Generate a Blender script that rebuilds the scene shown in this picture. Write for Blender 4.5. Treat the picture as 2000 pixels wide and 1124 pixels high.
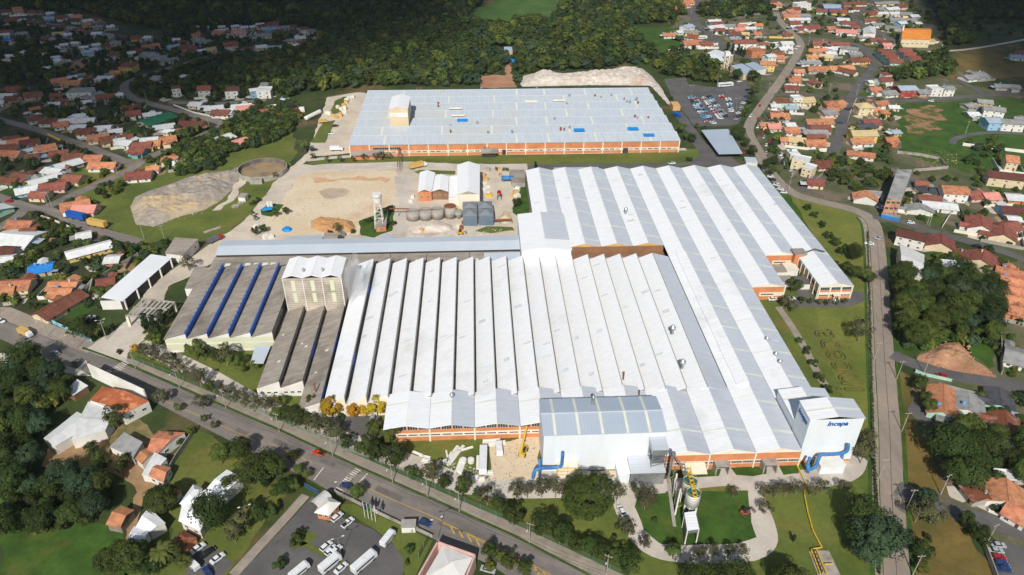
import bpy, bmesh, math, random
import numpy as np
from mathutils import Vector, Matrix
from mathutils.geometry import tessellate_polygon
for o in list(bpy.data.objects): bpy.data.objects.remove(o)
rad = math.radians
rng = random.Random(7)
SC = bpy.context.scene
COL = SC.collection
# ------------------------------------------------------------------ camera
FPX = 1425.0; CAMH = 180.0
def _cam_axes():
    roll = rad(0.35)
    fwd = np.array([918. - 1000, -368. - 562, FPX]); fwd /= np.linalg.norm(fwd)
    d = np.array([math.cos(roll), math.sin(roll), 0.])
    n = np.cross(fwd, d); n /= np.linalg.norm(n)
    up = n if n[1] < 0 else -n
    return np.stack([np.cross(fwd, up), fwd, up])
RC = _cam_axes()          # rows: world X, Y, Z axes seen from the camera (x right, y down, z forward)
def G(px, py, z=0.0):
    """point of the place at height z on the sight line of photo pixel (px, py)"""
    r = RC @ np.array([px - 1000., py - 562., FPX])
    t = (z - CAMH) / r[2]
    return Vector((r[0] * t, r[1] * t, z))
def PIX(v):
    c = RC.T @ np.array([v[0], v[1], v[2] - CAMH])
    return 1000 + FPX * c[0] / c[2], 562 + FPX * c[1] / c[2]
cam_data = bpy.data.cameras.new('camera')
cam_data.sensor_width = 36.0; cam_data.lens = 36.0 * FPX / 2000.0
cam_data.clip_start = 1.0; cam_data.clip_end = 6000.0
cam = bpy.data.objects.new('camera', cam_data); COL.objects.link(cam)
m = Matrix(((RC[0, 0], -RC[0, 1], -RC[0, 2], 0), (RC[1, 0], -RC[1, 1], -RC[1, 2], 0), (RC[2, 0], -RC[2, 1], -RC[2, 2], CAMH), (0, 0, 0, 1)))
cam.matrix_world = m
SC.camera = cam
# ------------------------------------------------------------------ sky and sun
SUN_EL, SUN_AZ = 40.0, 189.5          # degrees; azimuth clockwise from +Y
world = bpy.data.worlds.new('World'); SC.world = world; world.use_nodes = True
wn = world.node_tree.nodes; bgn = wn['Background']
sky = wn.new('ShaderNodeTexSky'); sky.sky_type = 'NISHITA'; sky.sun_disc = False
sky.sun_elevation = rad(SUN_EL); sky.sun_rotation = rad(SUN_AZ); sky.altitude = 900
world.node_tree.links.new(sky.outputs[0], bgn.inputs[0]); bgn.inputs[1].default_value = 0.072
sd = bpy.data.lights.new('sun', 'SUN'); sd.energy = 4.35; sd.angle = rad(0.53); sd.color = (1.0, 0.95, 0.87)
sun = bpy.data.objects.new('sun', sd); COL.objects.link(sun)
SUNV = Vector((math.sin(rad(SUN_AZ)) * math.cos(rad(SUN_EL)), math.cos(rad(SUN_AZ)) * math.cos(rad(SUN_EL)), math.sin(rad(SUN_EL))))
sun.rotation_euler = SUNV.to_track_quat('Z', 'Y').to_euler(); sun.location = (0, -50, 300)
vs = SC.view_settings; vs.view_transform = 'Standard'; vs.look = 'None'; vs.gamma = 1.0; vs.exposure = 0.0; vs.use_curve_mapping = False
SC.cycles.max_bounces = 5; SC.cycles.diffuse_bounces = 2; SC.cycles.glossy_bounces = 2; SC.cycles.transmission_bounces = 2
SC.cycles.transparent_max_bounces = 8; SC.cycles.volume_bounces = 3; SC.cycles.use_denoising = True
SC.cycles.caustics_reflective = False; SC.cycles.caustics_refractive = False
# ------------------------------------------------------------------ colours and materials
def S(r, g, b, a=1.0):
    f = lambda c: (c / 255 / 12.92) if c / 255 <= .04045 else ((c / 255 + .055) / 1.055) ** 2.4
    return (f(r), f(g), f(b), a)
MATS = {}
def _nt(name):
    mt = bpy.data.materials.new(name); mt.use_nodes = True
    nt = mt.node_tree; return mt, nt, nt.nodes, nt.links, nt.nodes['Principled BSDF']
def _mix(nt, fac, a, b, mode='MIX'):
    n = nt.nodes.new('ShaderNodeMix'); n.data_type = 'RGBA'; n.blend_type = mode; n.clamp_result = True
    for sock, v in ((n.inputs[0], fac), (n.inputs[6], a), (n.inputs[7], b)):
        if isinstance(v, bpy.types.NodeSocket): nt.links.new(v, sock)
        else: sock.default_value = v
    return n.outputs[2]
def _noise(nt, vec, scale, detail=4, rough=.6):
    n = nt.nodes.new('ShaderNodeTexNoise'); n.inputs['Scale'].default_value = scale; n.inputs['Detail'].default_value = detail
    n.inputs['Roughness'].default_value = rough
    if vec: nt.links.new(vec, n.inputs['Vector'])
    return n.outputs[0]
def _ramp(nt, fac, lo, hi):
    n = nt.nodes.new('ShaderNodeMapRange'); n.inputs[1].default_value = lo; n.inputs[2].default_value = hi
    nt.links.new(fac, n.inputs[0]); return n.outputs[0]
def _mapping(nt, vec, scale=(1, 1, 1), rot=(0, 0, 0)):
    n = nt.nodes.new('ShaderNodeMapping'); n.inputs['Scale'].default_value = scale; n.inputs['Rotation'].default_value = rot
    nt.links.new(vec, n.inputs[0]); return n.outputs[0]
def pmat(name, c1, c2=None, scale=.3, rough=.85, metal=0., bump=0., bscale=None, c3=None, s3=.05, r3=(.45, .65), vary=0., stripe=None, detail=5, lo=.35, hi=.65, stretch=(1, 1, 1), tile=None, spec=.3, grain=0., rot=0.):
    """noise-mottled surface; stripe=(axis, pitch m, strength): sheet joints; tile=(px,py): roof tile courses; vary: per-object tint"""
    if name in MATS: return MATS[name]
    mt, nt, N, L, b = _nt(name)
    tc = N.new('ShaderNodeTexCoord').outputs['Object']
    v = tc
    if rot: v = _mapping(nt, v, (1, 1, 1), (0, 0, rot))
    if stretch != (1, 1, 1): v = _mapping(nt, v, stretch)
    col = c1
    if c2 is not None: col = _mix(nt, _ramp(nt, _noise(nt, v, scale, detail), lo, hi), c1, c2)
    if c3 is not None: col = _mix(nt, _ramp(nt, _noise(nt, tc, s3, 5, .65), *r3), col, c3)
    if grain:
        gr = N.new('ShaderNodeMapRange'); gr.inputs[1].default_value = .25; gr.inputs[2].default_value = .75; gr.inputs[3].default_value = 1 - grain; gr.inputs[4].default_value = 1 + grain * .6
        nt.links.new(_noise(nt, tc, .55, 6, .75), gr.inputs[0]); g2 = N.new('ShaderNodeCombineColor')
        for i in range(3): nt.links.new(gr.outputs[0], g2.inputs[i])
        col = _mix(nt, 1.0, col, g2.outputs[0], 'MULTIPLY')
    hgt = None
    if stripe:
        ax, pitch, st = stripe
        w = N.new('ShaderNodeTexWave'); w.wave_type = 'BANDS'; w.bands_direction = ax; w.wave_profile = 'SIN'
        w.inputs['Scale'].default_value = 2 * math.pi / (20 * pitch); L.new(tc, w.inputs['Vector'])
        line = _ramp(nt, w.outputs[1], .0, .35)
        dk = N.new('ShaderNodeMapRange'); dk.inputs[3].default_value = 1 - st; dk.inputs[4].default_value = 1.0; L.new(line, dk.inputs[0])
        cc = N.new('ShaderNodeCombineColor')
        for i in range(3): L.new(dk.outputs[0], cc.inputs[i])
        col = _mix(nt, 1.0, col, cc.outputs[0], 'MULTIPLY'); hgt = w.outputs[1]
    if tile:
        w1 = N.new('ShaderNodeTexWave'); w1.bands_direction = 'X'; w1.inputs['Scale'].default_value = 2 * math.pi / (20 * tile[0]); L.new(tc, w1.inputs['Vector'])
        w2 = N.new('ShaderNodeTexWave'); w2.bands_direction = 'Y'; w2.wave_profile = 'SAW'; w2.inputs['Scale'].default_value = 2 * math.pi / (20 * tile[1]); L.new(tc, w2.inputs['Vector'])
        ad = N.new('ShaderNodeMath'); ad.operation = 'ADD'; L.new(w1.outputs[1], ad.inputs[0]); L.new(w2.outputs[1], ad.inputs[1]); hgt = ad.outputs[0]
    if vary:
        oi = N.new('ShaderNodeObjectInfo'); hs = N.new('ShaderNodeHueSaturation')
        a = N.new('ShaderNodeMapRange'); a.inputs[3].default_value = 1 - vary; a.inputs[4].default_value = 1 + vary; L.new(oi.outputs['Random'], a.inputs[0]); L.new(a.outputs[0], hs.inputs['Value'])
        hh = N.new('ShaderNodeMath'); hh.operation = 'MULTIPLY_ADD'; hh.inputs[1].default_value = .014 * vary / .2; hh.inputs[2].default_value = .5 - .006 * vary / .2
        fr = N.new('ShaderNodeMath'); fr.operation = 'FRACT'; ml = N.new('ShaderNodeMath'); ml.operation = 'MULTIPLY'; ml.inputs[1].default_value = 7.31
        L.new(oi.outputs['Random'], ml.inputs[0]); L.new(ml.outputs[0], fr.inputs[0]); L.new(fr.outputs[0], hh.inputs[0]); L.new(hh.outputs[0], hs.inputs['Hue'])
        if isinstance(col, tuple): hs.inputs['Color'].default_value = col
        else: L.new(col, hs.inputs['Color'])
        col = hs.outputs[0]
    if isinstance(col, tuple): b.inputs['Base Color'].default_value = col
    else: L.new(col, b.inputs['Base Color'])
    b.inputs['Roughness'].default_value = rough; b.inputs['Metallic'].default_value = metal; b.inputs['Specular IOR Level'].default_value = spec
    if bump:
        bn = N.new('ShaderNodeBump'); bn.inputs['Strength'].default_value = min(1, bump); bn.inputs['Distance'].default_value = .08
        if hgt is None: hgt = _noise(nt, tc, bscale or scale * 6, 4)
        L.new(hgt, bn.inputs['Height']); L.new(bn.outputs[0], b.inputs['Normal'])
    MATS[name] = mt; return mt
def leafmat(name, dark, light, amb=.25, vary=.3):
    if name in MATS: return MATS[name]
    mt, nt, N, L, b = _nt(name)
    tc = N.new('ShaderNodeTexCoord').outputs['Object']
    n1 = _noise(nt, tc, .55, 3); n2 = _noise(nt, tc, 4.0, 2)
    col = _mix(nt, _ramp(nt, n1, .35, .65), dark, light)
    col = _mix(nt, _ramp(nt, n2, .35, .75), col, tuple(x * .68 for x in dark[:3]) + (1,))
    oi = N.new('ShaderNodeObjectInfo'); hs = N.new('ShaderNodeHueSaturation')
    a = N.new('ShaderNodeMapRange'); a.inputs[3].default_value = 1 - vary; a.inputs[4].default_value = 1 + vary; L.new(oi.outputs['Random'], a.inputs[0]); L.new(a.outputs[0], hs.inputs['Value'])
    h2 = N.new('ShaderNodeMapRange'); h2.inputs[3].default_value = .47; h2.inputs[4].default_value = .52
    fr = N.new('ShaderNodeMath'); fr.operation = 'FRACT'; ml = N.new('ShaderNodeMath'); ml.operation = 'MULTIPLY'; ml.inputs[1].default_value = 5.7
    L.new(oi.outputs['Random'], ml.inputs[0]); L.new(ml.outputs[0], fr.inputs[0]); L.new(fr.outputs[0], h2.inputs[0]); L.new(h2.outputs[0], hs.inputs['Hue'])
    L.new(col, hs.inputs['Color']); L.new(hs.outputs[0], b.inputs['Base Color'])
    b.inputs['Roughness'].default_value = .7; b.inputs['Specular IOR Level'].default_value = .15
    tr = N.new('ShaderNodeBsdfTranslucent'); L.new(hs.outputs[0], tr.inputs[0])
    mx = N.new('ShaderNodeMixShader'); mx.inputs[0].default_value = amb
    L.new(b.outputs[0], mx.inputs[1]); L.new(tr.outputs[0], mx.inputs[2]); L.new(mx.outputs[0], N['Material Output'].inputs[0])
    MATS[name] = mt; return mt
# ------------------------------------------------------------------ mesh building
class MB:
    def __init__(s): s.v = []; s.f = []; s.m = []
    def add(s, vs, fs, mi=0):
        o = len(s.v); s.v += [tuple(v) for v in vs]; s.f += [tuple(i + o for i in f) for f in fs]; s.m += [mi] * len(fs); return s
    def box(s, x0, x1, y0, y1, z0, z1, mi=0, top=None):
        v = [(x0, y0, z0), (x1, y0, z0), (x1, y1, z0), (x0, y1, z0), (x0, y0, z1), (x1, y0, z1), (x1, y1, z1), (x0, y1, z1)]
        s.add(v, [(0, 1, 5, 4), (1, 2, 6, 5), (2, 3, 7, 6), (3, 0, 4, 7), (0, 3, 2, 1)], mi); s.add(v, [(4, 5, 6, 7)], mi if top is None else top); return s
    def obox(s, c, ux, uy, hx, hy, z0, z1, mi=0):
        c = Vector(c[:2]); ux = Vector(ux[:2]); uy = Vector(uy[:2])
        q = [c - ux * hx - uy * hy, c + ux * hx - uy * hy, c + ux * hx + uy * hy, c - ux * hx + uy * hy]
        v = [(p.x, p.y, z0) for p in q] + [(p.x, p.y, z1) for p in q]
        return s.add(v, [(0, 1, 5, 4), (1, 2, 6, 5), (2, 3, 7, 6), (3, 0, 4, 7), (3, 2, 1, 0), (4, 5, 6, 7)], mi)
    def slab(s, q, t, mi=0):
        """quad q (4 points, counter-clockwise from above) thickened downwards by t"""
        q = [Vector(p) for p in q]; b = [p - Vector((0, 0, t)) for p in q]
        return s.add(q + b, [(0, 1, 2, 3), (7, 6, 5, 4), (0, 4, 5, 1), (1, 5, 6, 2), (2, 6, 7, 3), (3, 7, 4, 0)], mi)
    def prism(s, pts, z0, z1, mi=0, top=None):
        n = len(pts); v = [(p[0], p[1], z0) for p in pts] + [(p[0], p[1], z1) for p in pts]
        s.add(v, [(i, (i + 1) % n, (i + 1) % n + n, i + n) for i in range(n)], mi)
        s.add([(p[0], p[1], z1) for p in pts], [tuple(range(n))], mi if top is None else top); return s
    def tube(s, pts, r, n=8, mi=0, cap=True, r2=None):
        pts = [Vector(p) for p in pts]; k = len(pts); rings = []
        for i, p in enumerate(pts):
            d = (pts[min(i + 1, k - 1)] - pts[max(i - 1, 0)]).normalized()
            a = d.orthogonal().normalized() if i == 0 else (s._a - d * s._a.dot(d)).normalized()
            s._a = a; bb = d.cross(a); rr = r if r2 is None else r + (r2 - r) * i / (k - 1)
            rings.append([p + a * rr * math.cos(2 * math.pi * j / n) + bb * rr * math.sin(2 * math.pi * j / n) for j in range(n)])
        v = [q for ring in rings for q in ring]
        f = [(i * n + j, i * n + (j + 1) % n, (i + 1) * n + (j + 1) % n, (i + 1) * n + j) for i in range(k - 1) for j in range(n)]
        if cap: f += [tuple(range(n - 1, -1, -1)), tuple((k - 1) * n + j for j in range(n))]
        return s.add(v, f, mi)
    def cone(s, c, r0, r1, z0, z1, n=16, mi=0, capb=True, capt=True):
        v = [(c[0] + r * math.cos(2 * math.pi * j / n), c[1] + r * math.sin(2 * math.pi * j / n), z) for r, z in ((r0, z0), (r1, z1)) for j in range(n)]
        f = [(j, (j + 1) % n, (j + 1) % n + n, j + n) for j in range(n)]
        if capb: f.append(tuple(range(n - 1, -1, -1)))
        if capt: f.append(tuple(range(n, 2 * n)))
        return s.add(v, f, mi)
    def mesh(s, name, mats):
        me = bpy.data.meshes.new(name); me.from_pydata(s.v, [], s.f)
        for mt in (mats if isinstance(mats, (list, tuple)) else [mats]): me.materials.append(mt)
        if any(s.m): me.polygons.foreach_set('material_index', s.m)
        me.update(); return me
    def build(s, name, mats, parent=None, smooth=False):
        o = bpy.data.objects.new(name, s.mesh(name, mats)); COL.objects.link(o)
        if parent: o.parent = parent
        if smooth: o.data.polygons.foreach_set('use_smooth', [True] * len(o.data.polygons))
        return o
def meshobj(name, me, parent=None, loc=None, rz=0, sc=None):
    o = bpy.data.objects.new(name, me); COL.objects.link(o)
    if parent: o.parent = parent
    if loc is not None: o.location = loc
    if rz: o.rotation_euler = (0, 0, rz)
    if sc is not None: o.scale = sc if hasattr(sc, '__len__') else (sc, sc, sc)
    return o
def empty(name, loc=(0, 0, 0), rz=0):
    o = bpy.data.objects.new(name, None); o.empty_display_size = .5; COL.objects.link(o); o.location = loc; o.rotation_euler = (0, 0, rz); return o
THINGS = []
def tag(o, desc, cat, where='', group=None, at=None):
    """register a thing; labels that would repeat get their place in the row at the end of the script"""
    o['category'] = cat; THINGS.append((o, desc, where, Vector(at) if at is not None else Vector(o.location)))
    if group: o['group'] = group
    return o
def struct(o, label=None, kind='structure'):
    o['kind'] = kind
    if label: o['label'] = label
    return o
# ------------------------------------------------------------------ planar helpers
def inpoly(x, y, poly):
    c = False; j = len(poly) - 1
    for i in range(len(poly)):
        xi, yi = poly[i][0], poly[i][1]; xj, yj = poly[j][0], poly[j][1]
        if (yi > y) != (yj > y) and x < (xj - xi) * (y - yi) / (yj - yi + 1e-12) + xi: c = not c
        j = i
    return c
def segd(x, y, ax, ay, bx, by):
    dx, dy = bx - ax, by - ay; t = max(0, min(1, ((x - ax) * dx + (y - ay) * dy) / (dx * dx + dy * dy + 1e-9)))
    return math.hypot(x - ax - t * dx, y - ay - t * dy)
def ragged(pts, amp, step=5.0):
    if not amp: return [Vector(p) for p in pts]
    r = random.Random(len(pts) * 131 + int(pts[0][0] * 7)); out = []; sw = 0.; ph = [r.uniform(0, 6) for _ in range(3)]
    for i, p in enumerate(pts):
        q = pts[(i + 1) % len(pts)]; p = Vector(p); q = Vector(q); n = max(1, int((q - p).length / step))
        nn = Vector((-(q - p).y, (q - p).x, 0)); nn = nn.normalized() if nn.length else nn
        for k in range(n):
            s = sw + (q - p).length * k / n
            out.append(p.lerp(q, k / n) + nn * amp * (.55 * math.sin(s / 3.4 + ph[0]) + .4 * math.sin(s / 1.7 + ph[1]) + .35 * math.sin(s / 7.3 + ph[2]) + r.uniform(-.22, .22)))
        sw += (q - p).length
    return out
def sheet(name, px, mat, z, amp=0., label=None, world=False, step=2.2):
    amp *= 1.2
    pts = [Vector((p[0], p[1], z)) for p in px] if world else [G(p[0], p[1], z) for p in px]
    pts = ragged(pts, amp, step); pts = [Vector((p.x, p.y, z)) for p in pts]
    tris = tessellate_polygon([pts]); mb = MB()
    fs = []
    for t in tris:
        a, b, c = (pts[i] for i in t)
        fs.append(t if (b - a).cross(c - a).z > 0 else t[::-1])
    mb.add(pts, fs); o = mb.build(name, mat); struct(o, label); return o
ROADS = []
def smooth(pts, n=4):
    out = []
    for i in range(len(pts) - 1):
        p0 = pts[max(i - 1, 0)]; p1 = pts[i]; p2 = pts[i + 1]; p3 = pts[min(i + 2, len(pts) - 1)]
        for k in range(n):
            t = k / n
            out.append(.5 * ((2 * p1) + (p2 - p0) * t + (2 * p0 - 5 * p1 + 4 * p2 - p3) * t * t + (3 * p1 - p0 - 3 * p2 + p3) * t ** 3))
    out.append(pts[-1]); return out
def ribbon(pts, w, z, off=0.):
    L, Rr = [], []
    for i, p in enumerate(pts):
        d = (pts[min(i + 1, len(pts) - 1)] - pts[max(i - 1, 0)]); d.z = 0; d.normalize(); n = Vector((-d.y, d.x, 0))
        L.append((p.x + n.x * (off + w / 2), p.y + n.y * (off + w / 2), z)); Rr.append((p.x + n.x * (off - w / 2), p.y + n.y * (off - w / 2), z))
    k = len(pts); mb = MB(); mb.add(Rr + L, [(i, i + 1, k + i + 1, k + i) for i in range(k - 1)]); return mb
def road(name, px, w, mat, z, label=None, walk=None, keep=True):
    pts = smooth([G(*p) for p in px])
    o = ribbon(pts, w, z).build(name, mat); struct(o, label)
    if keep: ROADS.append((pts, w / 2 + 1.0))
    if walk:
        for s in (-1, 1):
            k = ribbon(pts, 1.6, z + .1, s * (w / 2 + .8)); v = k.v; n = len(pts)
            k.add([(a, b, z - .1) for a, b, c in v], [(i + 1, i, n + i, n + i + 1)[::-1] for i in range(0)])
            o2 = k.build('pavement', walk); struct(o2)
    return pts
def onroad(x, y, extra=0.):
    for pts, hw in ROADS:
        for i in range(len(pts) - 1):
            a, b = pts[i], pts[i + 1]
            if abs(x - a.x) < 60 and abs(y - a.y) < 60 and segd(x, y, a.x, a.y, b.x, b.y) < hw + extra: return True
    return False
def mound(name, px, h, mat, nx=60, edge=6.0, rough=.5, seed=1, base=0., z0=-.15, world=False):
    poly = [Vector((p[0], p[1], 0)) for p in px] if world else [G(*p) for p in px]
    x0 = min(p.x for p in poly); x1 = max(p.x for p in poly); y0 = min(p.y for p in poly); y1 = max(p.y for p in poly)
    d = max(x1 - x0, y1 - y0) / nx; nxx = int((x1 - x0) / d) + 3; nyy = int((y1 - y0) / d) + 3; r = np.random.RandomState(seed)
    field = np.zeros((nyy, nxx))
    for sc_, am in ((14, 1.), (7, .7), (3, .5), (2, .35), (1, .3)):
        g = r.rand(nyy // sc_ + 3, nxx // sc_ + 3)
        yy, xx = np.mgrid[0:nyy, 0:nxx] / sc_; iy = yy.astype(int); ix = xx.astype(int); fy = yy - iy; fx = xx - ix
        fy = fy * fy * (3 - 2 * fy); fx = fx * fx * (3 - 2 * fx)
        field += am * ((g[iy, ix] * (1 - fx) + g[iy, ix + 1] * fx) * (1 - fy) + (g[iy + 1, ix] * (1 - fx) + g[iy + 1, ix + 1] * fx) * fy)
    field /= 2.85
    V = []; idx = {}; mb = MB(); inside = np.zeros((nyy, nxx), bool); Z = np.zeros((nyy, nxx))
    for j in range(nyy):
        for i in range(nxx):
            x = x0 + (i - 1) * d; y = y0 + (j - 1) * d
            ins = inpoly(x, y, poly); ds = min(segd(x, y, poly[k].x, poly[k].y, poly[(k + 1) % len(poly)].x, poly[(k + 1) % len(poly)].y) for k in range(len(poly)))
            inside[j, i] = ins; t = min(1, ds / edge) if ins else 0; t = t * t * (3 - 2 * t)
            Z[j, i] = (base + t * h * (1 - rough + rough * 2 * field[j, i])) if ins else z0
    for j in range(nyy - 1):
        for i in range(nxx - 1):
            q = [(j, i), (j, i + 1), (j + 1, i + 1), (j + 1, i)]
            if any(inside[a] for a in q):
                for a in q:
                    if a not in idx: idx[a] = len(V); V.append((x0 + (a[1] - 1) * d, y0 + (a[0] - 1) * d, Z[a]))
                mb.f.append(tuple(idx[a] for a in q)); mb.m.append(0)
    mb.v = V; o = mb.build(name, mat, smooth=True); return o
# ------------------------------------------------------------------ palette
m_ground = pmat('ground_mixed', S(70, 84, 40), S(52, 66, 32), .06, c3=S(120, 100, 70), s3=.018, r3=(.52, .66), bump=.5, bscale=1.2, grain=0.3)
m_field = pmat('pasture', S(84, 112, 48), S(66, 94, 42), .05, bump=.4, bscale=1.5, grain=0.2)
m_lawn = pmat('lawn', S(110, 120, 54), S(84, 98, 42), .045, c3=S(128, 116, 60), s3=.02, r3=(.52, .7), bump=.5, bscale=2.0, grain=0.28)
m_lawn3 = pmat('lawn_yellowish', S(124, 128, 58), S(98, 108, 46), .045, c3=S(138, 126, 70), s3=.03, r3=(.54, .72), bump=.5, bscale=2.0, grain=.25)
m_lawn2 = pmat('lawn_lush', S(72, 102, 36), S(52, 80, 26), .12, c3=S(96, 100, 44), s3=.05, r3=(.56, .75), bump=.5, bscale=2.5, grain=0.3)
m_dry = pmat('dry_grass', S(128, 108, 58), S(104, 92, 46), .07, c3=S(80, 82, 40), s3=.03, r3=(.5, .65), bump=.5, bscale=2.0, grain=0.28)
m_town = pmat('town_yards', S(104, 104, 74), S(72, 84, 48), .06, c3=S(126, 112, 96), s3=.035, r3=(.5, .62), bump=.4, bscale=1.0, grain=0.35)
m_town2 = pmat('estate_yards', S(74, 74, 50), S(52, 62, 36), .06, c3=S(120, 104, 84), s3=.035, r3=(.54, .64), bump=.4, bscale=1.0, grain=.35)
m_patchy = pmat('patchy_soil', S(172, 130, 100), S(150, 116, 84), .1, c3=S(84, 98, 42), s3=.09, r3=(.46, .56), bump=.5, bscale=.8, grain=.25)
m_dust = pmat('pale_dust', S(218, 205, 186), S(198, 186, 170), .08, c3=S(176, 166, 154), s3=.03, r3=(.52, .75), bump=.3, bscale=1.5, grain=0.14)
m_dirt = pmat('beige_dirt', S(226, 210, 184), S(216, 196, 164), .04, c3=S(202, 162, 124), s3=.028, r3=(.55, .75), bump=.5, bscale=.8, grain=0.16)
m_odirt = pmat('orange_soil', S(204, 160, 114), S(184, 136, 90), .1, bump=.8, bscale=.7, grain=0.2)
m_bsoil = pmat('brown_soil', S(172, 142, 106), S(148, 118, 84), .08, c3=S(110, 108, 66), s3=.05, r3=(.5, .62), bump=.6, bscale=.7, grain=.25)
m_rdirt = pmat('red_soil', S(172, 122, 94), S(190, 148, 116), .07, c3=S(120, 110, 70), s3=.05, r3=(.55, .7), bump=.7, bscale=.6, grain=0.22)
m_rubble = pmat('white_rubble', S(226, 216, 204), S(196, 184, 170), .25, c3=S(178, 138, 112), s3=.022, r3=(.57, .7), bump=1., bscale=.9, grain=0.3)
m_gravel = pmat('grey_gravel', S(176, 166, 154), S(148, 138, 128), .3, c3=S(196, 174, 140), s3=.04, r3=(.5, .65), bump=1., bscale=1.2, grain=0.25)
m_asph = pmat('asphalt', S(136, 129, 123), S(114, 108, 104), .35, stretch=(.06, 1, 1), rot=rad(25), c3=S(146, 136, 126), s3=.035, r3=(.5, .66), bump=.15, bscale=6, grain=0.12)
m_asph2 = pmat('asphalt_dark', S(108, 105, 103), S(92, 90, 90), .08, c3=S(108, 104, 100), s3=.05, r3=(.55, .7), bump=.15, bscale=6, grain=0.14)
m_croad = pmat('concrete_road', S(158, 146, 133), S(144, 132, 121), .4, stretch=(1, .05, 1), c3=S(164, 150, 136), s3=.05, r3=(.5, .7), bump=.15, bscale=5, grain=0.14)
m_conc = pmat('concrete_yard', S(212, 203, 191), S(194, 185, 173), .07, c3=S(176, 167, 156), s3=.03, r3=(.52, .68), bump=.15, bscale=4, grain=0.13)
m_walk = pmat('pavement_slabs', S(168, 156, 142), S(148, 138, 126), .2, bump=.2, bscale=4, grain=0.15)
m_paint = pmat('road_paint', S(222, 216, 204), S(180, 172, 162), 1.2)
m_yel = pmat('yellow_paint', S(214, 170, 66), S(176, 146, 80), .9)
m_midline = pmat('mid_road_line', S(72, 66, 62), S(84, 78, 74), .5)
# the ground, one sheet to far beyond the frame
gp = [(-2500, -550), (2500, -550), (2500, 3200), (-2500, 3200)]
sheet('ground', gp, m_ground, 0.0, world=True, label='rolling green and brown ground of the valley')
sheet('field', [(905, 42), (925, 22), (960, 5), (985, -20), (1140, -20), (1090, 18), (1082, 42), (1040, 46), (960, 46)], m_field, .05, 2., 'bright green pasture inside the forest')
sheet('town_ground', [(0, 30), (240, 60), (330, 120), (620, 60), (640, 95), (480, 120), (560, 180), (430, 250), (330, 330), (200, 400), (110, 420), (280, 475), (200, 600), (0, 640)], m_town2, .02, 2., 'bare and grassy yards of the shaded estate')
sheet('town_ground', [(1290, 10), (1330, -20), (1800, -20), (1840, 60), (1840, 95), (1770, 130), (1870, 160), (2010, 190), (2010, 500), (1740, 440), (1560, 390), (1480, 290), (1480, 190), (1330, 95)], m_town, .02, 2., 'yards of the hillside town')
sheet('town_ground', [(1790, 560), (2010, 500), (2010, 1130), (1940, 1060), (1800, 960), (1790, 760)], m_town, .02, 2., 'yards of the houses east of the straight road')
# lawns
sheet('lawn', [(1040, 318), (1370, 290), (1440, 318), (1545, 380), (1640, 398), (1686, 425), (1698, 470), (1706, 600), (1722, 900), (1730, 1130), (1150, 1130), (960, 1030), (700, 915), (480, 815), (270, 715), (240, 690), (250, 670), (300, 660), (330, 620), (900, 620)], m_lawn, .04, .6, 'lawns round the factory')
sheet('lawn', [(1545, 384), (1640, 402), (1682, 428), (1694, 470), (1700, 600), (1708, 760), (1690, 900), (1600, 640), (1580, 500)], m_lawn3, .06, .8, 'east lawn beside the hall')
sheet('lawn', [(590, 322), (645, 305), (780, 303), (1360, 291), (1367, 308), (1345, 319), (1040, 323), (880, 326), (790, 317), (700, 322)], m_lawn, .06, .4, 'grass strip in front of the back hall')
sheet('lawn', [(1450, 330), (1490, 330), (1545, 385), (1600, 480), (1580, 480), (1470, 340)], m_lawn2, .075, .5)
sheet('grass_verge', [(105, 330), (330, 300), (480, 262), (570, 250), (580, 300), (560, 330), (520, 390), (430, 470), (270, 475), (160, 420)], m_lawn, .05, 1.2, 'rough grass slope round the sludge pond')
sheet('grass_verge', [(1740, 205), (2010, 190), (2010, 330), (1880, 335), (1760, 300), (1755, 250)], m_lawn2, .05, 1.5, 'rough green lots by the blue terrace')
sheet('grass_verge', [(1770, 215), (1840, 205), (1835, 255), (1770, 260)], m_patchy, .08, 3., 'bare red soil patch in the green lot')
sheet('grass_verge', [(1810, 110), (1990, 85), (2010, 150), (1870, 160), (1800, 135)], m_dry, .05, 1.5)
sheet('grass_verge', [(1745, 720), (1775, 735), (1800, 850), (1850, 960), (1770, 955), (1752, 800)], m_dry, .06, .8, 'dry grass beside the straight road')
sheet('grass_verge', [(1768, 985), (1850, 1000), (1900, 1050), (1945, 1130), (1780, 1130)], m_dry, .06, .8, 'dry grass lot with lone shrubs')
sheet('grass_verge', [(1250, 55), (1330, 55), (1345, 90), (1290, 105), (1240, 75)], m_lawn2, .05, 1.5)
sheet('grass_verge', [(0, 1040), (120, 1020), (240, 1030), (250, 1130), (0, 1130)], m_lawn2, .05, .8, 'lush meadow at the wood edge')
sheet('grass_verge', [(325, 935), (385, 840), (470, 880), (560, 960), (440, 1130), (240, 1130)], m_lawn, .05, .6, 'garden lawn of the white pavilion')
sheet('grass_verge', [(1880, 330), (2010, 350), (2010, 300), (1900, 300)], m_lawn2, .06, 1.)
sheet('bare_soil', [(80, 900), (100, 860), (180, 810), (260, 800), (290, 830), (330, 900), (290, 960), (260, 1060), (240, 1060), (270, 960), (210, 920), (120, 930)], m_bsoil, .06, .8, 'bare orange soil round the farm sheds')
sheet('bare_soil', [(1790, 705), (1840, 668), (1890, 670), (1905, 705), (1950, 740), (1850, 722)], m_rdirt, .07, .8)
sheet('grass_verge', [(1750, 545), (1935, 555), (1945, 680), (1935, 720), (1890, 690), (1830, 690), (1756, 692)], m_lawn2, .07, .8, 'dark green floor of the thicket')
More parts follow.
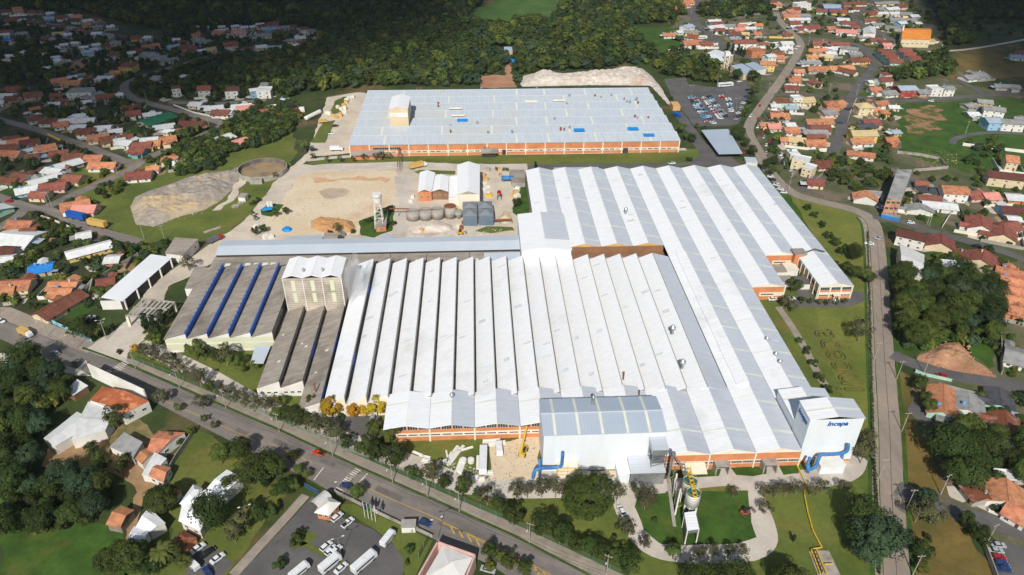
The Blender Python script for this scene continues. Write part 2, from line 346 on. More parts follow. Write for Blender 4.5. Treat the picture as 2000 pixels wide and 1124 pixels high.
# factory yards
sheet('yard', [(405, 480), (480, 430), (545, 345), (600, 300), (640, 190), (700, 180), (722, 183), (688, 300), (610, 306), (590, 322), (690, 322), (790, 318), (1030, 322), (1035, 470), (1010, 500), (415, 515), (330, 560), (290, 660), (245, 690), (165, 680), (240, 640), (290, 560), (390, 490)], m_dust, .08, .5, 'pale dusty yard and lanes of the factory')
sheet('yard', [(585, 337), (775, 334), (770, 391), (737, 421), (712, 440), (700, 458), (532, 460), (512, 433), (562, 381)], m_dirt, .11, 1.2, 'levelled beige dirt field')
sheet('yard', [(640, 815), (745, 812), (748, 850), (690, 860), (640, 838)], m_asph2, .09, .1, 'staff parking strip beside the yellow trees')
sheet('yard', [(955, 862), (1052, 852), (1052, 905), (1140, 915), (1230, 920), (1290, 930), (1250, 955), (1000, 962), (955, 945)], m_dirt, .1, .8, 'churned building-site dirt')
sheet('island', [(645, 217), (655, 197), (672, 189), (681, 191), (672, 205), (665, 220), (650, 224)], m_lawn, .12, .3)
sheet('island', [(607, 279), (630, 240), (654, 235), (647, 255), (635, 279)], m_lawn, .12, .3)
sheet('island', [(508, 410), (525, 398), (553, 400), (546, 412), (530, 424), (512, 420)], m_lawn2, .14, .3)
sheet('island', [(700, 432), (735, 420), (740, 408), (768, 400), (770, 420), (765, 450), (730, 465), (705, 460)], m_lawn2, .14, .5)
sheet('island', [(1003, 365), (1030, 355), (1036, 440), (1002, 415)], m_lawn2, .14, .4)
sheet('island', [(808, 336), (820, 332), (890, 334), (888, 341), (820, 340)], m_lawn, .14, .3)
sheet('island', [(928, 452), (950, 442), (1000, 444), (1005, 450), (960, 456)], m_lawn, .14, .3)
sheet('yard', [(800, 440), (870, 432), (888, 445), (915, 455), (900, 470), (792, 472)], m_rubble, .13, .6, 'spilled white clay by the slurry tanks')
sheet('yard', [(770, 345), (800, 345), (812, 400), (808, 470), (760, 478), (780, 400)], m_conc, .12, .2)
pk = sheet('car_park', [(1297, 155), (1340, 152), (1345, 165), (1410, 172), (1452, 158), (1466, 172), (1442, 242), (1425, 247), (1357, 247), (1312, 190)], m_asph2, .06, .4, 'worn asphalt of the workers car park')
sheet('road', [(1318, 225), (1332, 218), (1362, 258), (1380, 282), (1428, 305), (1450, 325), (1360, 323), (1030, 330), (1030, 322), (1345, 318), (1369, 303), (1352, 280)], m_asph2, .09, .1, 'asphalt lane round the back hall')
# service roads
lane = road('service_road', [(275, 672), (400, 732), (480, 777), (560, 817), (650, 852), (740, 884), (835, 918), (900, 945), (980, 955), (1060, 956), (1150, 953), (1230, 948), (1330, 940), (1420, 932), (1500, 935), (1570, 936), (1630, 930), (1662, 915), (1672, 890)], 7.5, m_conc, .12, 'concrete service road behind the factory fence')
road('service_road', [(1213, 950), (1228, 1000), (1250, 1040), (1282, 1068), (1340, 1078), (1400, 1078), (1460, 1074), (1490, 1055), (1488, 1025), (1473, 985), (1455, 940)], 8.0, m_conc, .125, 'concrete loop road round the silo lawn')
road('service_road', [(1416, 896), (1420, 935)], 6.5, m_conc, .13); road('service_road', [(1508, 893), (1514, 937)], 6.5, m_conc, .132)
road('service_road', [(1535, 590), (1580, 592), (1640, 592), (1672, 582), (1672, 570)], 7.0, m_asph2, .13, 'grey drive in front of the office wing')
road('service_road', [(1580, 590), (1560, 560), (1548, 540)], 6.0, m_asph2, .133)
road('service_road', [(1520, 600), (1560, 660), (1600, 735), (1612, 752)], 3.0, m_walk, .12)
road('service_road', [(600, 314), (690, 306), (880, 302), (1190, 298), (1340, 292)], 4.0, m_conc, .125)
road('service_road', [(560, 345), (620, 328), (700, 325), (800, 322), (900, 327), (1030, 326)], 8.5, m_conc, .12)
sheet('lawn', [(1245, 968), (1300, 962), (1460, 958), (1462, 985), (1468, 1020), (1478, 1050), (1440, 1062), (1350, 1066), (1290, 1062), (1258, 1035), (1240, 990)], m_lawn2, .14, .2, 'dark green lawn round the silos')
sheet('lawn', [(1293, 922), (1408, 916), (1404, 930), (1296, 936)], m_lawn2, .14, .1); sheet('lawn', [(1427, 914), (1498, 909), (1497, 926), (1470, 931), (1438, 928)], m_lawn2, .14, .1)
sheet('lawn', [(1520, 908), (1560, 906), (1560, 925), (1530, 928)], m_lawn2, .14, .1)
sheet('lawn', [(786, 868), (955, 862), (955, 935), (880, 925), (800, 893)], m_lawn, .07, .4, 'grass plot with dumped steel in front of the brick facade')
sheet('yard', [(1250, 955), (1330, 1075), (1350, 1078), (1295, 950)], m_conc, .135)
# public roads
mr_up = [(-60, 598), (0, 622), (160, 682), (246, 713), (500, 823), (547, 843), (695, 912), (850, 980), (1000, 1047), (1147, 1124), (1230, 1170)]
mr_lo = [(1060, 1170), (960, 1105), (845, 1052), (785, 1025), (740, 1002), (690, 977), (650, 963), (612, 941), (500, 887), (470, 872), (295, 782), (192, 736), (60, 690), (0, 662), (-60, 640)]
sheet('road', mr_up + mr_lo, m_asph, .15, label='main road running past the factory gate')
ROADS.append(([G(*p) for p in [(-60, 620), (0, 642), (192, 722), (500, 855), (690, 945), (845, 1015), (1000, 1085), (1100, 1150)]], 9))
off = lambda pts, dx, dy: [(x + dx, y + dy) for x, y in pts]
w_in = [(160, 682), (246, 713), (500, 823), (547, 843), (695, 912), (850, 980), (1000, 1047), (1147, 1124), (1230, 1170)]
sheet('pavement', [(x, y - 3) for x, y in w_in] + [(1290, 1170), (1220, 1124), (1000, 1021), (850, 956), (695, 888), (560, 830), (500, 803), (262, 703)], m_walk, .16, label='brown pavement along the factory fence')
sheet('grass_verge', [(x, y - 1) for x, y in w_in] + [(x + 2, y - 4.5) for x, y in w_in[::-1]], m_lawn2, .18)
sheet('pavement', [(20, 600), (160, 658), (190, 672), (170, 690), (0, 622), (0, 600)], m_walk, .155)
sheet('road', [(165, 684), (190, 668), (245, 628), (262, 610), (300, 618), (280, 650), (250, 690), (246, 712)], m_conc, .165, label='pale drive up to the old factory gate')
sheet('road', [(0, 690), (60, 692), (150, 720), (180, 735), (130, 735), (60, 718), (20, 770), (0, 785)], m_conc, .155, .3, 'gravel forecourt with parked blue lorries')
rr = [(1757, 1180), (1752, 1124), (1742, 960), (1738, 843), (1728, 700), (1720, 562), (1714, 480), (1703, 432), (1665, 410), (1600, 394), (1548, 377), (1507, 340), (1478, 290), (1462, 250), (1490, 205), (1530, 150), (1558, 105), (1562, 80), (1530, 50), (1515, 25)]
rpts = road('road', rr, 7.0, m_croad, .12, 'straight concrete road on the east side of the factory')
struct(ribbon(rpts[:26], .16, .14, 0.1).build('mid_road_line', m_midline), 'dark line down the middle of the straight road')  # thin dark strip drawn down the middle of the road
left = ribbon(rpts[:30], 2.0, .13, 4.8).build('pavement', m_walk); struct(left)
struct(ribbon(rpts[:30], 1.1, .14, 6.4).build('grass_verge', m_lawn2)); struct(ribbon(rpts[:24], 1.2, .13, -4.4).build('grass_verge', m_lawn2))
road('road', [(1366, 0), (1351, 20), (1360, 45), (1383, 65), (1412, 92), (1460, 113), (1500, 130), (1528, 138)], 7.5, m_asph2, .13, 'asphalt street climbing past the white hall')
road('road', [(1628, 300), (1640, 262), (1658, 205), (1678, 165), (1708, 128), (1692, 102), (1672, 88), (1620, 82), (1568, 80)], 7.0, m_asph2, .135, 'dark street through the middle of the town')
road('road', [(1775, 98), (1720, 68), (1678, 44), (1670, 28), (1722, -5)], 7.0, m_asph2, .13, 'street climbing past the church')
road('road', [(1512, 186), (1665, 191), (1770, 198), (1925, 187), (2010, 183)], 6.5, m_asph2, .145, 'cross street below the terraced houses')
road('path', [(1805, 102), (1890, 97), (1990, 80), (2010, 75)], 4.0, m_dust, .12, 'pale track across the dark hillside')
road('path', [(1850, 40), (1870, 48), (1830, 38)], 2.5, m_dust, .12, keep=False)
road('road', [(1925, 187), (1900, 172), (1868, 155)], 5.0, m_asph2, .15)
road('road', [(2010, 262), (1925, 260), (1870, 270), (1860, 282)], 4.5, m_asph2, .13)
road('road', [(1704, 424), (1762, 433), (1805, 448), (1875, 468), (1970, 496), (2010, 512)], 6.0, m_asph2, .14, 'side street below the apartment block')
road('road', [(1742, 693), (1787, 712), (1850, 732), (1920, 744), (2010, 758)], 6.5, m_asph2, .14, 'side street past the mint walled house')
road('road', [(1752, 952), (1812, 982), (1875, 1005), (1940, 1022), (2010, 1045)], 6.5, m_asph2, .14, 'side street towards the lower car park')
sheet('car_park', [(1930, 1052), (1975, 1062), (2010, 1072), (2010, 1140), (1955, 1140)], m_asph2, .1, label='small asphalt car park behind a grey wall')
L1 = [(-20, 380), (0, 386), (50, 403), (85, 406), (150, 378), (250, 334), (285, 310), (362, 279), (425, 251), (430, 240), (362, 221), (287, 201), (252, 187), (248, 162), (325, 135), (425, 107), (505, 92)]
road('road', L1, 6.5, m_asph, .1, 'street winding through the shaded estate')
road('road', [(262, 324), (175, 288), (135, 275), (60, 250), (-20, 230)], 6.5, m_asph, .105, 'west street of the shaded estate')
road('road', [(85, 406), (130, 426), (175, 446), (245, 466), (272, 474)], 6.0, m_asph, .11, 'street with the two parked lorries')
road('road', [(50, 403), (37, 421), (-10, 450)], 6.0, m_asph, .108)
road('road', [(330, 200), (420, 203), (520, 196)], 6.0, m_asph, .112)
road('road', [(107, 132), (175, 112), (220, 97), (250, 90), (300, 80)], 5.5, m_asph, .1)
road('road', [(-10, 219), (25, 207), (85, 194)], 5.0, m_asph, .1)
road('road', [(60, 42), (150, 55), (220, 68)], 5.0, m_asph, .1)
sheet('bare_soil', [(130, 130), (165, 114), (200, 118), (185, 135), (140, 142)], m_rdirt, .09, 2.)
# visitors' car park below the main road
sheet('car_park', [(440, 1130), (500, 1090), (610, 970), (622, 974), (616, 1004), (643, 1022), (655, 1006), (728, 1034), (772, 1066), (792, 1092), (786, 1130)], m_asph2, .1, label='asphalt of the visitors car park with white vans')
sheet('grass_verge', [(650, 985), (690, 985), (750, 1012), (790, 1030), (845, 1056), (812, 1124), (790, 1124), (786, 1090), (768, 1062), (726, 1030)], m_lawn, .11, label='flag lawn beside the gatehouse')
sheet('grass_verge', [(570, 1075), (592, 1036), (623, 1044), (610, 1058)], m_lawn, .13); 
for (a, b) in (((590, 1062), (700, 1115)),): struct(ribbon([G(*a), G(*b)], 1.6, .13).build('grass_verge', m_lawn))
struct(ribbon([G(*p) for p in [(455, 1124), (500, 1075), (560, 1010), (597, 968)]], 3.0, .13).build('pavement', m_walk), 'slab walk beside the gate drive')
# road markings (each stripe is a piece of its own)
zroot = None
def stripe(a, b, w, mat, name='road_marking', z=.19):
    o = ribbon([G(*a), G(*b)], w, z).build(name, mat); struct(o); return o
for i in range(7): stripe((217 + i * 3.9, 722 - i * 2.7), (228 + i * 3.9, 726.5 - i * 2.7 + 1), .55, m_paint)
for i in range(6): stripe((194 + i * 4.3, 733 - i * 2.3), (202 + i * 4.3, 736.5 - i * 2.3), .5, m_paint)
stripe((228, 728), (245, 719), .4, m_paint)
for i in range(9): stripe((665 + i * 3.6, 943 - i * 3.4), (676 + i * 3.6, 948 - i * 3.4), .5, m_paint)
stripe((700, 945), (718, 926), .45, m_paint); stripe((613, 939), (632, 914), .45, m_paint); stripe((657, 953), (671, 960), .4, m_paint)
def line(pts, w, mat, z=.19):
    o = ribbon(smooth([G(*p) for p in pts], 3), w, z).build('lane_line', mat); struct(o); return o
line([(527, 868), (570, 886), (610, 905)], .2, m_yel); line([(706, 948), (760, 974), (845, 1010), (905, 1040), (1000, 1090), (1070, 1130)], .22, m_yel)
line([(290, 770), (400, 818), (500, 862)], .2, m_yel); line([(862, 1022), (920, 1046), (1000, 1083), (1060, 1115), (1085, 1130)], .22, m_yel)
for i in range(15):
    t = i / 14; ax = 880 + t * 230; ay = 1030 + t * 110; stripe((ax, ay), (ax + 8, ay + 14 + 2 * t), .45, m_yel)

pr3 = random.Random(9); m_rpatch = pmat('asphalt_patch', S(118, 112, 107), S(106, 101, 97), .4, grain=.15)
for (x, y, L_, w_) in ((330, 775, 14, 2.2), (420, 822, 9, 1.6), (560, 872, 12, 2.0), (470, 845, 5, 2.4), (760, 965, 10, 2.2), (880, 1030, 8, 2.0), (930, 1045, 12, 1.8), (270, 745, 7, 2.2), (130, 690, 10, 2.0), (60, 655, 8, 2.2), (640, 905, 6, 1.5)):
    p = G(x, y); d = (G(x + 20, y + 9) - p).normalized(); struct(ribbon([p - d * L_ / 2, p, p + d * L_ / 2], w_, .172 + .001 * pr3.random()).build('road_patch', m_rpatch))
# ------------------------------------------------------------------ factory materials
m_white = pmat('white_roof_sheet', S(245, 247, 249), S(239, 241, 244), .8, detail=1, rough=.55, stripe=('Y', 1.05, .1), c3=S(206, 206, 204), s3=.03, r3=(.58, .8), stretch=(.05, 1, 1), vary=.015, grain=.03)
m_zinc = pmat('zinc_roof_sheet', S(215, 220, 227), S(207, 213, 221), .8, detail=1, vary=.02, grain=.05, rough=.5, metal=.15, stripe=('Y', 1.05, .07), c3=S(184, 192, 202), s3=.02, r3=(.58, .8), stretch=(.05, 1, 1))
m_back = pmat('blue_grey_roof_sheet', S(192, 202, 211), S(202, 210, 217), .8, detail=1, stretch=(1, .05, 1), vary=.02, grain=.07, rough=.55, metal=.0, stripe=('X', 1.3, .1), c3=S(206, 200, 188), s3=.014, r3=(.53, .75))
m_groof = pmat('steel_blue_roof_sheet', S(182, 195, 210), S(190, 202, 215), .06, rough=.45, metal=.15, stripe=('X', 1.0, .06))
m_fibre = pmat('fibre_cement_roof', S(174, 165, 154), S(148, 139, 129), .5, rough=.9, stripe=('Y', 1.1, .1), c3=S(122, 114, 105), s3=.06, r3=(.5, .7), stretch=(.12, 1, 1), grain=.18)
m_long = pmat('pale_blue_roof_sheet', S(196, 208, 220), S(206, 214, 222), .04, rough=.5, metal=.1, stripe=('X', 1.0, .06))
m_clad = pmat('white_cladding', S(230, 236, 239), S(222, 228, 232), .25, rough=.5, stripe=('X', .9, .045), stretch=(1, 1, .1), grain=.04)
m_dirty = pmat('dusty_tower_cladding', S(198, 188, 174), S(160, 150, 136), .18, rough=.8, stripe=('Z', 1.1, .3), c3=S(214, 198, 176), s3=.1, r3=(.45, .65))
m_cream = pmat('cream_paint', S(236, 228, 208), S(222, 212, 190), .2)
m_tan = pmat('tan_sheet', S(218, 198, 164), S(206, 186, 152), .1, stripe=('X', 1.0, .06))
m_brick = pmat('orange_brick', S(216, 144, 100), S(202, 128, 86), .3, c3=S(190, 118, 80), s3=.09, r3=(.5, .7), stripe=('Z', .35, .08))
m_wwall = pmat('white_wall', S(236, 234, 226), S(214, 210, 200), .15)
m_gwall = pmat('grey_render', S(168, 164, 156), S(148, 144, 136), .2)
m_green = pmat('pale_green_band', S(214, 214, 186), S(206, 206, 176), .1)
m_glass = pmat('dark_glass', S(40, 46, 52), S(58, 62, 66), .8, rough=.15, spec=.6)
m_dglz = pmat('dusty_sky_glazing', S(176, 170, 160), S(140, 135, 127), .12, rough=.35, stripe=('Y', 1.2, .25))  # dusty glass, its colour lightened to imitate reflected sky
m_kglz = pmat('black_glazing', S(62, 62, 62), S(92, 90, 87), .2, rough=.25, stripe=('Y', 1.2, .35))
m_blue = pmat('blue_glazing', S(44, 108, 206), S(36, 92, 184), .2, rough=.35, stripe=('Y', 1.5, .12))
m_sky = pmat('skylight_sheet', S(228, 230, 216), S(216, 218, 200), .3, rough=.4)
m_steel = pmat('galvanised_steel', S(176, 180, 182), S(150, 154, 156), .4, rough=.4, metal=.6)
m_dark = pmat('dark_parts_and_shade', S(58, 54, 50), S(70, 66, 60), .4)  # dark parts such as gutters and doors; also painted shade under roofs
m_bluep = pmat('blue_duct_paint', S(70, 132, 192), S(58, 114, 174), .6, rough=.4)
m_yelp = pmat('yellow_steel_paint', S(224, 188, 62), S(206, 166, 44), .8, rough=.5)
m_logo = pmat('logo_blue', S(26, 88, 168), S(24, 82, 160), 1., rough=.5)
m_brown = pmat('brown_render', S(150, 112, 84), S(134, 98, 72), .15)
m_wood = pmat('timber_gable', S(216, 176, 116), S(200, 160, 104), .3)
m_tarp = pmat('bright_blue_tarp', S(36, 150, 226), S(28, 130, 206), .8, rough=.5)
m_rust = pmat('rust_pipe', S(150, 92, 66), S(124, 76, 56), .5)
m_concw = pmat('concrete_wall', S(176, 170, 160), S(150, 144, 134), .3, c3=S(116, 110, 102), s3=.3, r3=(.52, .7))
def GY(px, py, Y):
    r = RC @ np.array([px - 1000., py - 562., FPX]); t = Y / r[1]
    return Vector((r[0] * t, Y, CAMH + r[2] * t))
_WIN = {}
def win_mesh(w, h, n, rows=1, frame=None, glass=None):
    k = (w, h, n, rows, frame.name if frame else '', glass.name if glass else '')
    if k not in _WIN:
        mb = MB(); mb.box(-w / 2, w / 2, -.06, .02, 0, h, 0); t = .09
        pw = (w - t * (n + 1)) / n; ph = (h - t * (rows + 1)) / rows
        for i in range(n):
            for j in range(rows): mb.box(-w / 2 + t + i * (pw + t), -w / 2 + t + i * (pw + t) + pw, -.085, -.05, t + j * (ph + t), t + j * (ph + t) + ph, 1)
        _WIN[k] = mb.mesh('window', [frame or m_wwall, glass or m_glass])
    return _WIN[k]
def window(parent, x, y, z, w, h, n=3, rows=1, rz=0, frame=None, glass=None, name='window'):
    return meshobj(name, win_mesh(w, h, n, rows, frame, glass), parent, (x, y, z), rz)
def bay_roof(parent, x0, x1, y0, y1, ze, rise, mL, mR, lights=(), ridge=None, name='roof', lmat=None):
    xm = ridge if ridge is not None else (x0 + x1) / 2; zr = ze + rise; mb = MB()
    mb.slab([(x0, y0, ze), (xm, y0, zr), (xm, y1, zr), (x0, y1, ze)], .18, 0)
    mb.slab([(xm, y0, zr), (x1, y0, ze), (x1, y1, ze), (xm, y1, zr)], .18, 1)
    mb.box(xm - .16, xm + .16, y0, y1, zr - .02, zr + .07, 1)
    r = mb.build(name, [mL, mR], parent)
    for (yy, w, side) in lights:
        s = MB(); a, b = (x0, xm) if side < 0 else (xm, x1); za, zb = (ze, zr) if side < 0 else (zr, ze)
        e = .03; s.slab([(a, yy - w / 2, za + e), (b, yy - w / 2, zb + e), (b, yy + w / 2, zb + e), (a, yy + w / 2, za + e)], .04)
        s.build('skylight', lmat or m_sky, r)
    return r
# ================================================================== main hall
V = [27.5 + 15.1 * k for k in range(10)]
hall = tag(empty('factory_hall', (100, 280, 0)), 'huge white metal roofed factory hall of nine parallel gables', 'factory hall', at=(100, 280, 8))
hall.location = (0, 0, 0)
YB = 388.0; ZE = 7.0; RS = 1.75
fronts = [322, 299, 299, 299, 164.3, 190, 261, 287.5, 260.5]
for k in range(9):
    yf = fronts[k]; li = []; y = YB - 9 - (k % 3) * 2.0
    while y > yf + 4:
        li.append((y, .9, 1))
        y -= 14.6
    for yy in ({3: (372, 362, 350, 337, 322, 308), 4: (373, 348, 320, 305, 262, 245, 228, 212, 190), 5: (322, 300, 282, 236, 215), 6: (330,), 7: (), 0: ()}.get(k, ())): li.append((yy, .35, -1))
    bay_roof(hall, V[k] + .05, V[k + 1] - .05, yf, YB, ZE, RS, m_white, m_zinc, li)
for k in range(1, 9):
    g = MB(); yf = max(fronts[k - 1], fronts[k]); g.box(V[k] - .22, V[k] + .22, yf, YB, ZE - .35, ZE - .05); g.build('gutter', m_dark, hall)
st = MB(); xs_ = V[4] + 3.2
st.slab([(xs_, 196, ZE + 1.25), (V[4] + 7.55, 196, ZE + RS + .5), (V[4] + 7.55, 290, ZE + RS + .5), (xs_, 290, ZE + 1.25)], .45); st.build('raised_roof_strip', m_white, hall)
def gable_front(parent, x0, x1, y, ze, rise, mat, gm, ox=0.):
    b = MB(); b.box(x0, x1, y, y + .35, 0, ze - .25); w = b.build('wall', mat, parent)
    xm = (x0 + x1) / 2; g = MB()
    g.add([(x0, y - .06, ze - .25), (x1, y - .06, ze - .25), (x1, y - .06, ze - .05), (xm, y - .06, ze + rise - .15), (x0, y - .06, ze - .05), (x0, y + .3, ze - .25), (x1, y + .3, ze - .25), (x1, y + .3, ze - .05), (xm, y + .3, ze + rise - .15), (x0, y + .3, ze - .05)],
          [(0, 1, 2, 3, 4), (9, 8, 7, 6, 5), (0, 5, 6, 1)]); g.build('gable_panel', gm, parent)
    return w
# west wall and courtyard
b = MB(); b.box(V[0], V[0] + .3, 322, YB, 0, ZE - .1); b.build('wall', m_gwall, hall)
b = MB(); b.box(V[0], V[9], YB - .3, YB, 0, ZE - .1); b.build('wall', m_gwall, hall)
b = MB(); b.box(V[9] - .3, V[9], 284.3, YB, 0, ZE - .1); b.build('wall', m_gwall, hall)
for k in (1, 2, 3): gable_front(hall, V[k], V[k + 1], 299.2, ZE, RS, m_brown, m_wood)
b = MB(); b.box(42.8, V[4], 289.4, 299.2, 0, 3.6); b.build('courtyard_roof', m_brown, hall)
b = MB(); b.box(47, 86, 292, 293.6, 3.6, 4.1); b.build('roof_duct', m_gwall, hall)
# front of the eastern bays
for k, y in ((6, 261.2), (7, 287.7)):
    gable_front(hall, V[k], V[k + 1], y, ZE, RS, m_brick, m_cream)
    for s in (0, 1): bb = MB(); bb.box(V[k] + s * 15.1 - .3 - .2 * s, V[k] + s * 15.1 + .3 - .2 * s, y - .25, y + .1, 0, ZE - .1); bb.build('pilaster', m_cream, hall)
    bb = MB(); bb.box(V[k] + 4, V[k + 1] - .3, y - .12, y, 2.0, 3.9); bb.build('render_band', m_cream, hall)
    window(hall, V[k] + 7.6, y - .14, 2.6, 5.6, .9, 9)
# low buildings in the little court
for (x0, x1, y0, y1, z, mt) in ((134, 141, 279, 285, 3.0, m_fibre), (141.5, 147, 280, 286, 3.4, m_cream), (136, 141.5, 271, 276, 2.8, m_fibre), (141.8, 148, 268.5, 275, 3.0, m_asph2)):
    o = MB().box(x0, x1, y0, y1, 0, z, 0).box(x0 - .3, x1 + .3, y0 - .3, y1 + .3, z, z + .15, 1).build('court_shed', [m_wwall, mt])
    tag(o, {m_asph2: 'dark flat canopy', m_cream: 'small reddish roofed store', m_fibre: 'low grey flat roofed store'}[mt], 'shed', 'in the court beside the office wing', at=(x0, y0, 3))
# office wing front and side
ox0, ox1, oy = V[8], V[9], 260.9
gable_front(hall, ox0, ox1, oy, ZE, RS, m_cream, m_cream)
b = MB(); b.box(ox0, ox0 + .3, oy, 284.5, 0, ZE - .1); b.build('wall', m_gwall, hall)
for i in range(4):
    x = ox0 + .25 + i * (15.1 - .5) / 3.0; bb = MB(); bb.box(x - .28, x + .28, oy - .4, oy + .1, 0, ZE - .2); bb.build('pilaster', m_cream, hall)
    if i < 3:
        xc = x + 2.43
        for z0, z1, mt in ((0.15, 1.3, m_brick), (3.6, 4.5, m_brick)): bb = MB(); bb.box(xc - 2.1, xc + 2.1, oy - .12, oy + .02, z0, z1); bb.build('brick_panel', mt, hall)
        window(hall, xc, oy - .05, 4.6, 4.1, 1.6, 5); window(hall, xc, oy - .05, 1.5, 4.1, .8, 6)
for i in range(7):
    y = oy + .3 + i * 3.9; bb = MB(); bb.box(ox0 - .35, ox0 + .05, y - .25, y + .25, 0, ZE - .2); bb.build('pilaster', m_cream, hall)
    if i < 6:
        window(hall, ox0 - .04, y + 1.95, 4.2, 3.2, 1.9, 4, rz=-math.pi / 2, frame=m_gwall); window(hall, ox0 - .04, y + 1.95, 1.4, 3.2, 1.2, 4, rz=-math.pi / 2, frame=m_gwall)
        bb = MB(); bb.box(ox0 - .1, ox0 + .02, y + .35, y + 3.55, 2.7, 4.0); bb.build('brick_panel', m_brick, hall)
b = MB(); b.box(ox0 + 6.5, ox0 + 9.5, oy - 2.2, oy - .45, 2.6, 2.9).box(ox0 + 6.6, ox0 + 6.9, oy - 2.1, oy - 1.8, 0, 2.6).box(ox0 + 9.1, ox0 + 9.4, oy - 2.1, oy - 1.8, 0, 2.6); b.build('porch', m_cream, hall)
b = MB(); b.box(146.3, 151.5, 285, 290, 0, 8.6); b.build('stair_block', m_brick, hall); MB().box(146, 151.8, 284.7, 290.3, 8.6, 8.9).build('stair_roof', m_fibre, hall)
mb = MB(); mb.tube([(152, 286.5, 9.0), (155.8, 286.9, 10.3), (160.5, 286.5, 9.0)], .3, 5); mb.build('roof_beam', m_dark, hall)
# front bays of the east half (Y 164): gables between V2 and V5
fb = [(V[2], V[3]), (V[3], V[4])]
for (a, c) in fb: bay_roof(hall, a + .05, c - .05, 164.3, 196.2, ZE, RS, m_white, m_zinc, [(174.2, .7, -1), (174.2, .7, 1)])
yf = 164.6
for k in (2, 3, 4):
    a, c = V[k], V[k + 1]; gable_front(hall, a, c, yf, ZE, RS, m_brick, m_cream)
    bb = MB(); bb.box(a, c, yf - .1, yf + .02, 3.35, 3.5).box(a, c, yf - .1, yf + .02, 1.95, 2.1).box(a, c, yf - .14, yf + .02, ZE - .5, ZE - .25); bb.build('string_course', m_cream, hall)
    for i in range(4): window(hall, a + 1.9 + i * 3.75, yf - .05, 2.2, 3.3, 1.05, 6)
    bb = MB(); bb.box(c - .25, c + .25, yf - .4, yf, 0, ZE); bb.build('downpipe', m_cream, hall)
for xd in (76.8, 92.5):
    bb = MB(); bb.box(xd - 2.3, xd - 1.9, yf - 3.2, yf - .1, 0, 3.8).box(xd + 1.9, xd + 2.3, yf - 3.2, yf - .1, 0, 3.8).box(xd - 2.3, xd + 2.3, yf - 3.2, yf - .1, 3.8, 4.0); bb.build('door_hood', m_concw, hall)
    bb = MB(); bb.box(xd - 1.8, xd + 1.8, yf - .2, yf - .06, 0, 3.5); bb.build('door', m_dark, hall)
bb = MB(); bb.slab([(63.5, 160.3, 2.2), (71.5, 160.3, 2.2), (71.5, 164.3, 3.3), (63.5, 164.3, 3.3)], .15); cr = bb.build('lean_to_roof', m_cream, hall)
# ================================================================== sawtooth hall
saw = tag(empty('sawtooth_hall', (0, 0, 0)), 'white sawtooth roofed hall of eighteen long bays', 'factory hall', at=(20, 240, 8))
X0 = -48.2; PI_ = 7.53; YS0, YS1 = 194.3, 288.3; ZL, ZH = 6.1, 9.2
edges = [-56.6] + [X0 + PI_ * i for i in range(18)]
for i in range(18):
    a, c = edges[i], edges[i + 1]; mb = MB()
    mb.slab([(a + .85, YS0, ZL + .2), (c, YS0, ZH), (c, YS1, ZH), (a + .85, YS1, ZL + .2)], .2, 0); mb.box(c - .1, c + .2, YS0, YS1, ZH - .2, ZH + .06, 1)  # darker ridge trim paints in the shading line along each tooth
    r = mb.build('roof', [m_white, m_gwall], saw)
    if i == 17: break
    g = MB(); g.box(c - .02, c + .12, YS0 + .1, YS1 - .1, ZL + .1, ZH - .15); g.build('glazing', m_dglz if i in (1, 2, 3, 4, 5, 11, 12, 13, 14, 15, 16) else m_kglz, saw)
    g = MB(); g.box(c + .12, c + 1.0, YS0, YS1, ZL - .3, ZL - .05); g.build('gutter', m_concw, saw)
mb = MB(); c = edges[18]; mb.slab([(c, YS0, ZH), (V[4] - .3, YS0, ZE), (V[4] - .3, YS1, ZE), (c, YS1, ZH)], .2); r = mb.build('roof', m_zinc, saw)
for i in range(18):
    a, c = edges[i], edges[i + 1]; mb = MB(); y = YS0 + .1
    mb.add([(a, y, 0), (c, y, 0), (c, y, ZH - .2), (a, y, ZL - .2), (a, y + .3, 0), (c, y + .3, 0), (c, y + .3, ZH - .2), (a, y + .3, ZL - .2)], [(0, 1, 2, 3), (7, 6, 5, 4)]); mb.build('end_wall', m_cream if i < 3 else m_gwall, saw)
    mb = MB(); y = YS1 - .4; mb.add([(a, y, 0), (c, y, 0), (c, y, ZH - .2), (a, y, ZL - .2)], [(0, 1, 2, 3), (3, 2, 1, 0)]); mb.build('end_wall', m_wwall, saw)
for (i, x, y) in ((0, 0, 214), (0, 0, 262), (8, 0, 232), (9, 0, 217), (9, 0, 244)):
    c = edges[i + 1]; g = MB(); g.box(c + .1, c + .2, y, y + 7, ZL + .3, ZH - .4); g.build('blue_pane', m_blue, saw)
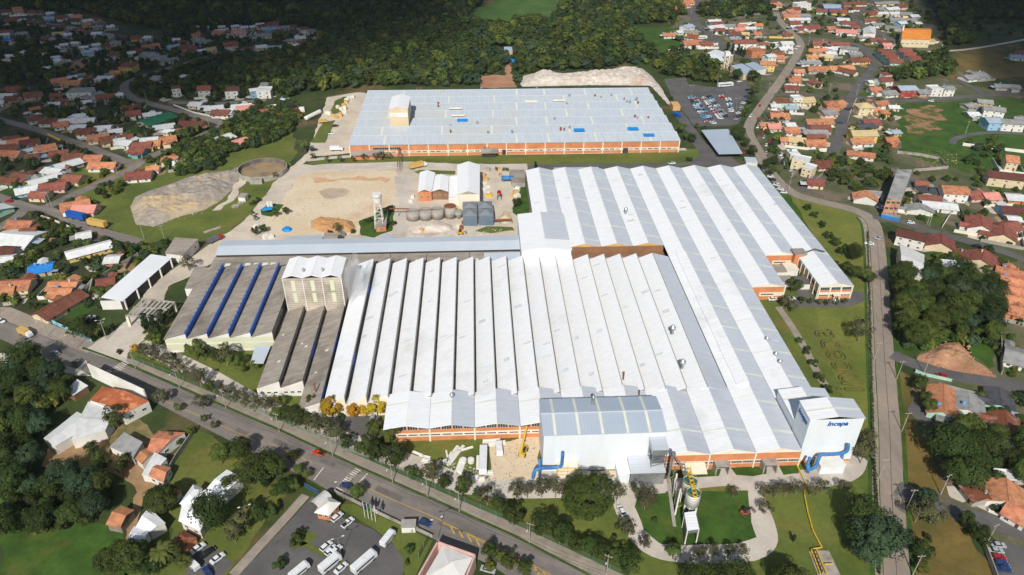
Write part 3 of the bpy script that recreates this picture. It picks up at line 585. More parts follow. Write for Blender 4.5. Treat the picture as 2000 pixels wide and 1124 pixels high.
# ================================================================== front row of gables
fr = tag(empty('brick_front_hall', (0, 0, 0)), 'orange brick front hall with four white gables and ribbon windows', 'factory hall', at=(0, 185, 8))
FX = [-33.4, -18.2, -3.0, 12.3, 27.5, 42.6, 57.6]
for k in range(6):
    y0 = 178.9 if k < 4 else 182.2
    bay_roof(fr, FX[k] + .05, FX[k + 1] - .05, y0, 196.4, 7.9, 1.45, m_white, m_white if k == 0 else m_zinc, [(190.5, .6, -1)])
    if k: MB().box(FX[k] - .2, FX[k] + .2, y0, 196.2, 7.5, 7.86).build('gutter', m_dark, fr)
yf = 181.2
for k in range(4):
    a, c = FX[k], FX[k + 1]; gable_front(fr, a, c, yf, 7.7, 1.4, m_brick, m_cream)
    for i in range(4): window(fr, a + 1.95 + i * 3.77, yf - .04, 5.2, 3.45, 1.75, 4, frame=m_cream)
    bb = MB(); bb.box(a, c, yf - .08, yf + .02, 2.0, 3.7); bb.build('render_band', m_cream, fr)
    for i in range(4): window(fr, a + 1.95 + i * 3.77, yf - .1, 2.5, 3.2, .8, 7)
    bb = MB(); bb.box(c - .3, c + .3, yf - .45, yf, 0, 7.6); bb.build('downpipe', m_cream, fr)
MB().box(FX[0], FX[0] + .3, yf, 194, 0, 7.6).build('wall', m_brick, fr)
# ================================================================== grey sawtooth hall with blue glazing
gs = tag(empty('grey_sawtooth_hall', (0, 0, 0)), 'grey fibre cement sawtooth hall with four bright blue glazing strips', 'factory hall', at=(-100, 260, 8))
e2 = [-123.8, -115.3, -107.0, -98.7, -90.4, -81.9]
vent_me = MB().box(-.2, .2, -.25, .25, 0, .55).mesh('roof_vent', m_steel)
for i in range(5):
    a, c = e2[i], e2[i + 1]; mb = MB()
    mb.slab([(a + (.2 if i else -.3), 233.6, 6.9), (c, 233.6, 9.3), (c, 286.4, 9.3), (a + (.2 if i else -.3), 286.4, 6.9)], .2); mb.build('roof', m_fibre, gs)
    g = MB(); g.box(c - .02, c + .14, 233.8, 286.2, (4.8 if i == 4 else 6.95), 9.2); g.build('glazing', m_kglz if i == 4 else m_blue, gs)
    if i < 4: MB().box(c - .25, c + .2, 233.6, 286.4, 9.3, 9.42).build('ridge_cap', m_blue, gs)
    w = MB(); w.add([(a, 233.9, 6.75), (c, 233.9, 6.75), (c, 233.9, 9.1), (a, 234.2, 6.75), (c, 234.2, 6.75), (c, 234.2, 9.1)], [(0, 1, 2), (5, 4, 3), (1, 4, 5, 2)]); w.build('gable_panel', m_wwall, gs)
    if i in (0, 2):
        for j in range(17): meshobj('roof_vent', vent_me, gs, (c - .5, 235.5 + j * 3.0, 9.2))
b = MB(); b.box(-123.8, -81.9, 234.0, 234.5, 0, 1.2, 0).box(-123.8, -81.9, 233.95, 234.5, 1.2, 4.0, 1).box(-123.8, -81.9, 234.0, 234.5, 4.0, 4.6, 0).box(-123.8, -81.9, 233.95, 234.5, 4.6, 6.75, 1); b.build('wall', [m_wwall, m_green], gs)
MB().box(-123.9, -123.6, 234.5, 286.4, 0, 6.7).build('wall', m_wwall, gs); MB().box(-123.9, -123.3, 233.6, 286.4, 6.72, 6.95).build('gutter', m_dark, gs)
lg = tag(empty('grey_sawtooth_hall', (0, 0, 0)), 'weathered grey three bay sawtooth hall below the dusty kiln tower', 'factory hall', at=(-68, 225, 7))
e3 = [(-82.0, -73.5, 205.8), (-73.5, -65.0, 205.8), (-65.0, -56.7, 193.9)]
for i, (a, c, y0) in enumerate(e3):
    mb = MB(); mb.slab([(a + .2, y0, 4.4), (c, y0, 7.5), (c, 256, 7.5), (a + .2, 256, 4.4)], .2); mb.build('roof', m_fibre, lg)
    g = MB(); g.box(c - .02, c + .14, y0 + .2, 256, 4.5, 7.35); g.build('glazing', m_kglz, lg)
    w = MB(); y = y0 + .2; w.add([(a, y, 0), (c, y, 0), (c, y, 7.3), (a, y, 4.2)], [(0, 1, 2, 3)]); w.build('wall', m_wwall, lg)
    for j in range(3): window(lg, a + 1.7 + j * 2.4, y - .02, 1.6, 1.5, .9, 2)
    for (u, v, s) in ((.6, 12 + i * 9, 1.2), (.35, 30 - i * 6, .9)):
        x = a + (c - a) * u; zz = 4.45 + 3.1 * u; yy = y0 + v; mb = MB(); mb.slab([(x, yy, zz), (x + s, yy, zz + .365 * s), (x + s, yy + s, zz + .365 * s), (x, yy + s, zz)], .03); mb.build('skylight', m_sky, lg)
for (i, y0_, ln) in ((1, 221, 9), (2, 223, 11), (2, 195.5, 9), (2, 236, 2)):
    c = e3[i][1]; MB().box(c + .12, c + .2, y0_, y0_ + ln, 4.7, 7.2).build('blue_pane', m_blue, lg)
# kiln tower with three gables
kt = tag(empty('kiln_tower', (0, 0, 0)), 'tall dusty tan tower with three small white gables among the sawtooth roofs', 'tower', at=(-68, 254, 20))
tx = [-80.2, -72.3, -64.5, -56.6]
MB().box(-80.2, -56.6, 253.8, 268.6, 4.0, 21.3).build('wall', m_dirty, kt)
for k in range(3):
    bay_roof(kt, tx[k] - .1, tx[k + 1] + .1, 253.4, 268.9, 21.4, 1.2, m_white, m_white); xm = (tx[k] + tx[k + 1]) / 2
    g = MB(); g.add([(tx[k], 253.6, 21.3), (tx[k + 1], 253.6, 21.3), (xm, 253.6, 22.4)], [(0, 1, 2), (2, 1, 0)]); g.build('gable_panel', m_dirty, kt)
    for (dz, h) in ((9.2, 4.4), (14.8, 5.0)): MB().box(xm - .8, xm + .8, 253.66, 253.9, dz, dz + h).build('light_panel', m_green, kt)
for k in range(4): MB().box(tx[k] - .15, tx[k] + .15, 253.6, 253.85, 5, 21.3).build('corner_post', m_wwall, kt)
for x in (-72.4, -64.6): MB().cone((x, 258), .45, .35, 21, 23.2, 8).build('roof_stack', m_gwall, kt)
# ================================================================== long low building and store behind the sawtooth
lb = tag(empty('long_shed', (0, 0, 0)), 'long low pale blue roofed shed behind the sawtooth hall', 'shed', at=(-50, 305, 6))
mb = MB(); mb.slab([(-123, 298.8, 6.5), (19.1, 298.8, 6.5), (19.1, 305.5, 7.6), (-123, 305.5, 7.6)], .2).slab([(-123, 305.5, 7.6), (19.1, 305.5, 7.6), (19.1, 312, 6.7), (-123, 312, 6.7)], .2); mb.build('roof', m_long, lb)
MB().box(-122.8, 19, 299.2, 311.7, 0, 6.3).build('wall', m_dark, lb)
mb = MB(); mb.slab([(-123.5, 289, 4.7), (19.1, 289, 4.7), (19.1, 298.9, 5.3), (-123.5, 298.9, 5.3)], .2); lr = mb.build('lower_roof', m_fibre, lb)
MB().box(-123.3, 19, 289.2, 298.7, 0, 4.45).build('wall', m_gwall, lb)
for x in (-117, -108, -104, -100, -96.5, -88, -84, -30, -12, -3): MB().slab([(x, 290, 4.81), (x + 2.4, 290, 4.81), (x + 2.4, 293.5, 5.02), (x, 293.5, 5.02)], .03).build('skylight', m_sky, lr)
for x in (-60, -42, -25, -5, 8): MB().slab([(x, 289.4, 4.78), (x + .25, 289.4, 4.78), (x + .25, 298.5, 5.36), (x, 298.5, 5.36)], .03).build('roof_joint', m_dark, lr)
mb = MB(); mb.slab([(2, 289.2, 5.4), (19, 289.2, 5.4), (19, 297, 5.9), (2, 297, 5.9)], .2); mb.build('patched_roof', m_long, lb)
for (xa, xb) in ((-93, -76), (-48, -42)):
    mb = MB(); mb.slab([(xa, 312.2, 6.6), (xb, 312.2, 6.6), (xb, 318, 5.4), (xa + 1.5, 318, 5.4)], .2); mb.build('rear_lean_to', m_long, lb)
o = MB().slab([(-76, 312.5, 5.6), (-69, 312.5, 5.6), (-69, 319, 6.2), (-76, 319, 6.2)], .2, 0).box(-75.8, -69.2, 312.8, 318.8, 0, 5.4, 1).build('store', [m_fibre, m_gwall]); tag(o, 'small grey roofed store behind the long shed', 'shed', at=(-72, 315, 4))
wb = tag(empty('white_store_hall', (0, 0, 0)), 'tall white box hall wedged between the two big roofs', 'factory hall', at=(30, 300, 13))
bay_roof(wb, 19.0, 42.0, 286.4, 322.2, 12.9, 1.2, m_white, m_zinc); MB().box(19.2, 41.8, 286.8, 322, 0, 12.8).build('wall', m_clad, wb)
mb = MB(); mb.slab([(18.9, 286.2, 13.0), (30.5, 286.2, 14.2), (30.5, 295, 14.2), (18.9, 295, 13.0)], .12).slab([(30.5, 286.2, 14.2), (42.1, 286.2, 13.0), (42.1, 295, 13.0), (30.5, 295, 14.2)], .12); mb.build('roof_sheet', m_white, wb)
g = MB(); g.add([(19.2, 286.6, 12.8), (41.8, 286.6, 12.8), (30.5, 286.6, 14.0)], [(0, 1, 2)]); g.build('gable_panel', m_clad, wb)
# ================================================================== tall press hall
ph = tag(empty('press_hall', (0, 0, 0)), 'tall windowless pale box hall with steel blue roof beside the building site', 'factory hall', at=(38, 170, 14))
MB().box(18.8, 57.5, 165.5, 181.6, 0, 16.4).build('wall', m_clad, ph)
mb = MB(); mb.slab([(18.5, 165.1, 16.6), (57.8, 165.1, 16.6), (57.8, 173.5, 18.1), (18.5, 173.5, 18.1)], .25).slab([(18.5, 173.5, 18.1), (57.8, 173.5, 18.1), (57.8, 182, 16.6), (18.5, 182, 16.6)], .25); pr_ = mb.build('roof', m_groof, ph)
for x0, x1 in ((18.8, 19.0), (57.3, 57.5)):
    g = MB(); xx = x0 if x0 < 30 else x1; g.add([(xx, 165.5, 16.3), (xx, 181.6, 16.3), (xx, 173.5, 17.9)], [(0, 1, 2), (2, 1, 0)]); g.build('gable_panel', m_clad, ph)
for x in (22.0, 29.5, 37.0, 45.0, 52.0):
    s = MB(); s.slab([(x, 165.1, 16.64), (x + .85, 165.1, 16.64), (x + .85, 173.4, 18.14), (x, 173.4, 18.14)], .05).slab([(x, 173.6, 18.14), (x + .85, 173.6, 18.14), (x + .85, 182, 16.64), (x, 182, 16.64)], .05); s.build('skylight', m_sky, pr_)
MB().box(18.4, 57.9, 173.3, 173.7, 18.05, 18.22).build('ridge_cap', m_zinc, ph)
MB().cone((36, 178), .55, .55, 16.5, 20.6, 12).cone((36, 178), .75, .3, 20.6, 21.3, 12).build('roof_stack', m_steel, ph)
an = tag(empty('stair_tower', (0, 0, 0)), 'open galvanised stair tower over a low metal annex', 'stair tower', at=(52, 160, 8))
MB().box(46.2, 57, 158.6, 165.3, 0, 5.6).build('annex', m_steel, an); MB().slab([(46, 158.3, 5.7), (57.2, 158.3, 5.7), (57.2, 165.4, 6.3), (46, 165.4, 6.3)], .15).build('roof', m_zinc, an)
MB().slab([(42.2, 159, 4.2), (46.1, 159, 5.0), (46.1, 165.3, 5.0), (42.2, 165.3, 4.2)], .15).build('roof', m_white, an); MB().box(42.5, 46, 159.3, 165.2, 0, 4.1).build('annex', m_clad, an)
for x in (52.7, 57.1):
    for y in (160.2, 165): MB().box(x - .12, x + .12, y - .12, y + .12, 5.6, 14.2).build('post', m_steel, an)
for i in range(6):
    z = 6.6 + i * 1.1; MB().box(52.8, 57.0, 160.3 if i % 2 else 163, 162.4 if i % 2 else 165, z, z + .12).build('landing', m_steel, an)
    MB().tube([(52.8, 160.2, z), (57, 160.2, z + 1.0)], .07, 4).build('brace', m_steel, an)
MB().box(52.5, 57.3, 160, 165.2, 11.6, 14.1).build('cladding', m_steel, an); MB().slab([(52.3, 159.8, 14.2), (57.5, 159.8, 14.2), (57.5, 165.4, 14.5), (52.3, 165.4, 14.5)], .15).build('roof', m_zinc, an)
# ================================================================== logo tower
tw = tag(empty('spray_dryer_tower', (0, 0, 0)), 'tall white tower with blue lettering at the corner of the factory', 'tower', at=(112, 168, 15))
MB().box(103.3, 120.9, 165.6, 174.3, 1.2, 19.5).build('wall', m_clad, tw); MB().box(103.4, 120.8, 165.75, 174.2, 0, 1.3).build('plinth', m_brick, tw)
bay_roof(tw, 103.1, 121.1, 165.3, 174.5, 19.6, 1.2, m_white, m_zinc, [(169.4, .7, -1), (169.4, .7, 1)])
for y in (165.55, 174.35):
    g = MB(); g.add([(103.3, y, 19.4), (120.9, y, 19.4), (112.1, y, 20.6)], [(0, 1, 2), (2, 1, 0)]); g.build('gable_panel', m_clad, tw)
lw = tag(empty('tower_annex_hall', (0, 0, 0)), 'white lower box hall adjoining the lettered tower', 'factory hall', at=(112, 182, 10))
MB().box(103.4, 119.8, 174.4, 189.6, 0, 10.8).build('wall', m_clad, lw); bay_roof(lw, 103.2, 120.0, 174.4, 189.8, 10.9, 1.1, m_white, m_zinc, [(184.6, .8, -1), (184.6, .8, 1)])
g = MB(); g.add([(103.4, 189.55, 10.7), (119.8, 189.55, 10.7), (111.6, 189.55, 11.8)], [(0, 1, 2), (2, 1, 0)]); g.build('gable_panel', m_clad, lw)
MB().box(103.2, 118.4, 190.4, 191, 0, 7.0).build('wall', m_clad, lw)
def text_mesh(txt, size, depth, shear=0., bold=0.):
    cu = bpy.data.curves.new('lettering', 'FONT'); cu.body = txt; cu.size = size; cu.extrude = depth; cu.shear = shear; cu.offset = bold; cu.align_x = 'CENTER'; cu.resolution_u = 3
    ob = bpy.data.objects.new('lettering', cu); COL.objects.link(ob); bpy.context.view_layer.update()
    me = bpy.data.meshes.new_from_object(ob.evaluated_get(bpy.context.evaluated_depsgraph_get())); bpy.data.objects.remove(ob); bpy.data.curves.remove(cu); me.name = 'lettering'; return me
lm = text_mesh('Incepa', 2.6, .06, .22, .055); lm.materials.clear(); lm.materials.append(m_logo)
o = meshobj('lettering', lm, tw, (112.6, 165.5, 16.6)); o.rotation_euler = (math.pi / 2, 0, 0); o['label'] = 'blue slanted letters reading Incepa on the tower front'
o = meshobj('lettering', lm, tw, (103.2, 170.2, 16.0)); o.rotation_euler = (math.pi / 2, 0, -math.pi / 2); o['label'] = 'blue slanted letters reading Incepa on the tower side'
# ================================================================== back hall
bh = tag(empty('kiln_hall', (0, 0, 0)), 'wide blue grey roofed back hall with long orange brick front', 'factory hall', at=(20, 480, 9))
BY0, BY1, BX0, BX1 = 427.6, 530.5, -79, 127.3; nb = 7; bd = (BY1 - BY0) / nb
for k in range(nb):
    y0 = BY0 + k * bd; y1 = y0 + bd; ym = y0 + bd * .82; mb = MB()
    mb.slab([(BX0, y0 + .05, 8.0), (BX1, y0 + .05, 8.0), (BX1, ym, 9.3), (BX0, ym, 9.3)], .2).slab([(BX0, ym, 9.3), (BX1, ym, 9.3), (BX1, y1, 8.1), (BX0, y1, 8.1)], .2)
    r = mb.build('roof', m_back, bh); g = MB(); g.box(BX0, BX1, ym - .2, ym + .2, 9.25, 9.42); g.build('ridge_cap', m_long, r)
    for x in ([-62, -24, 8, 58, 96] if k % 2 else [-58, 24, 44, 74, 108]):
        x += k * .8; s = MB(); s.slab([(x, y0 + .3, 8.07), (x + 1.3, y0 + .3, 8.07), (x + 1.3, ym - .3, 9.32), (x, ym - .3, 9.32)], .05); s.build('skylight', m_sky, r)
MB().box(BX0 + .2, BX1 - .2, BY0 + .3, BY1 - .3, 0, 7.8).build('wall', m_brick, bh); MB().box(BX0, BX1, BY0 + .05, BY0 + .28, 7.2, 7.75).build('fascia', m_gwall, bh)
MB().box(BX0 + 3, BX1 - .3, BY0 + .18, BY0 + .32, 2.0, 3.6).build('render_band', m_cream, bh)
for i in range(18):
    x = BX0 + .4 + i * 12.08; MB().box(x - .3, x + .3, BY0 - .15, BY0 + .3, 0, 7.6).build('pilaster', m_cream, bh)
    if i < 17:
        for j in range(3): window(bh, x + 2.4 + j * 3.6, BY0 + .16, 2.4, 3.0, .9, 5, glass=m_glass if (i + j) % 3 else m_dglz)
window(bh, -56, BY0 + .1, 4.6, 17, 1.5, 14); 
for x in (17, 93): MB().box(x - 1.6, x + 1.6, BY0 + .05, BY0 + .4, 0, 3.4).build('door', m_dark, bh)
MB().box(-75.5, -59, 423, 427.8, 0, 3.0).build('porch_wall', m_brick, bh); MB().slab([(-77, 421.8, 3.2), (-58, 421.8, 3.2), (-58, 427.9, 4.4), (-77, 427.9, 4.4)], .2).build('porch_roof', m_fibre, bh)
MB().slab([(2, 422.5, 3.4), (12.5, 422.5, 3.4), (12.5, 428, 4.8), (2, 428, 4.8)], .2).build('porch_roof', m_fibre, bh); MB().box(3, 11.5, 424, 427.8, 0, 3.1).build('porch_wall', m_dark, bh)
for (x, y) in ((-13, 463), (62, 443), (97, 444), (105, 432.5)): MB().slab([(x, y, 8.9), (x + 7, y, 8.9), (x + 7, y + 4, 9.4), (x, y + 4, 9.4)], .08).build('tarpaulin', m_tarp, bh)
for (x, y) in ((-19, 487), (-17, 473), (34, 500), (54, 501)): MB().box(x, x + 9, y, y + 1.0, 9.0, 10.0).build('ridge_vent', m_cream, bh)
rs = random.Random(3)
vm = MB().cone((0, 0), .4, .4, 0, 1.5, 8).cone((0, 0), .75, .25, 1.5, 2.0, 8).mesh('roof_stack', m_rust); vm2 = MB().cone((0, 0), .45, .45, 0, 1.2, 8).cone((0, 0), .7, .5, 1.2, 2.0, 8).mesh('roof_stack', m_steel)
for (px, py) in ((856, 203), (856, 208), (880, 246), (1095, 253), (1102, 253), (1112, 250), (1083, 233), (1107, 203), (1112, 188), (1162, 188), (1174, 190), (1194, 187), (1219, 193), (1224, 200), (1230, 201), (1243, 195), (1246, 202), (1240, 229), (1245, 231), (1266, 230), (953, 260), (1000, 258), (880, 257), (815, 174), (822, 174), (940, 172), (1048, 172), (932, 240)):
    p = G(px, py + 1.5, 8.7); p.y = min(max(p.y, BY0 + 2), BY1 - 1); meshobj('roof_stack', vm if rs.random() < .6 else vm2, bh, (p.x, p.y, 8.3), 0, rs.uniform(.9, 1.3))
bt = tag(empty('rooftop_tower', (0, 0, 0)), 'cream tower block with white gable roof standing on the back hall', 'tower', at=(-50, 457, 20))
MB().box(-56, -44.2, 457.2, 481, 8.0, 20.1).build('wall', m_tan, bt); bay_roof(bt, -56.3, -43.9, 456.8, 481.3, 20.2, 1.6, m_white, m_white)
g = MB(); g.add([(-56, 457.1, 20), (-44.2, 457.1, 20), (-50.1, 457.1, 21.5)], [(0, 1, 2)]); g.build('gable_panel', m_tan, bt); MB().box(-55.8, -44.4, 457.0, 457.3, 14.6, 17.4).build('sign_band', m_wwall, bt)
lm2 = text_mesh('Incepa', 1.7, .03, .2, .01); lm2.materials.clear(); lm2.materials.append(pmat('faded_blue', S(196, 214, 232), S(206, 220, 234), .5))
for x in (-53, -47): o = meshobj('lettering', lm2, bt, (x, 456.95, 15.3)); o.rotation_euler = (math.pi / 2, 0, 0); o.scale = (.8, 1, 1)
# rooftop stacks of the main roofs
sm = MB().cone((0, 0), .55, .55, 0, 2.2, 12).cone((0, 0), 1.0, 1.0, 2.0, 2.7, 12).cone((0, 0), 1.0, .35, 2.7, 3.5, 12).mesh('roof_ventilator', m_steel)
for i, (px, py, z, own, s) in enumerate(((1313, 650, 8.6, saw, 1.15), (1332, 717, 8.6, saw, 1.15), (1222, 416, 8.2, hall, 1.0), (1514, 697, 8.0, hall, .8), (1522, 712, 8.0, hall, .8), (1497, 667, 8.0, hall, .8), (883, 778, 8.9, fr, .8), (1630, 590, 7.8, hall, .5), (1514, 402, 8, hall, .5))):
    p = G(px, py, z); meshobj('roof_ventilator', sm, own, (p.x, p.y, z - .4), 0, s)
for (px, py, own) in ((1218, 735, saw), (1248, 771, fr), (615, 758, lg)): p = G(px, py, 8.6); MB().cone((p.x, p.y), .28, .28, 7.0, 10.6, 8).build('flue_pipe', m_rust, own)

# replaced sheets on the big roofs
m_patch = pmat('replaced_sheet', S(222, 225, 227), S(208, 211, 214), .3, rough=.6, vary=.05)
pq = random.Random(31)
for i in range(1, 18):
    for k in range(2):
        a, c = edges[i] + .85, edges[i + 1]; u0 = pq.uniform(.05, .5); u1 = min(.97, u0 + pq.uniform(.25, .5)); y = pq.uniform(YS0 + 4, YS1 - 6); w = pq.choice((1.05, 1.05, 2.1)); z = lambda u: ZL + .2 + (ZH - ZL - .2) * u + .03
        MB().slab([(a + (c - a) * u0, y, z(u0)), (a + (c - a) * u1, y, z(u1)), (a + (c - a) * u1, y + w, z(u1)), (a + (c - a) * u0, y + w, z(u0))], .03).build('roof_patch', m_patch, saw)
for k in range(9):
    for j in range(4):
        x0, xm = V[k] + .1, (V[k] + V[k + 1]) / 2; u0 = pq.uniform(.05, .5); u1 = min(.95, u0 + pq.uniform(.25, .5)); y = pq.uniform(fronts[k] + 5, YB - 8); w = pq.choice((1.05, 1.05, 2.1)); s = pq.choice((-1, 1)); z = lambda u: ZE + RS * u + .025
        X_ = (lambda u: x0 + (xm - x0) * u) if s < 0 else (lambda u: V[k + 1] - .1 - (xm - x0) * u)
        q = [(X_(u0), y, z(u0)), (X_(u1), y, z(u1)), (X_(u1), y + w, z(u1)), (X_(u0), y + w, z(u0))]
        MB().slab(q if s < 0 else q[::-1], .02).build('roof_patch', m_patch, hall)
# ------------------------------------------------------------------ buildings given by the pixel corners of their eaves
FOOT = []     # footprints, kept clear of trees
def qb(name, corners, z, rise, mode, roofm, wallm, desc, cat='building', where='', over=.35, base=0., group=None, wins=0, front=None, door=False, winz=None, cols=None):
    """corners: front-left, front-right, back-right, back-left at eave height z. mode: 'x' ridge parallel to the front, 'y' ridge front to back, 'hip', 'mono', 'flat'"""
    c = [G(p[0], p[1], z) for p in corners]
    return wb3(name, c, z, rise, mode, roofm, wallm, desc, cat, where, over, base, group, wins, front, door, winz, cols)
def wb3(name, c, z, rise, mode, roofm, wallm, desc, cat='building', where='', over=.35, base=0., group=None, wins=0, front=None, door=False, winz=None, cols=None):
    cen = sum(c, Vector()) / 4; root = empty(name, (cen.x, cen.y, 0)); tag(root, desc, cat, where, group, at=(cen.x, cen.y, z * .6))
    FOOT.append([Vector((p.x, p.y, 0)) for p in c])
    loc = [p - Vector((cen.x, cen.y, 0)) for p in c]
    def grow(k):
        out = []
        for p in loc:
            h = Vector((p.x, p.y, 0)); out.append(p + h.normalized() * k)
        return out
    W = MB(); w = [(p.x, p.y) for p in loc]; W.prism(w, base, z - .05)
    q = grow(over); FL, FR, BR, BL = q; up = Vector((0, 0, rise)); R_ = MB(); t = .16
    if mode == 'flat':
        R_.slab([FL, FR, BR, BL], .3)
    elif mode == 'mono':
        R_.slab([FL, FR, BR + up, BL + up], t); l0, l1, l2, l3 = loc
        W.add([l0, l3, l3 + up, l1, l2, l2 + up], [(0, 1, 2), (5, 4, 3), (1, 4, 5, 2)])
    elif mode == 'x':
        a = (FL + BL) / 2 + up; b = (FR + BR) / 2 + up; R_.slab([FL, FR, b, a], t).slab([a, b, BR, BL], t)
        la = (loc[0] + loc[3]) / 2 + up * .95; lb_ = (loc[1] + loc[2]) / 2 + up * .95; W.add([loc[0], loc[3], la, loc[1], loc[2], lb_], [(0, 1, 2), (2, 1, 0), (3, 4, 5), (5, 4, 3)])
    elif mode == 'y':
        a = (FL + FR) / 2 + up; b = (BL + BR) / 2 + up; R_.slab([FL, a, b, BL], t).slab([a, FR, BR, b], t)
        la = (loc[0] + loc[1]) / 2 + up * .95; lb_ = (loc[3] + loc[2]) / 2 + up * .95; W.add([loc[0], loc[1], la, loc[3], loc[2], lb_], [(0, 1, 2), (2, 1, 0), (3, 4, 5), (5, 4, 3)])
    else:
        wid = (FR - FL).length; dep = (BL - FL).length
        if wid >= dep:
            u = (FR - FL).normalized() * dep * .5; a = (FL + BL) / 2 + u + up; b = (FR + BR) / 2 - u + up
            if (b - a).dot(FR - FL) < .1: a = b = (FL + FR + BL + BR) / 4 + up
            R_.add([FL, FR, BR, BL, a, b], [(0, 1, 5, 4), (1, 2, 5), (2, 3, 4, 5), (3, 0, 4)])
        else:
            u = (BL - FL).normalized() * wid * .5; a = (FL + FR) / 2 + u + up; b = (BL + BR) / 2 - u + up
            R_.add([FL, FR, BR, BL, a, b], [(0, 1, 4), (1, 2, 5, 4), (2, 3, 5), (3, 0, 4, 5)])
        R_.add([p - Vector((0, 0, .2)) for p in (FL, FR, BR, BL)] + [FL, FR, BR, BL], [(3, 2, 1, 0), (0, 1, 5, 4), (1, 2, 6, 5), (2, 3, 7, 6), (3, 0, 4, 7)])
    W.build('wall', wallm, root); R_.build('roof', roofm, root)
    sides = [(0, 1), (3, 0), (1, 2)]
    for si, (i, j) in enumerate(sides):
        n = (wins if isinstance(wins, int) else wins[si]) if wins else 0
        if not n: continue
        a, b = loc[i], loc[j]; d = (b - a); L = d.length; d.normalize(); rz = math.atan2(d.y, d.x); nrm = Vector((d.y, -d.x, 0))
        for k in range(n):
            p = a + d * L * (k + .5) / n + nrm * .03
            for zz in (winz or (z * .42,)): window(root, p.x, p.y, zz, min(1.5, L / n * .6), 1.0, 2, rz=rz)
        if door and si == 0:
            p = a + d * L * .5 / n * (2 if n > 1 else 1.6) + nrm * .05; dm = MB().box(-.5, .5, -.06, .02, 0, 2.1).build('door', m_rust, root); dm.location = (p.x, p.y, 0); dm.rotation_euler = (0, 0, rz)
    return root
def zc(ox, oy, s):
    return lambda *pts: [(ox + x / s, oy + y / s) for x, y in pts]
# ---- yard buildings west of the hall
zz = zc(780, 300, 6.244)
qb('workshop', zz((228, 470), (390, 465), (436, 238), (250, 232)), 6.0, 1.6, 'y', m_white, m_brick, 'white gabled workshop with brick end, the westernmost of three in the clay yard', 'workshop', over=.3, wins=(2, 0, 0))
qb('workshop', zz((392, 462), (596, 462), (600, 285), (425, 278)), 5.2, 1.5, 'y', m_white, m_brown, 'wide low white gabled workshop between its two taller neighbours', 'workshop', over=.3, wins=(3, 0, 0))
qb('lean_to', zz((600, 528), (706, 525), (706, 272), (610, 285)), 4.5, .3, 'mono', m_white, m_gwall, 'low white lean-to joining two workshops', 'lean-to', over=.05)
qb('workshop', zz((706, 502), (978, 497), (980, 140), (706, 142)), 10.0, 2.2, 'y', m_white, m_cream, 'tallest white gabled workshop with cream end wall in the clay yard', 'workshop', over=.25)
for i, (a, b) in enumerate((((772, 668), (952, 668)), ((962, 668), (1140, 664)))):
    c = zz(a, b, (b[0] - 12, 585), (a[0], 588)); c = c[:2] + c[2:]
    h1 = zz((774, 762), (950, 762), (950, 668), (774, 668)) if i == 0 else zz((965, 757), (1148, 757), (1142, 665), (962, 668))
    h2 = zz((772, 670), (946, 668), (946, 586), (772, 590)) if i == 0 else zz((962, 666), (1138, 664), (1126, 582), (950, 586))
    qb('press_shed', h1, 6.0, 1.3, 'hip', pmat('slate_grey_sheet', S(134, 140, 146), S(120, 126, 132), .1, stripe=('Y', .8, .1)), pmat('blue_grey_clad', S(112, 128, 142), S(100, 116, 130), .1), 'grey hip roofed filter shed, front pair', 'shed', over=.1)
    qb('press_shed', h2, 6.0, 1.3, 'hip', MATS['slate_grey_sheet'], MATS['blue_grey_clad'], 'grey hip roofed filter shed, rear pair', 'shed', over=.1)
# slurry tanks
for i, (px, py, r, h) in enumerate(((808, 428, 3.4, 4.6), (832, 427, 3.5, 5.0), (855, 425.5, 3.4, 5.0), (880, 424, 3.1, 6.5))):
    p = G(px, py); rt = tag(empty('slurry_tank', p), ['round grey slurry tank with pipe frame nearest the lane', 'second round grey slurry tank from the lane', 'third round grey slurry tank from the lane', 'round concrete tank with brown lid beside the filter sheds'][i], 'tank', group='slurry tanks in the clay yard')
    MB().cone((0, 0), r, r, 0, h, 22).build('shell', m_concw if i == 3 else m_gwall, rt, True); MB().cone((0, 0), r + .1, r * .8, h, h + .25, 22).build('lid', m_rust if i == 3 else m_concw, rt)
    MB().tube([(-r - .1, -r * .4, 0), (-r - .1, -r * .4, h + .8), (r, -r * .4, h + .8), (r, -r * .4, 0)], .12, 5).build('pipe', m_rust, rt); FOOT.append([Vector((p.x - r, p.y - r, 0)), Vector((p.x + r, p.y - r, 0)), Vector((p.x + r, p.y + r, 0)), Vector((p.x - r, p.y + r, 0))])
p = G(896, 427); rt = tag(empty('mixer_cone', p), 'conical steel mixer beside the filter sheds', 'mixer'); MB().cone((0, 0), .8, 2.4, 0, 3, 14).build('hopper', m_steel, rt); MB().cone((0, 0), 2.4, 2.2, 3, 4.6, 14).build('drum', m_gwall, rt); MB().tube([(0, 0, 4.6), (0, 2, 6), (-3, 2, 6)], .25, 6).build('pipe', m_yelp, rt)
for k in range(5):
    p = G(879 + k * 3.6, 402 - k * .3); o = MB().cone((0, 0), .7, .7, 0, 4.2, 10).cone((0, 0), .7, .2, 4.2, 4.9, 10).build('filter_cylinder', m_wwall); o.location = p; tag(o, 'slim white filter cylinder behind the slurry tanks', 'cylinder', group='white filter cylinders')
p0, p1 = G(902, 441), G(1000, 437); rt = tag(empty('pipe_rack', p0), 'red brown pipe rack along the filter sheds', 'pipe rack')
for k in range(2): MB().tube([(0, k * .9, 2.2), (p1.x - p0.x, p1.y - p0.y + k * .9, 2.2)], .3, 6).build('pipe', m_rust, rt)
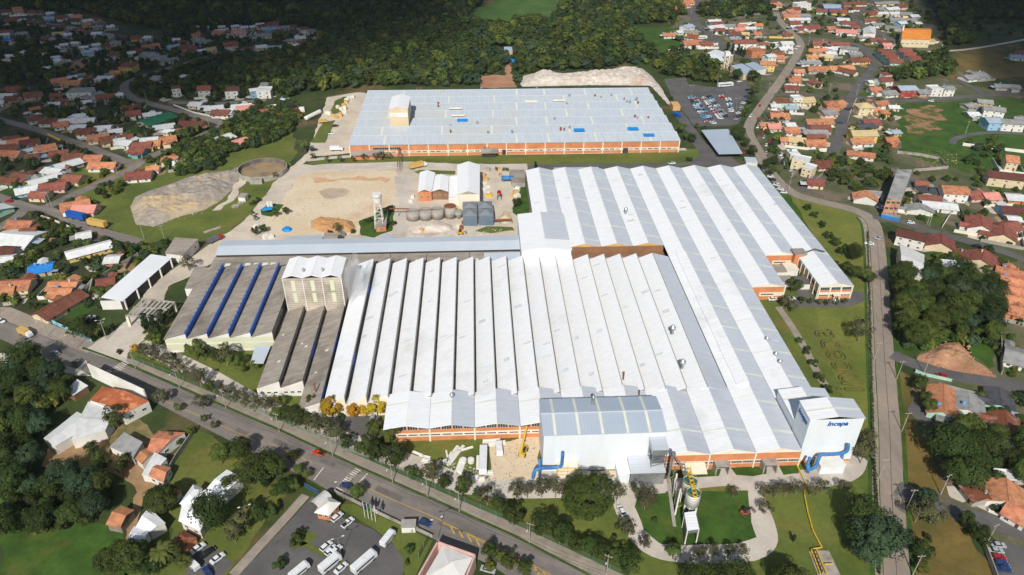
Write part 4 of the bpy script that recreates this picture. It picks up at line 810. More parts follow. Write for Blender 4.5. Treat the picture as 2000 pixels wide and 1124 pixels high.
for t in (0, .25, .5, .75, 1): MB().box((p1.x - p0.x) * t - .12, (p1.x - p0.x) * t + .12, (p1.y - p0.y) * t - .2, (p1.y - p0.y) * t + 1.2, 0, 2.0).build('post', m_steel, rt)
pr0 = G(736, 423); rt = tag(empty('pipe_bridge', pr0), 'rust coloured pipe bridge crossing the lane to the slurry tanks', 'pipe bridge'); pe = G(800, 424) - pr0
for k in range(2): MB().tube([(0, k * .8, 4.5), (pe.x, pe.y + k * .8, 4.5)], .18, 6).build('pipe', m_rust, rt)
for t in (.02, .33, .66, .98): MB().box(pe.x * t - .1, pe.x * t + .1, pe.y * t - .1, pe.y * t + .9, 0, 4.4).build('post', m_steel, rt)
pa = G(782, 296); pbb = G(779, 338) - pa; rt = tag(empty('conveyor', pa), 'long inclined pipe gantry crossing the grass strip', 'conveyor')
for k in (-.5, .5): MB().tube([(k, 0, 6), (pbb.x + k, pbb.y, 4)], .22, 6).build('pipe', m_rust, rt)
for t in (0, .3, .6, .95):
    for k in (-.6, .6): MB().tube([(pbb.x * t + k * 1.6, pbb.y * t, 0), (pbb.x * t + k, pbb.y * t, 6 - 2 * t)], .12, 5).build('post', m_steel, rt)
MB().box(-.8, .8, 2, 5, 0, 4).build('drive_house', m_dark, rt)
# water tower
p = G(742, 444); rt = tag(empty('water_tower', p), 'white lattice water tower above the beige dirt field', 'water tower'); HT = 19.0
for a, b in ((-1, -1), (1, -1), (1, 1), (-1, 1)):
    MB().tube([(a * 2.2, b * 2.2, 0), (a * 1.5, b * 1.5, HT - 4.5)], .22, 6).build('leg', m_wwall, rt)
for k in range(4):
    z = 2.5 + k * 3.6; s = 2.2 - .7 * z / (HT - 4.5)
    for a, b in (((-s, -s), (s, -s)), ((s, -s), (s, s)), ((s, s), (-s, s)), ((-s, s), (-s, -s))):
        MB().tube([(*a, z), (*b, z)], .12, 4).build('rail', m_wwall, rt); MB().tube([(*a, z), (b[0] * .93, b[1] * .93, z + 3.4)], .07, 4).build('brace', m_wwall, rt)
MB().cone((0, 0), 2.2, 2.4, HT - 4.5, HT - 1, 18).cone((0, 0), 2.4, 2.4, HT - 1, HT, 18).build('tank', m_wwall, rt, False); MB().cone((0, 0), 2.6, 2.6, HT - 1.4, HT - 1.2, 18).build('rim', m_steel, rt)
qb('pump_house', zc(470, 300, 6.244)((1650, 895), (1770, 885), (1782, 788), (1668, 792)), 3.2, .4, 'mono', m_fibre, m_brick, 'small grey roofed pump house below the water tower', 'shed', wins=1)
# round basin
c = G(514, 337); RB = 20.0
rb = tag(empty('clarifier_basin', c), 'round open concrete clarifier basin with brown sludge inside', 'basin'); pr2 = []
n = 48
for (ra, rb_, z0, z1, mt, nm) in ((14.2, 14.2, 0, 3.2, m_concw, 'outer_wall'), (13.7, 13.7, .6, 3.2, pmat('stained_concrete', S(128, 122, 114), S(98, 92, 86), .2), 'inner_wall')):
    MB().cone((0, 0), ra, rb_, z0, z1, n, capb=False, capt=False).build(nm, mt, rb)
mb = MB(); mb.add([(r * math.cos(2 * math.pi * j / n), r * math.sin(2 * math.pi * j / n), 3.2) for r in (13.7, 14.2) for j in range(n)], [(j, n + j, n + (j + 1) % n, (j + 1) % n) for j in range(n)]); mb.build('rim', m_concw, rb)
MB().cone((0, 0), 13.7, 13.7, .5, .6, n).build('sludge_floor', pmat('sludge', S(150, 134, 112), S(174, 142, 92), .12, c3=S(120, 110, 100), s3=.1), rb)
MB().box(-3.5, 3.5, -16.8, -14.0, 0, 3.0).build('outlet_chamber', m_concw, rb)
FOOT.append([c + Vector((15 * math.cos(a * .5), 15 * math.sin(a * .5), 0)) for a in range(12)])
for (px, py, r, nm) in ((471, 397, 1.9, 'far'), (460, 404, 2.1, 'near')):
    o = MB().cone((0, 0), r, r, 0, .5, 20).cone((0, 0), r - .3, r - .3, .5, .52, 20).build('manhole_basin', m_concw); o.location = G(px, py); tag(o, '%s round grey lid basin beside the pale lane' % nm, 'basin')
qb('pump_house', zc(0, 281, 4)((1858, 415), (1912, 418), (1935, 390), (1885, 385)), 3.0, .2, 'flat', m_gwall, m_wwall, 'tiny white pump house by the round lid basins', 'shed')
o = MB().obox((0, 0), Vector((1, .9, 0)).normalized(), Vector((-.9, 1, 0)).normalized(), 4.5, .8, 0, .5).build('trough', m_concw); o.location = G(415, 450); tag(o, 'narrow concrete trough on the grass by the lane', 'trough')
# blue tarpaulins and canopy
def tarp(px, py, w, d, h, desc, seed):
    o = mound('tarpaulin', [(px - w, py - d * .3), (px - w * .3, py - d), (px + w * .6, py - d), (px + w, py - d * .5), (px + w * .7, py + d * .6), (px - w * .2, py + d), (px - w * .9, py + d * .5)], h, m_tarp, 16, 1.5, .6, seed); tag(o, desc, 'tarpaulin', at=G(px, py)); return o
tarp(561, 450, 12, 5.5, 1.2, 'crumpled bright blue tarpaulin lying on the pale yard', 5)
qb('tarpaulin', [(977, 116), (1005, 117), (1002, 107), (982, 106)], 2.2, 1.6, 'x', m_tarp, m_tarp, 'blue tarpaulin over spoil at the red dirt cutting', 'tarpaulin')
qb('canopy', [(512, 411), (530, 409), (533, 404), (517, 405)], 3.0, .4, 'x', m_tarp, m_steel, 'small blue canopy with two pale tanks beside it', 'canopy', base=2.6)
for i in range(2): o = MB().cone((0, 0), .8, .8, 0, 3.6, 12).build('storage_tank', m_wwall); o.location = G(525 + i * 6, 406); tag(o, 'pale upright tank behind the small blue canopy', 'tank', group='pale tanks by the blue canopy')
# ---- west entrance
zz = zc(190, 440, 4.496)
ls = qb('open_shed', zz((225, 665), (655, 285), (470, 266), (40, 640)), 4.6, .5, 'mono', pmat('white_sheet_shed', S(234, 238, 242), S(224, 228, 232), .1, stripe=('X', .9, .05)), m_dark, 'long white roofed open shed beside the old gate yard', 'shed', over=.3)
a, b = G(*zz((235, 668))[0], 4.4), G(*zz((655, 290))[0], 4.4); cs = Vector((ls.location.x, ls.location.y, 0))
for t in (0.02, .26, .5, .74, .98):
    q = a.lerp(b, t) - cs; MB().box(q.x - .3, q.x + .3, q.y - .9, q.y - .3, 0, 4.4).build('column', m_wwall, ls)
MB().obox(((a - cs) + Vector((-5.0, .6, 0)))[:2], Vector((1, 0, 0)), Vector((0, 1, 0)), 5.2, .25, 0, 4.3).build('end_wall', m_wwall, ls)
gh = qb('substation', zz((598, 242), (752, 262), (880, 125), (682, 110)), 5.0, .2, 'flat', m_fibre, m_wwall, 'square grey roofed block with big side doors by the gate yard', 'building', wins=(0, 0, 2))
zz5 = zc(300, 480, 4.3225)
qb('lean_to', zz5((262, 362), (350, 360), (450, 180), (345, 190)), 4.2, .5, 'mono', m_fibre, m_wwall, 'low grey lean-to against the blue striped hall', 'lean-to', over=.05)
# pergola gate
gz = zc(190, 440, 4.496); pg = tag(empty('gate_canopy', G(*gz((440, 800))[0])), 'slatted concrete gate canopy over the old factory entrance', 'canopy'); o_ = pg.location
cn = [G(*q, 5.0) - o_ for q in gz((262, 800), (540, 805), (672, 682), (400, 655))]
for k in range(8):
    t = k / 7; a = cn[0].lerp(cn[1], t); b = cn[3].lerp(cn[2], t); d = (b - a).normalized(); MB().obox(((a + b) / 2)[:2], d, Vector((-d.y, d.x, 0)), (b - a).length / 2, .55, 4.9, 5.1).build('slat', m_concw, pg)
for t in (0, .5, 1):
    a = cn[0].lerp(cn[3], t); b = cn[1].lerp(cn[2], t); d = (b - a).normalized(); MB().obox(((a + b) / 2)[:2], d, Vector((-d.y, d.x, 0)), (b - a).length / 2 + .6, .35, 5.12, 5.5).build('beam', m_concw, pg)
for q in cn: MB().box(q.x - .5, q.x + .5, q.y - .5, q.y + .5, 0, 4.88).build('column', m_cream, pg)
# ---- grey canopy shed near the workers car park, gate house of the hall back side
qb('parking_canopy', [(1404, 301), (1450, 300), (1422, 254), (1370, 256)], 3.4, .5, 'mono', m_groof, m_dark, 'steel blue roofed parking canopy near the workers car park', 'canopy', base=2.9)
o = MB().box(-6, 6, -4, 4, 0, 3.4).build('crate_stack', m_wood)
o.location = G(1318, 212); o.scale = (.45, 1.2, 1); tag(o, 'stack of tan timber crates against the back hall end', 'crates')
qb('guard_hut', [(1458, 316), (1480, 317), (1475, 308), (1454, 307)], 3.0, .2, 'flat', m_long, m_wwall, 'small white guard hut behind the hall', 'hut')
MB().box(0, 0, 0, 0, 0, 0)
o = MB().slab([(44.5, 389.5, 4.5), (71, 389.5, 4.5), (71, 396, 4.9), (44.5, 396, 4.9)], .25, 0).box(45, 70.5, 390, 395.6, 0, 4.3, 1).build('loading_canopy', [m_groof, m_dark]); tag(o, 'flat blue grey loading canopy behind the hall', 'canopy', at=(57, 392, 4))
qb('store', [(1000, 356), (1026, 356), (1024, 333), (995, 333)], 3.2, .3, 'mono', m_fibre, m_gwall, 'grey flat store at the hall corner in the clay yard', 'shed')
# ---- silos on the lawn
def silo(px, py, r, zb, zt, desc):
    p = G(px, py); rt = tag(empty('silo', p), desc, 'silo', group='twin white silos on the lawn')
    MB().cone((0, 0), r, r, zb + 2.6, zt, 28, capt=False).build('shell', m_wwall, rt, True); MB().cone((0, 0), .5, r, zb, zb + 2.6, 28).build('hopper', m_wwall, rt, True)
    MB().cone((0, 0), r - .1, r - .1, zt - .35, zt - .3, 28).build('top_deck', pmat('teal_deck', S(40, 108, 112), S(34, 94, 98), .5), rt)
    for a in range(5): MB().cone((0, 0), r + .06, r + .06, zb + 3 + a * (zt - zb - 3) / 5, zb + 3.12 + a * (zt - zb - 3) / 5, 28).build('hoop', m_gwall, rt)
    for a in range(6): an_ = a * math.pi / 3; MB().box(r * .92 * math.cos(an_) - .12, r * .92 * math.cos(an_) + .12, r * .92 * math.sin(an_) - .12, r * .92 * math.sin(an_) + .12, 0, zb + 3.2).build('leg', m_wwall, rt)
    MB().tube([(r * math.cos(t * .26), r * math.sin(t * .26), zt + .8) for t in range(25)], .06, 4).build('guard_rail', m_yelp, rt); return p
sf = silo(1346, 1005, 2.15, 2.4, 9.9, 'nearer white silo with teal top on the dark lawn'); sr = silo(1340, 981, 2.15, 2.4, 9.7, 'farther white silo with teal top on the dark lawn')
d = sr - sf; br = tag(empty('silo_walkway', sf), 'yellow railed walkway over the two silos', 'walkway'); dn = d.normalized(); e = d + dn * 4; s = -dn * 2
for k in (-.55, .55):
    MB().tube([s + Vector((k, 0, 10.8)), e + Vector((k, 0, 11.6))], .09, 4).build('rail', m_yelp, br); MB().tube([s + Vector((k, 0, 10.2)), e + Vector((k, 0, 10.7))], .1, 4).build('rail', m_yelp, br)
for t in range(8): q = s.lerp(e, t / 7); MB().box(q.x - .5, q.x + .5, q.y - .35, q.y + .35, 10.1 + .06 * t, 10.22 + .06 * t).build('deck_plate', m_yelp, br)
lp = sf + Vector((-3.4, 8, 0)); bl = tag(empty('bucket_elevator', lp), 'tall pipework and elevator frame west of the silos', 'elevator')
for k in range(4):
    MB().tube([(k * .55 - 1, -8 + k * 3.5, 0), (k * .35 - .6, -8 + k * 3.5 + .4, 11 - k * .6)], .28, 8).build('pipe', m_steel if k % 2 else m_wwall, bl)
MB().tube([(0, 6, 0), (0, 5, 13.5)], .45, 8).build('shaft', m_steel, bl); MB().box(-.6, .6, 4.4, 5.6, 12, 13.2).build('head', m_steel, bl); MB().tube([(0, 5, 12.6), (2.6, -1, 11.4)], .2, 6).build('chute', m_steel, bl)
for k in range(3): MB().tube([(-1.2, -8 + k * 5, 3 + k), (.8, -8 + k * 5 + 1, 3 + k)], .08, 4).build('brace', m_yelp, bl)
MB().obox((-1, -2.5), Vector((.12, 1, 0)).normalized(), Vector((1, -.12, 0)).normalized(), 10, .5, 0, .3).build('plinth', m_concw, bl)
ds = tag(empty('truck_shed', G(1347, 1062)), 'tall narrow metal drive-through shed beside the silos', 'shed'); o_ = ds.location; bx = [G(*q) - o_ for q in ((1337, 1064), (1359, 1061), (1352, 1028), (1332, 1031))]
zt = 6.1
for q in bx: MB().box(q.x - .15, q.x + .15, q.y - .15, q.y + .15, 0, zt).build('column', m_wwall, ds)
MB().prism([(q.x, q.y) for q in bx], 4.9, zt).build('cladding', m_steel, ds)
mb = MB(); q = [v * 1.06 for v in bx]; mb.slab([Vector((v.x, v.y, zt + .25)) for v in q], .2); mb.build('roof', m_white, ds)
mb = MB(); a, b = bx[0], bx[3]; mb.add([(a.x, a.y, 0), (b.x, b.y, 0), (b.x, b.y, 4.9), (a.x, a.y, 4.9)], [(0, 1, 2, 3), (3, 2, 1, 0)]); mb.build('side_wall', m_steel, ds)
# ---- blue ducts
def duct(name, pts, r, desc, extra=(), parts=()):
    rt = tag(empty(name, (0, 0, 0)), desc, 'duct', at=pts[0]); MB().tube(smooth([Vector(p) for p in pts], 5), r, 12).build('duct', m_bluep, rt, True)
    for p in extra: MB().tube(p, .42, 10).build('duct', m_bluep, rt, True)
    return rt
Yd = 163.0
k = duct('blue_duct', [GY(1099, 885, Yd), GY(1098, 900, Yd), GY(1095, 911, Yd), GY(1080, 914, Yd), GY(1058, 915, Yd - 1), GY(1045, 919, Yd - 1.5), GY(1041, 934, Yd - 2)], .55, 'bright blue bent exhaust duct on the tall press hall', [[GY(1054, 897, Yd), GY(1054, 932, Yd - 1)]])
MB().box(23.4, 29.8, 162.6, 165.4, 0, 4.6).build('fan_house', m_cream, k)
for z in (1.6, 3.2, 4.6): MB().box(23.2, 30, 162.3, 162.5, z, z + .12).build('rail', m_yelp, k)
for x in (23.3, 26.6, 29.9): MB().box(x - .08, x + .08, 162.3, 162.5, 0, 5.6).build('post', m_yelp, k)
MB().box(19, 33, 157.5, 165.4, .1, .35).build('slab', m_conc, k)
k = duct('blue_duct', [GY(1657, 868, 164), GY(1655, 880, 164), GY(1645, 886, 164), GY(1625, 888, 163.5), GY(1605, 889, 163), GY(1600, 895, 162), GY(1592, 912, 161), GY(1582, 917, 160.5), GY(1577, 912, 161), GY(1582, 893, 162.5)], .52, 'thick blue looping duct at the foot of the lettered tower', [[GY(1580, 908, 161), GY(1578, 924, 160)], [GY(1646, 888, 164), GY(1642, 908, 163)]])
MB().box(108.5, 116.5, 160.5, 164.8, 0, 3.6).build('fan_house', m_clad, k); MB().box(108.3, 116.7, 160.3, 165, 3.6, 3.75).build('fan_house_roof', m_wwall, k)
for x in (108.8, 111.4, 114, 116.4): MB().box(x - .07, x + .07, 164.3, 164.5, 3.7, 4.9).build('post', m_yelp, k)
MB().box(108.5, 116.6, 164.3, 164.5, 4.8, 4.95).build('rail', m_yelp, k)
# yellow gas pipeline to the compressor pad
gz = zc(1500, 880, 4.605)
pp = [G(*q, .7) for q in gz((255, 125), (300, 210), (348, 310), (325, 380), (360, 560), (405, 720), (485, 872), (388, 888), (390, 920))]
gl = tag(empty('gas_pipeline', (0, 0, 0)), 'yellow gas pipeline running over the lawn to the compressor pad', 'pipeline', at=pp[3]); MB().tube(pp, .22, 7).build('pipe', m_yelp, gl)
for i in range(len(pp) - 1):
    for t in (.25, .75): q = pp[i].lerp(pp[i + 1], t); MB().box(q.x - .12, q.x + .12, q.y - .12, q.y + .12, 0, .55).build('support', m_gwall, gl)
cp = tag(empty('compressor_pad', (0, 0, 0)), 'gas station pad with yellow pipe manifold at the edge of the lawn', 'gas station', at=G(1610, 1100)); c4 = [G(*q) for q in gz((365, 910), (545, 905), (650, 1130), (450, 1135))]
MB().prism([(v.x, v.y) for v in c4[::-1]], 0.05, .3).build('slab', m_concw, cp)
for (u0, u1, nm) in ((.08, .3, 1), (.35, .55, 2)):
    a = c4[0].lerp(c4[1], u0); b = c4[3].lerp(c4[2], u0); MB().tube([a.lerp(b, .03) + Vector((0, 0, 1.1)), b + Vector((0, 0, 1.1))], .2, 7).build('pipe', m_yelp, cp)
a, b = c4[0], c4[3]
for t in range(6):
    q = a.lerp(b, .1 + t * .16); r = c4[1].lerp(c4[2], .1 + t * .16); MB().tube([q.lerp(r, .08) + Vector((0, 0, 1.1)), q.lerp(r, .22) + Vector((0, 0, 1.4)), q.lerp(r, .22) + Vector((0, 0, .4))], .16, 6).build('manifold', m_yelp, cp)
    MB().cone(q.lerp(r, .16)[:2], .35, .35, .3, 1.6, 8).build('valve', m_dark, cp)
q0, q1 = c4[0].lerp(c4[3], .6), c4[1].lerp(c4[2], .6); MB().tube([q0.lerp(q1, .45) + Vector((0, 0, .9)), q0.lerp(q1, .85) + Vector((0, 0, .9))], .2, 6).build('pipe', m_yelp, cp)
# lawn hedge lettering
hm = text_mesh('incepa', 15.0, .25, 0, .0)
def outline_letters():
    cu = bpy.data.curves.new('hedge', 'FONT'); cu.body = 'incepa'; cu.size = 12.0; cu.fill_mode = 'NONE' if hasattr(cu, 'fill_mode') else cu.fill_mode; cu.bevel_depth = .2; cu.bevel_resolution = 0; cu.resolution_u = 3; cu.align_x = 'CENTER'
    ob = bpy.data.objects.new('hedge', cu); COL.objects.link(ob); bpy.context.view_layer.update(); me = bpy.data.meshes.new_from_object(ob.evaluated_get(bpy.context.evaluated_depsgraph_get())); bpy.data.objects.remove(ob); return me
bpy.data.meshes.remove(hm); hme = outline_letters(); m_hedge = pmat('hedge_outline', S(84, 84, 42), S(98, 96, 48), .8, c3=S(136, 104, 62), s3=.2, r3=(.5, .6)); hme.materials.clear(); hme.materials.append(m_hedge)
a, b = G(1672, 768), G(1605, 645); mid = (a + b) / 2; d = (b - a); 
o = meshobj('hedge_lettering', hme, None, (mid.x + 3.5, mid.y, .25), math.atan2(d.y, d.x)); xs = [v.co.x for v in hme.vertices]; sc_ = d.length / (max(xs) - min(xs)); o.scale = (sc_, sc_, .8); tag(o, 'brown hedge letters spelling incepa planted in the lawn', 'hedge letters', at=mid)
# spoil heaps
o = mound('rubble_heap', [(1015, 165), (1022, 148), (1055, 140), (1100, 143), (1180, 138), (1222, 129), (1255, 134), (1275, 150), (1292, 172), (1312, 205), (1322, 222), (1300, 200), (1270, 168), (1150, 167), (1020, 170)], 3.8, m_rubble, 130, 12, .9, 4); tag(o, 'long white and pink rubble heap behind the back hall', 'rubble heap', at=G(1150, 155))
o = mound('gravel_heap', [(252, 405), (262, 385), (290, 372), (330, 360), (368, 345), (400, 338), (450, 332), (478, 320), (488, 318), (480, 335), (455, 372), (430, 395), (400, 412), (350, 425), (300, 445), (262, 440)], 2.4, m_gravel, 120, 9, 1.0, 9); tag(o, 'grey gravel and sludge heap beside the round basin', 'gravel heap', at=G(360, 385))
o = mound('sand_heap', [(604, 432), (625, 424), (655, 425), (690, 432), (698, 445), (688, 455), (640, 458), (605, 448)], 2.2, m_odirt, 60, 5, .7, 2); tag(o, 'orange sand heap at the near edge of the dirt field', 'sand heap', at=G(650, 440))
o = mound('clay_heap', [(800, 441), (860, 432), (885, 440), (888, 452), (850, 456), (806, 458)], 1.8, m_rubble, 26, 4, .7, 12); tag(o, 'white clay heap in front of the slurry tanks', 'clay heap', at=G(845, 445))
o = mound('clay_heap', [(968, 430), (985, 412), (1000, 415), (1004, 432), (985, 440)], 1.8, m_dirt, 20, 4, .7, 13); tag(o, 'pale clay heap east of the filter sheds', 'clay heap', at=G(985, 425))
o = mound('earth_heap', [(1800, 702), (1815, 682), (1845, 668), (1875, 668), (1895, 690), (1900, 705), (1860, 722), (1820, 715)], 1.8, m_rdirt, 60, 5, .9, 14); tag(o, 'tan earth heap at the edge of the thicket', 'earth heap', at=G(1850, 695))
struct(sheet('bare_soil', [(935, 150), (975, 146), (1000, 150), (1008, 172), (940, 172)], m_rdirt, .07, 1.)); struct(sheet('bare_soil', [(985, 118), (996, 118), (1003, 165), (990, 165)], m_rdirt, .09, 1.))

qb('site_hut', [(984, 100), (1001, 100), (999, 93), (985, 93)], 4.0, .5, 'mono', m_groof, m_wood, 'grey roofed site hut above the blue tarpaulin in the forest cutting', 'hut')
def stones(px, n, s0, s1, mat, label, seed):
    w = [G(*p) for p in px]; r = random.Random(seed); x0, x1, y0, y1 = min(p.x for p in w), max(p.x for p in w), min(p.y for p in w), max(p.y for p in w); mb = MB(); k = 0
    while k < n:
        x, y = r.uniform(x0, x1), r.uniform(y0, y1)
        if not inpoly(x, y, w): continue
        k += 1; s = r.uniform(s0, s1) * (2 if r.random() < .06 else 1); a = r.uniform(0, 3); c_, s_ = math.cos(a) * s, math.sin(a) * s; h = s * r.uniform(.5, 1.1)
        mb.add([(x - c_, y - s_, .05), (x + s_ * .8, y - c_ * .8, .05), (x + c_, y + s_, .05), (x - s_ * .8, y + c_ * .8, .05), (x + r.uniform(-.2, .2) * s, y + r.uniform(-.2, .2) * s, .1 + h), (x + .3 * s, y, .1 + h * .8)], [(0, 1, 4), (1, 5, 4), (1, 2, 5), (2, 3, 5), (3, 4, 5), (3, 0, 4)])
    o = mb.build('rubble', mat); struct(o, label, 'stuff')
stones([(955, 862), (1052, 856), (1052, 905), (1140, 915), (1290, 930), (1250, 950), (1000, 960), (955, 945)], 260, .12, .35, m_bsoil, 'loose clods on the building site', 1)
stones([(840, 900), (900, 905), (960, 930), (955, 945), (890, 935), (835, 910)], 160, .2, .55, m_concw, 'broken concrete along the service road', 2)
stones([(1020, 152), (1060, 140), (1180, 136), (1250, 132), (1290, 172), (1318, 218), (1300, 205), (1270, 166), (1020, 168)], 0, .3, 1.0, m_rubble, 'boulders', 3) if False else None
stones([(790, 445), (890, 440), (1000, 450), (1000, 470), (790, 475)], 200, .15, .5, m_rubble, 'white clay lumps in the clay yard', 4)
stones([(585, 340), (775, 336), (765, 395), (700, 455), (520, 440)], 300, .12, .4, m_bsoil, 'scattered clods on the dirt field', 5)
stones([(250, 410), (300, 372), (480, 322), (470, 350), (400, 415), (300, 448)], 300, .2, .6, m_gravel, 'loose gravel round the sludge heap', 6)
stones([(1795, 700), (1840, 668), (1890, 670), (1905, 705), (1955, 742), (1850, 724)], 240, .2, .6, m_rdirt, 'loose stones round the earth heap', 7)
stones([(1800, 290), (1870, 300), (1870, 330), (1790, 330)], 160, .2, .5, m_bsoil, 'rubble behind the apartment block', 8)
struct(sheet('yard', [(620, 372), (650, 366), (690, 372), (670, 384), (630, 388)], pmat('sooty_dirt', S(178, 160, 142), S(202, 184, 160), .1, grain=.2), .135, 1.5))
struct(sheet('yard', [(600, 345), (640, 350), (700, 345), (760, 348), (755, 356), (690, 352), (620, 356)], pmat('reddish_dirt', S(206, 160, 124), S(220, 188, 152), .1, grain=.2), .132, 1.5))

# settling pond and tracks on the sludge heap yard
struct(sheet('yard', [(455, 372), (470, 340), (486, 322), (495, 318), (500, 326), (480, 355), (462, 385), (430, 410), (415, 412), (440, 390)], m_dust, .15, 1.))

qb('canopy', zz5((822, 985), (925, 990), (985, 852), (862, 850)), 4.2, .2, 'mono', m_long, m_gwall, 'small pale canopy at the side of the three bay grey hall', 'canopy', base=3.6)
# ------------------------------------------------------------------ houses
tl = (.42, .36)
RF = {  # letter: (material, word)
 'o': (pmat('orange_tiles', S(208, 146, 108), S(184, 118, 86), .5, vary=.2, bump=.5, tile=tl, c3=S(132, 92, 76), s3=.35, r3=(.48, .7)), 'orange tiled'),
 'r': (pmat('red_tiles', S(154, 94, 78), S(130, 76, 64), .5, vary=.2, bump=.5, tile=tl, c3=S(104, 66, 58), s3=.35, r3=(.48, .7)), 'red tiled'),
 'b': (pmat('brown_tiles', S(128, 84, 66), S(106, 68, 54), .5, vary=.18, bump=.5, tile=tl, c3=S(150, 92, 66), s3=.3, r3=(.5, .7)), 'brown tiled'),
 'm': (pmat('maroon_tiles', S(104, 62, 56), S(90, 52, 48), .5, vary=.12, bump=.5, tile=tl), 'maroon'),
 'w': (pmat('white_sheet', S(226, 228, 228), S(206, 208, 206), .4, vary=.08, rough=.6, stripe=('X', .8, .08)), 'white sheet roofed'),
 'g': (pmat('grey_sheet', S(160, 160, 158), S(136, 136, 134), .4, vary=.14, stripe=('X', .8, .08), c3=S(112, 110, 106), s3=.3, r3=(.55, .75)), 'grey sheet roofed'),
 'd': (pmat('dark_sheet', S(84, 86, 90), S(68, 70, 74), .4, vary=.12, stripe=('X', .8, .06)), 'dark grey roofed'),
 'p': (pmat('pink_tiles', S(216, 150, 136), S(200, 134, 120), .4, vary=.08, tile=tl, bump=.4), 'pink roofed'),
 's': (pmat('steel_sheet', S(170, 186, 200), S(156, 172, 186), .4, vary=.08, stripe=('X', .8, .08)), 'steel blue roofed'),
 'n': (pmat('green_sheet', S(40, 112, 84), S(34, 98, 74), .3, stripe=('X', .9, .1)), 'green metal roofed'),
 'u': (pmat('blue_sheet', S(48, 136, 214), S(40, 120, 196), .4, stripe=('X', .9, .08)), 'bright blue roofed'),
 'y': (pmat('tan_sheet_roof', S(206, 186, 142), S(190, 168, 126), .4, vary=.08, tile=tl, bump=.4), 'tan roofed'),
 'k': (pmat('rusty_sheet', S(140, 84, 58), S(112, 70, 54), .5, vary=.1, c3=S(166, 150, 136), s3=.4, r3=(.52, .68)), 'rusty roofed'),
}
WL = {'w': (S(228, 226, 218), 'white'), 'c': (S(226, 208, 172), 'cream'), 'y': (S(226, 196, 110), 'yellow'), 'm': (S(178, 216, 196), 'mint'), 'p': (S(224, 184, 172), 'pink'),
      'b': (S(150, 190, 216), 'pale blue'), 'g': (S(176, 172, 164), 'grey'), 'o': (S(204, 130, 92), 'brick'), 'r': (S(160, 70, 58), 'red'), 't': (S(120, 176, 176), 'teal')}
WM = {k: (pmat('house_wall_' + k, c, tuple(x * .82 for x in c[:3]) + (1,), .5, vary=.07), wd) for k, (c, wd) in WL.items()}
m_door = pmat('door_wood', S(110, 70, 48), S(90, 58, 42), .8)
HOUSES = []
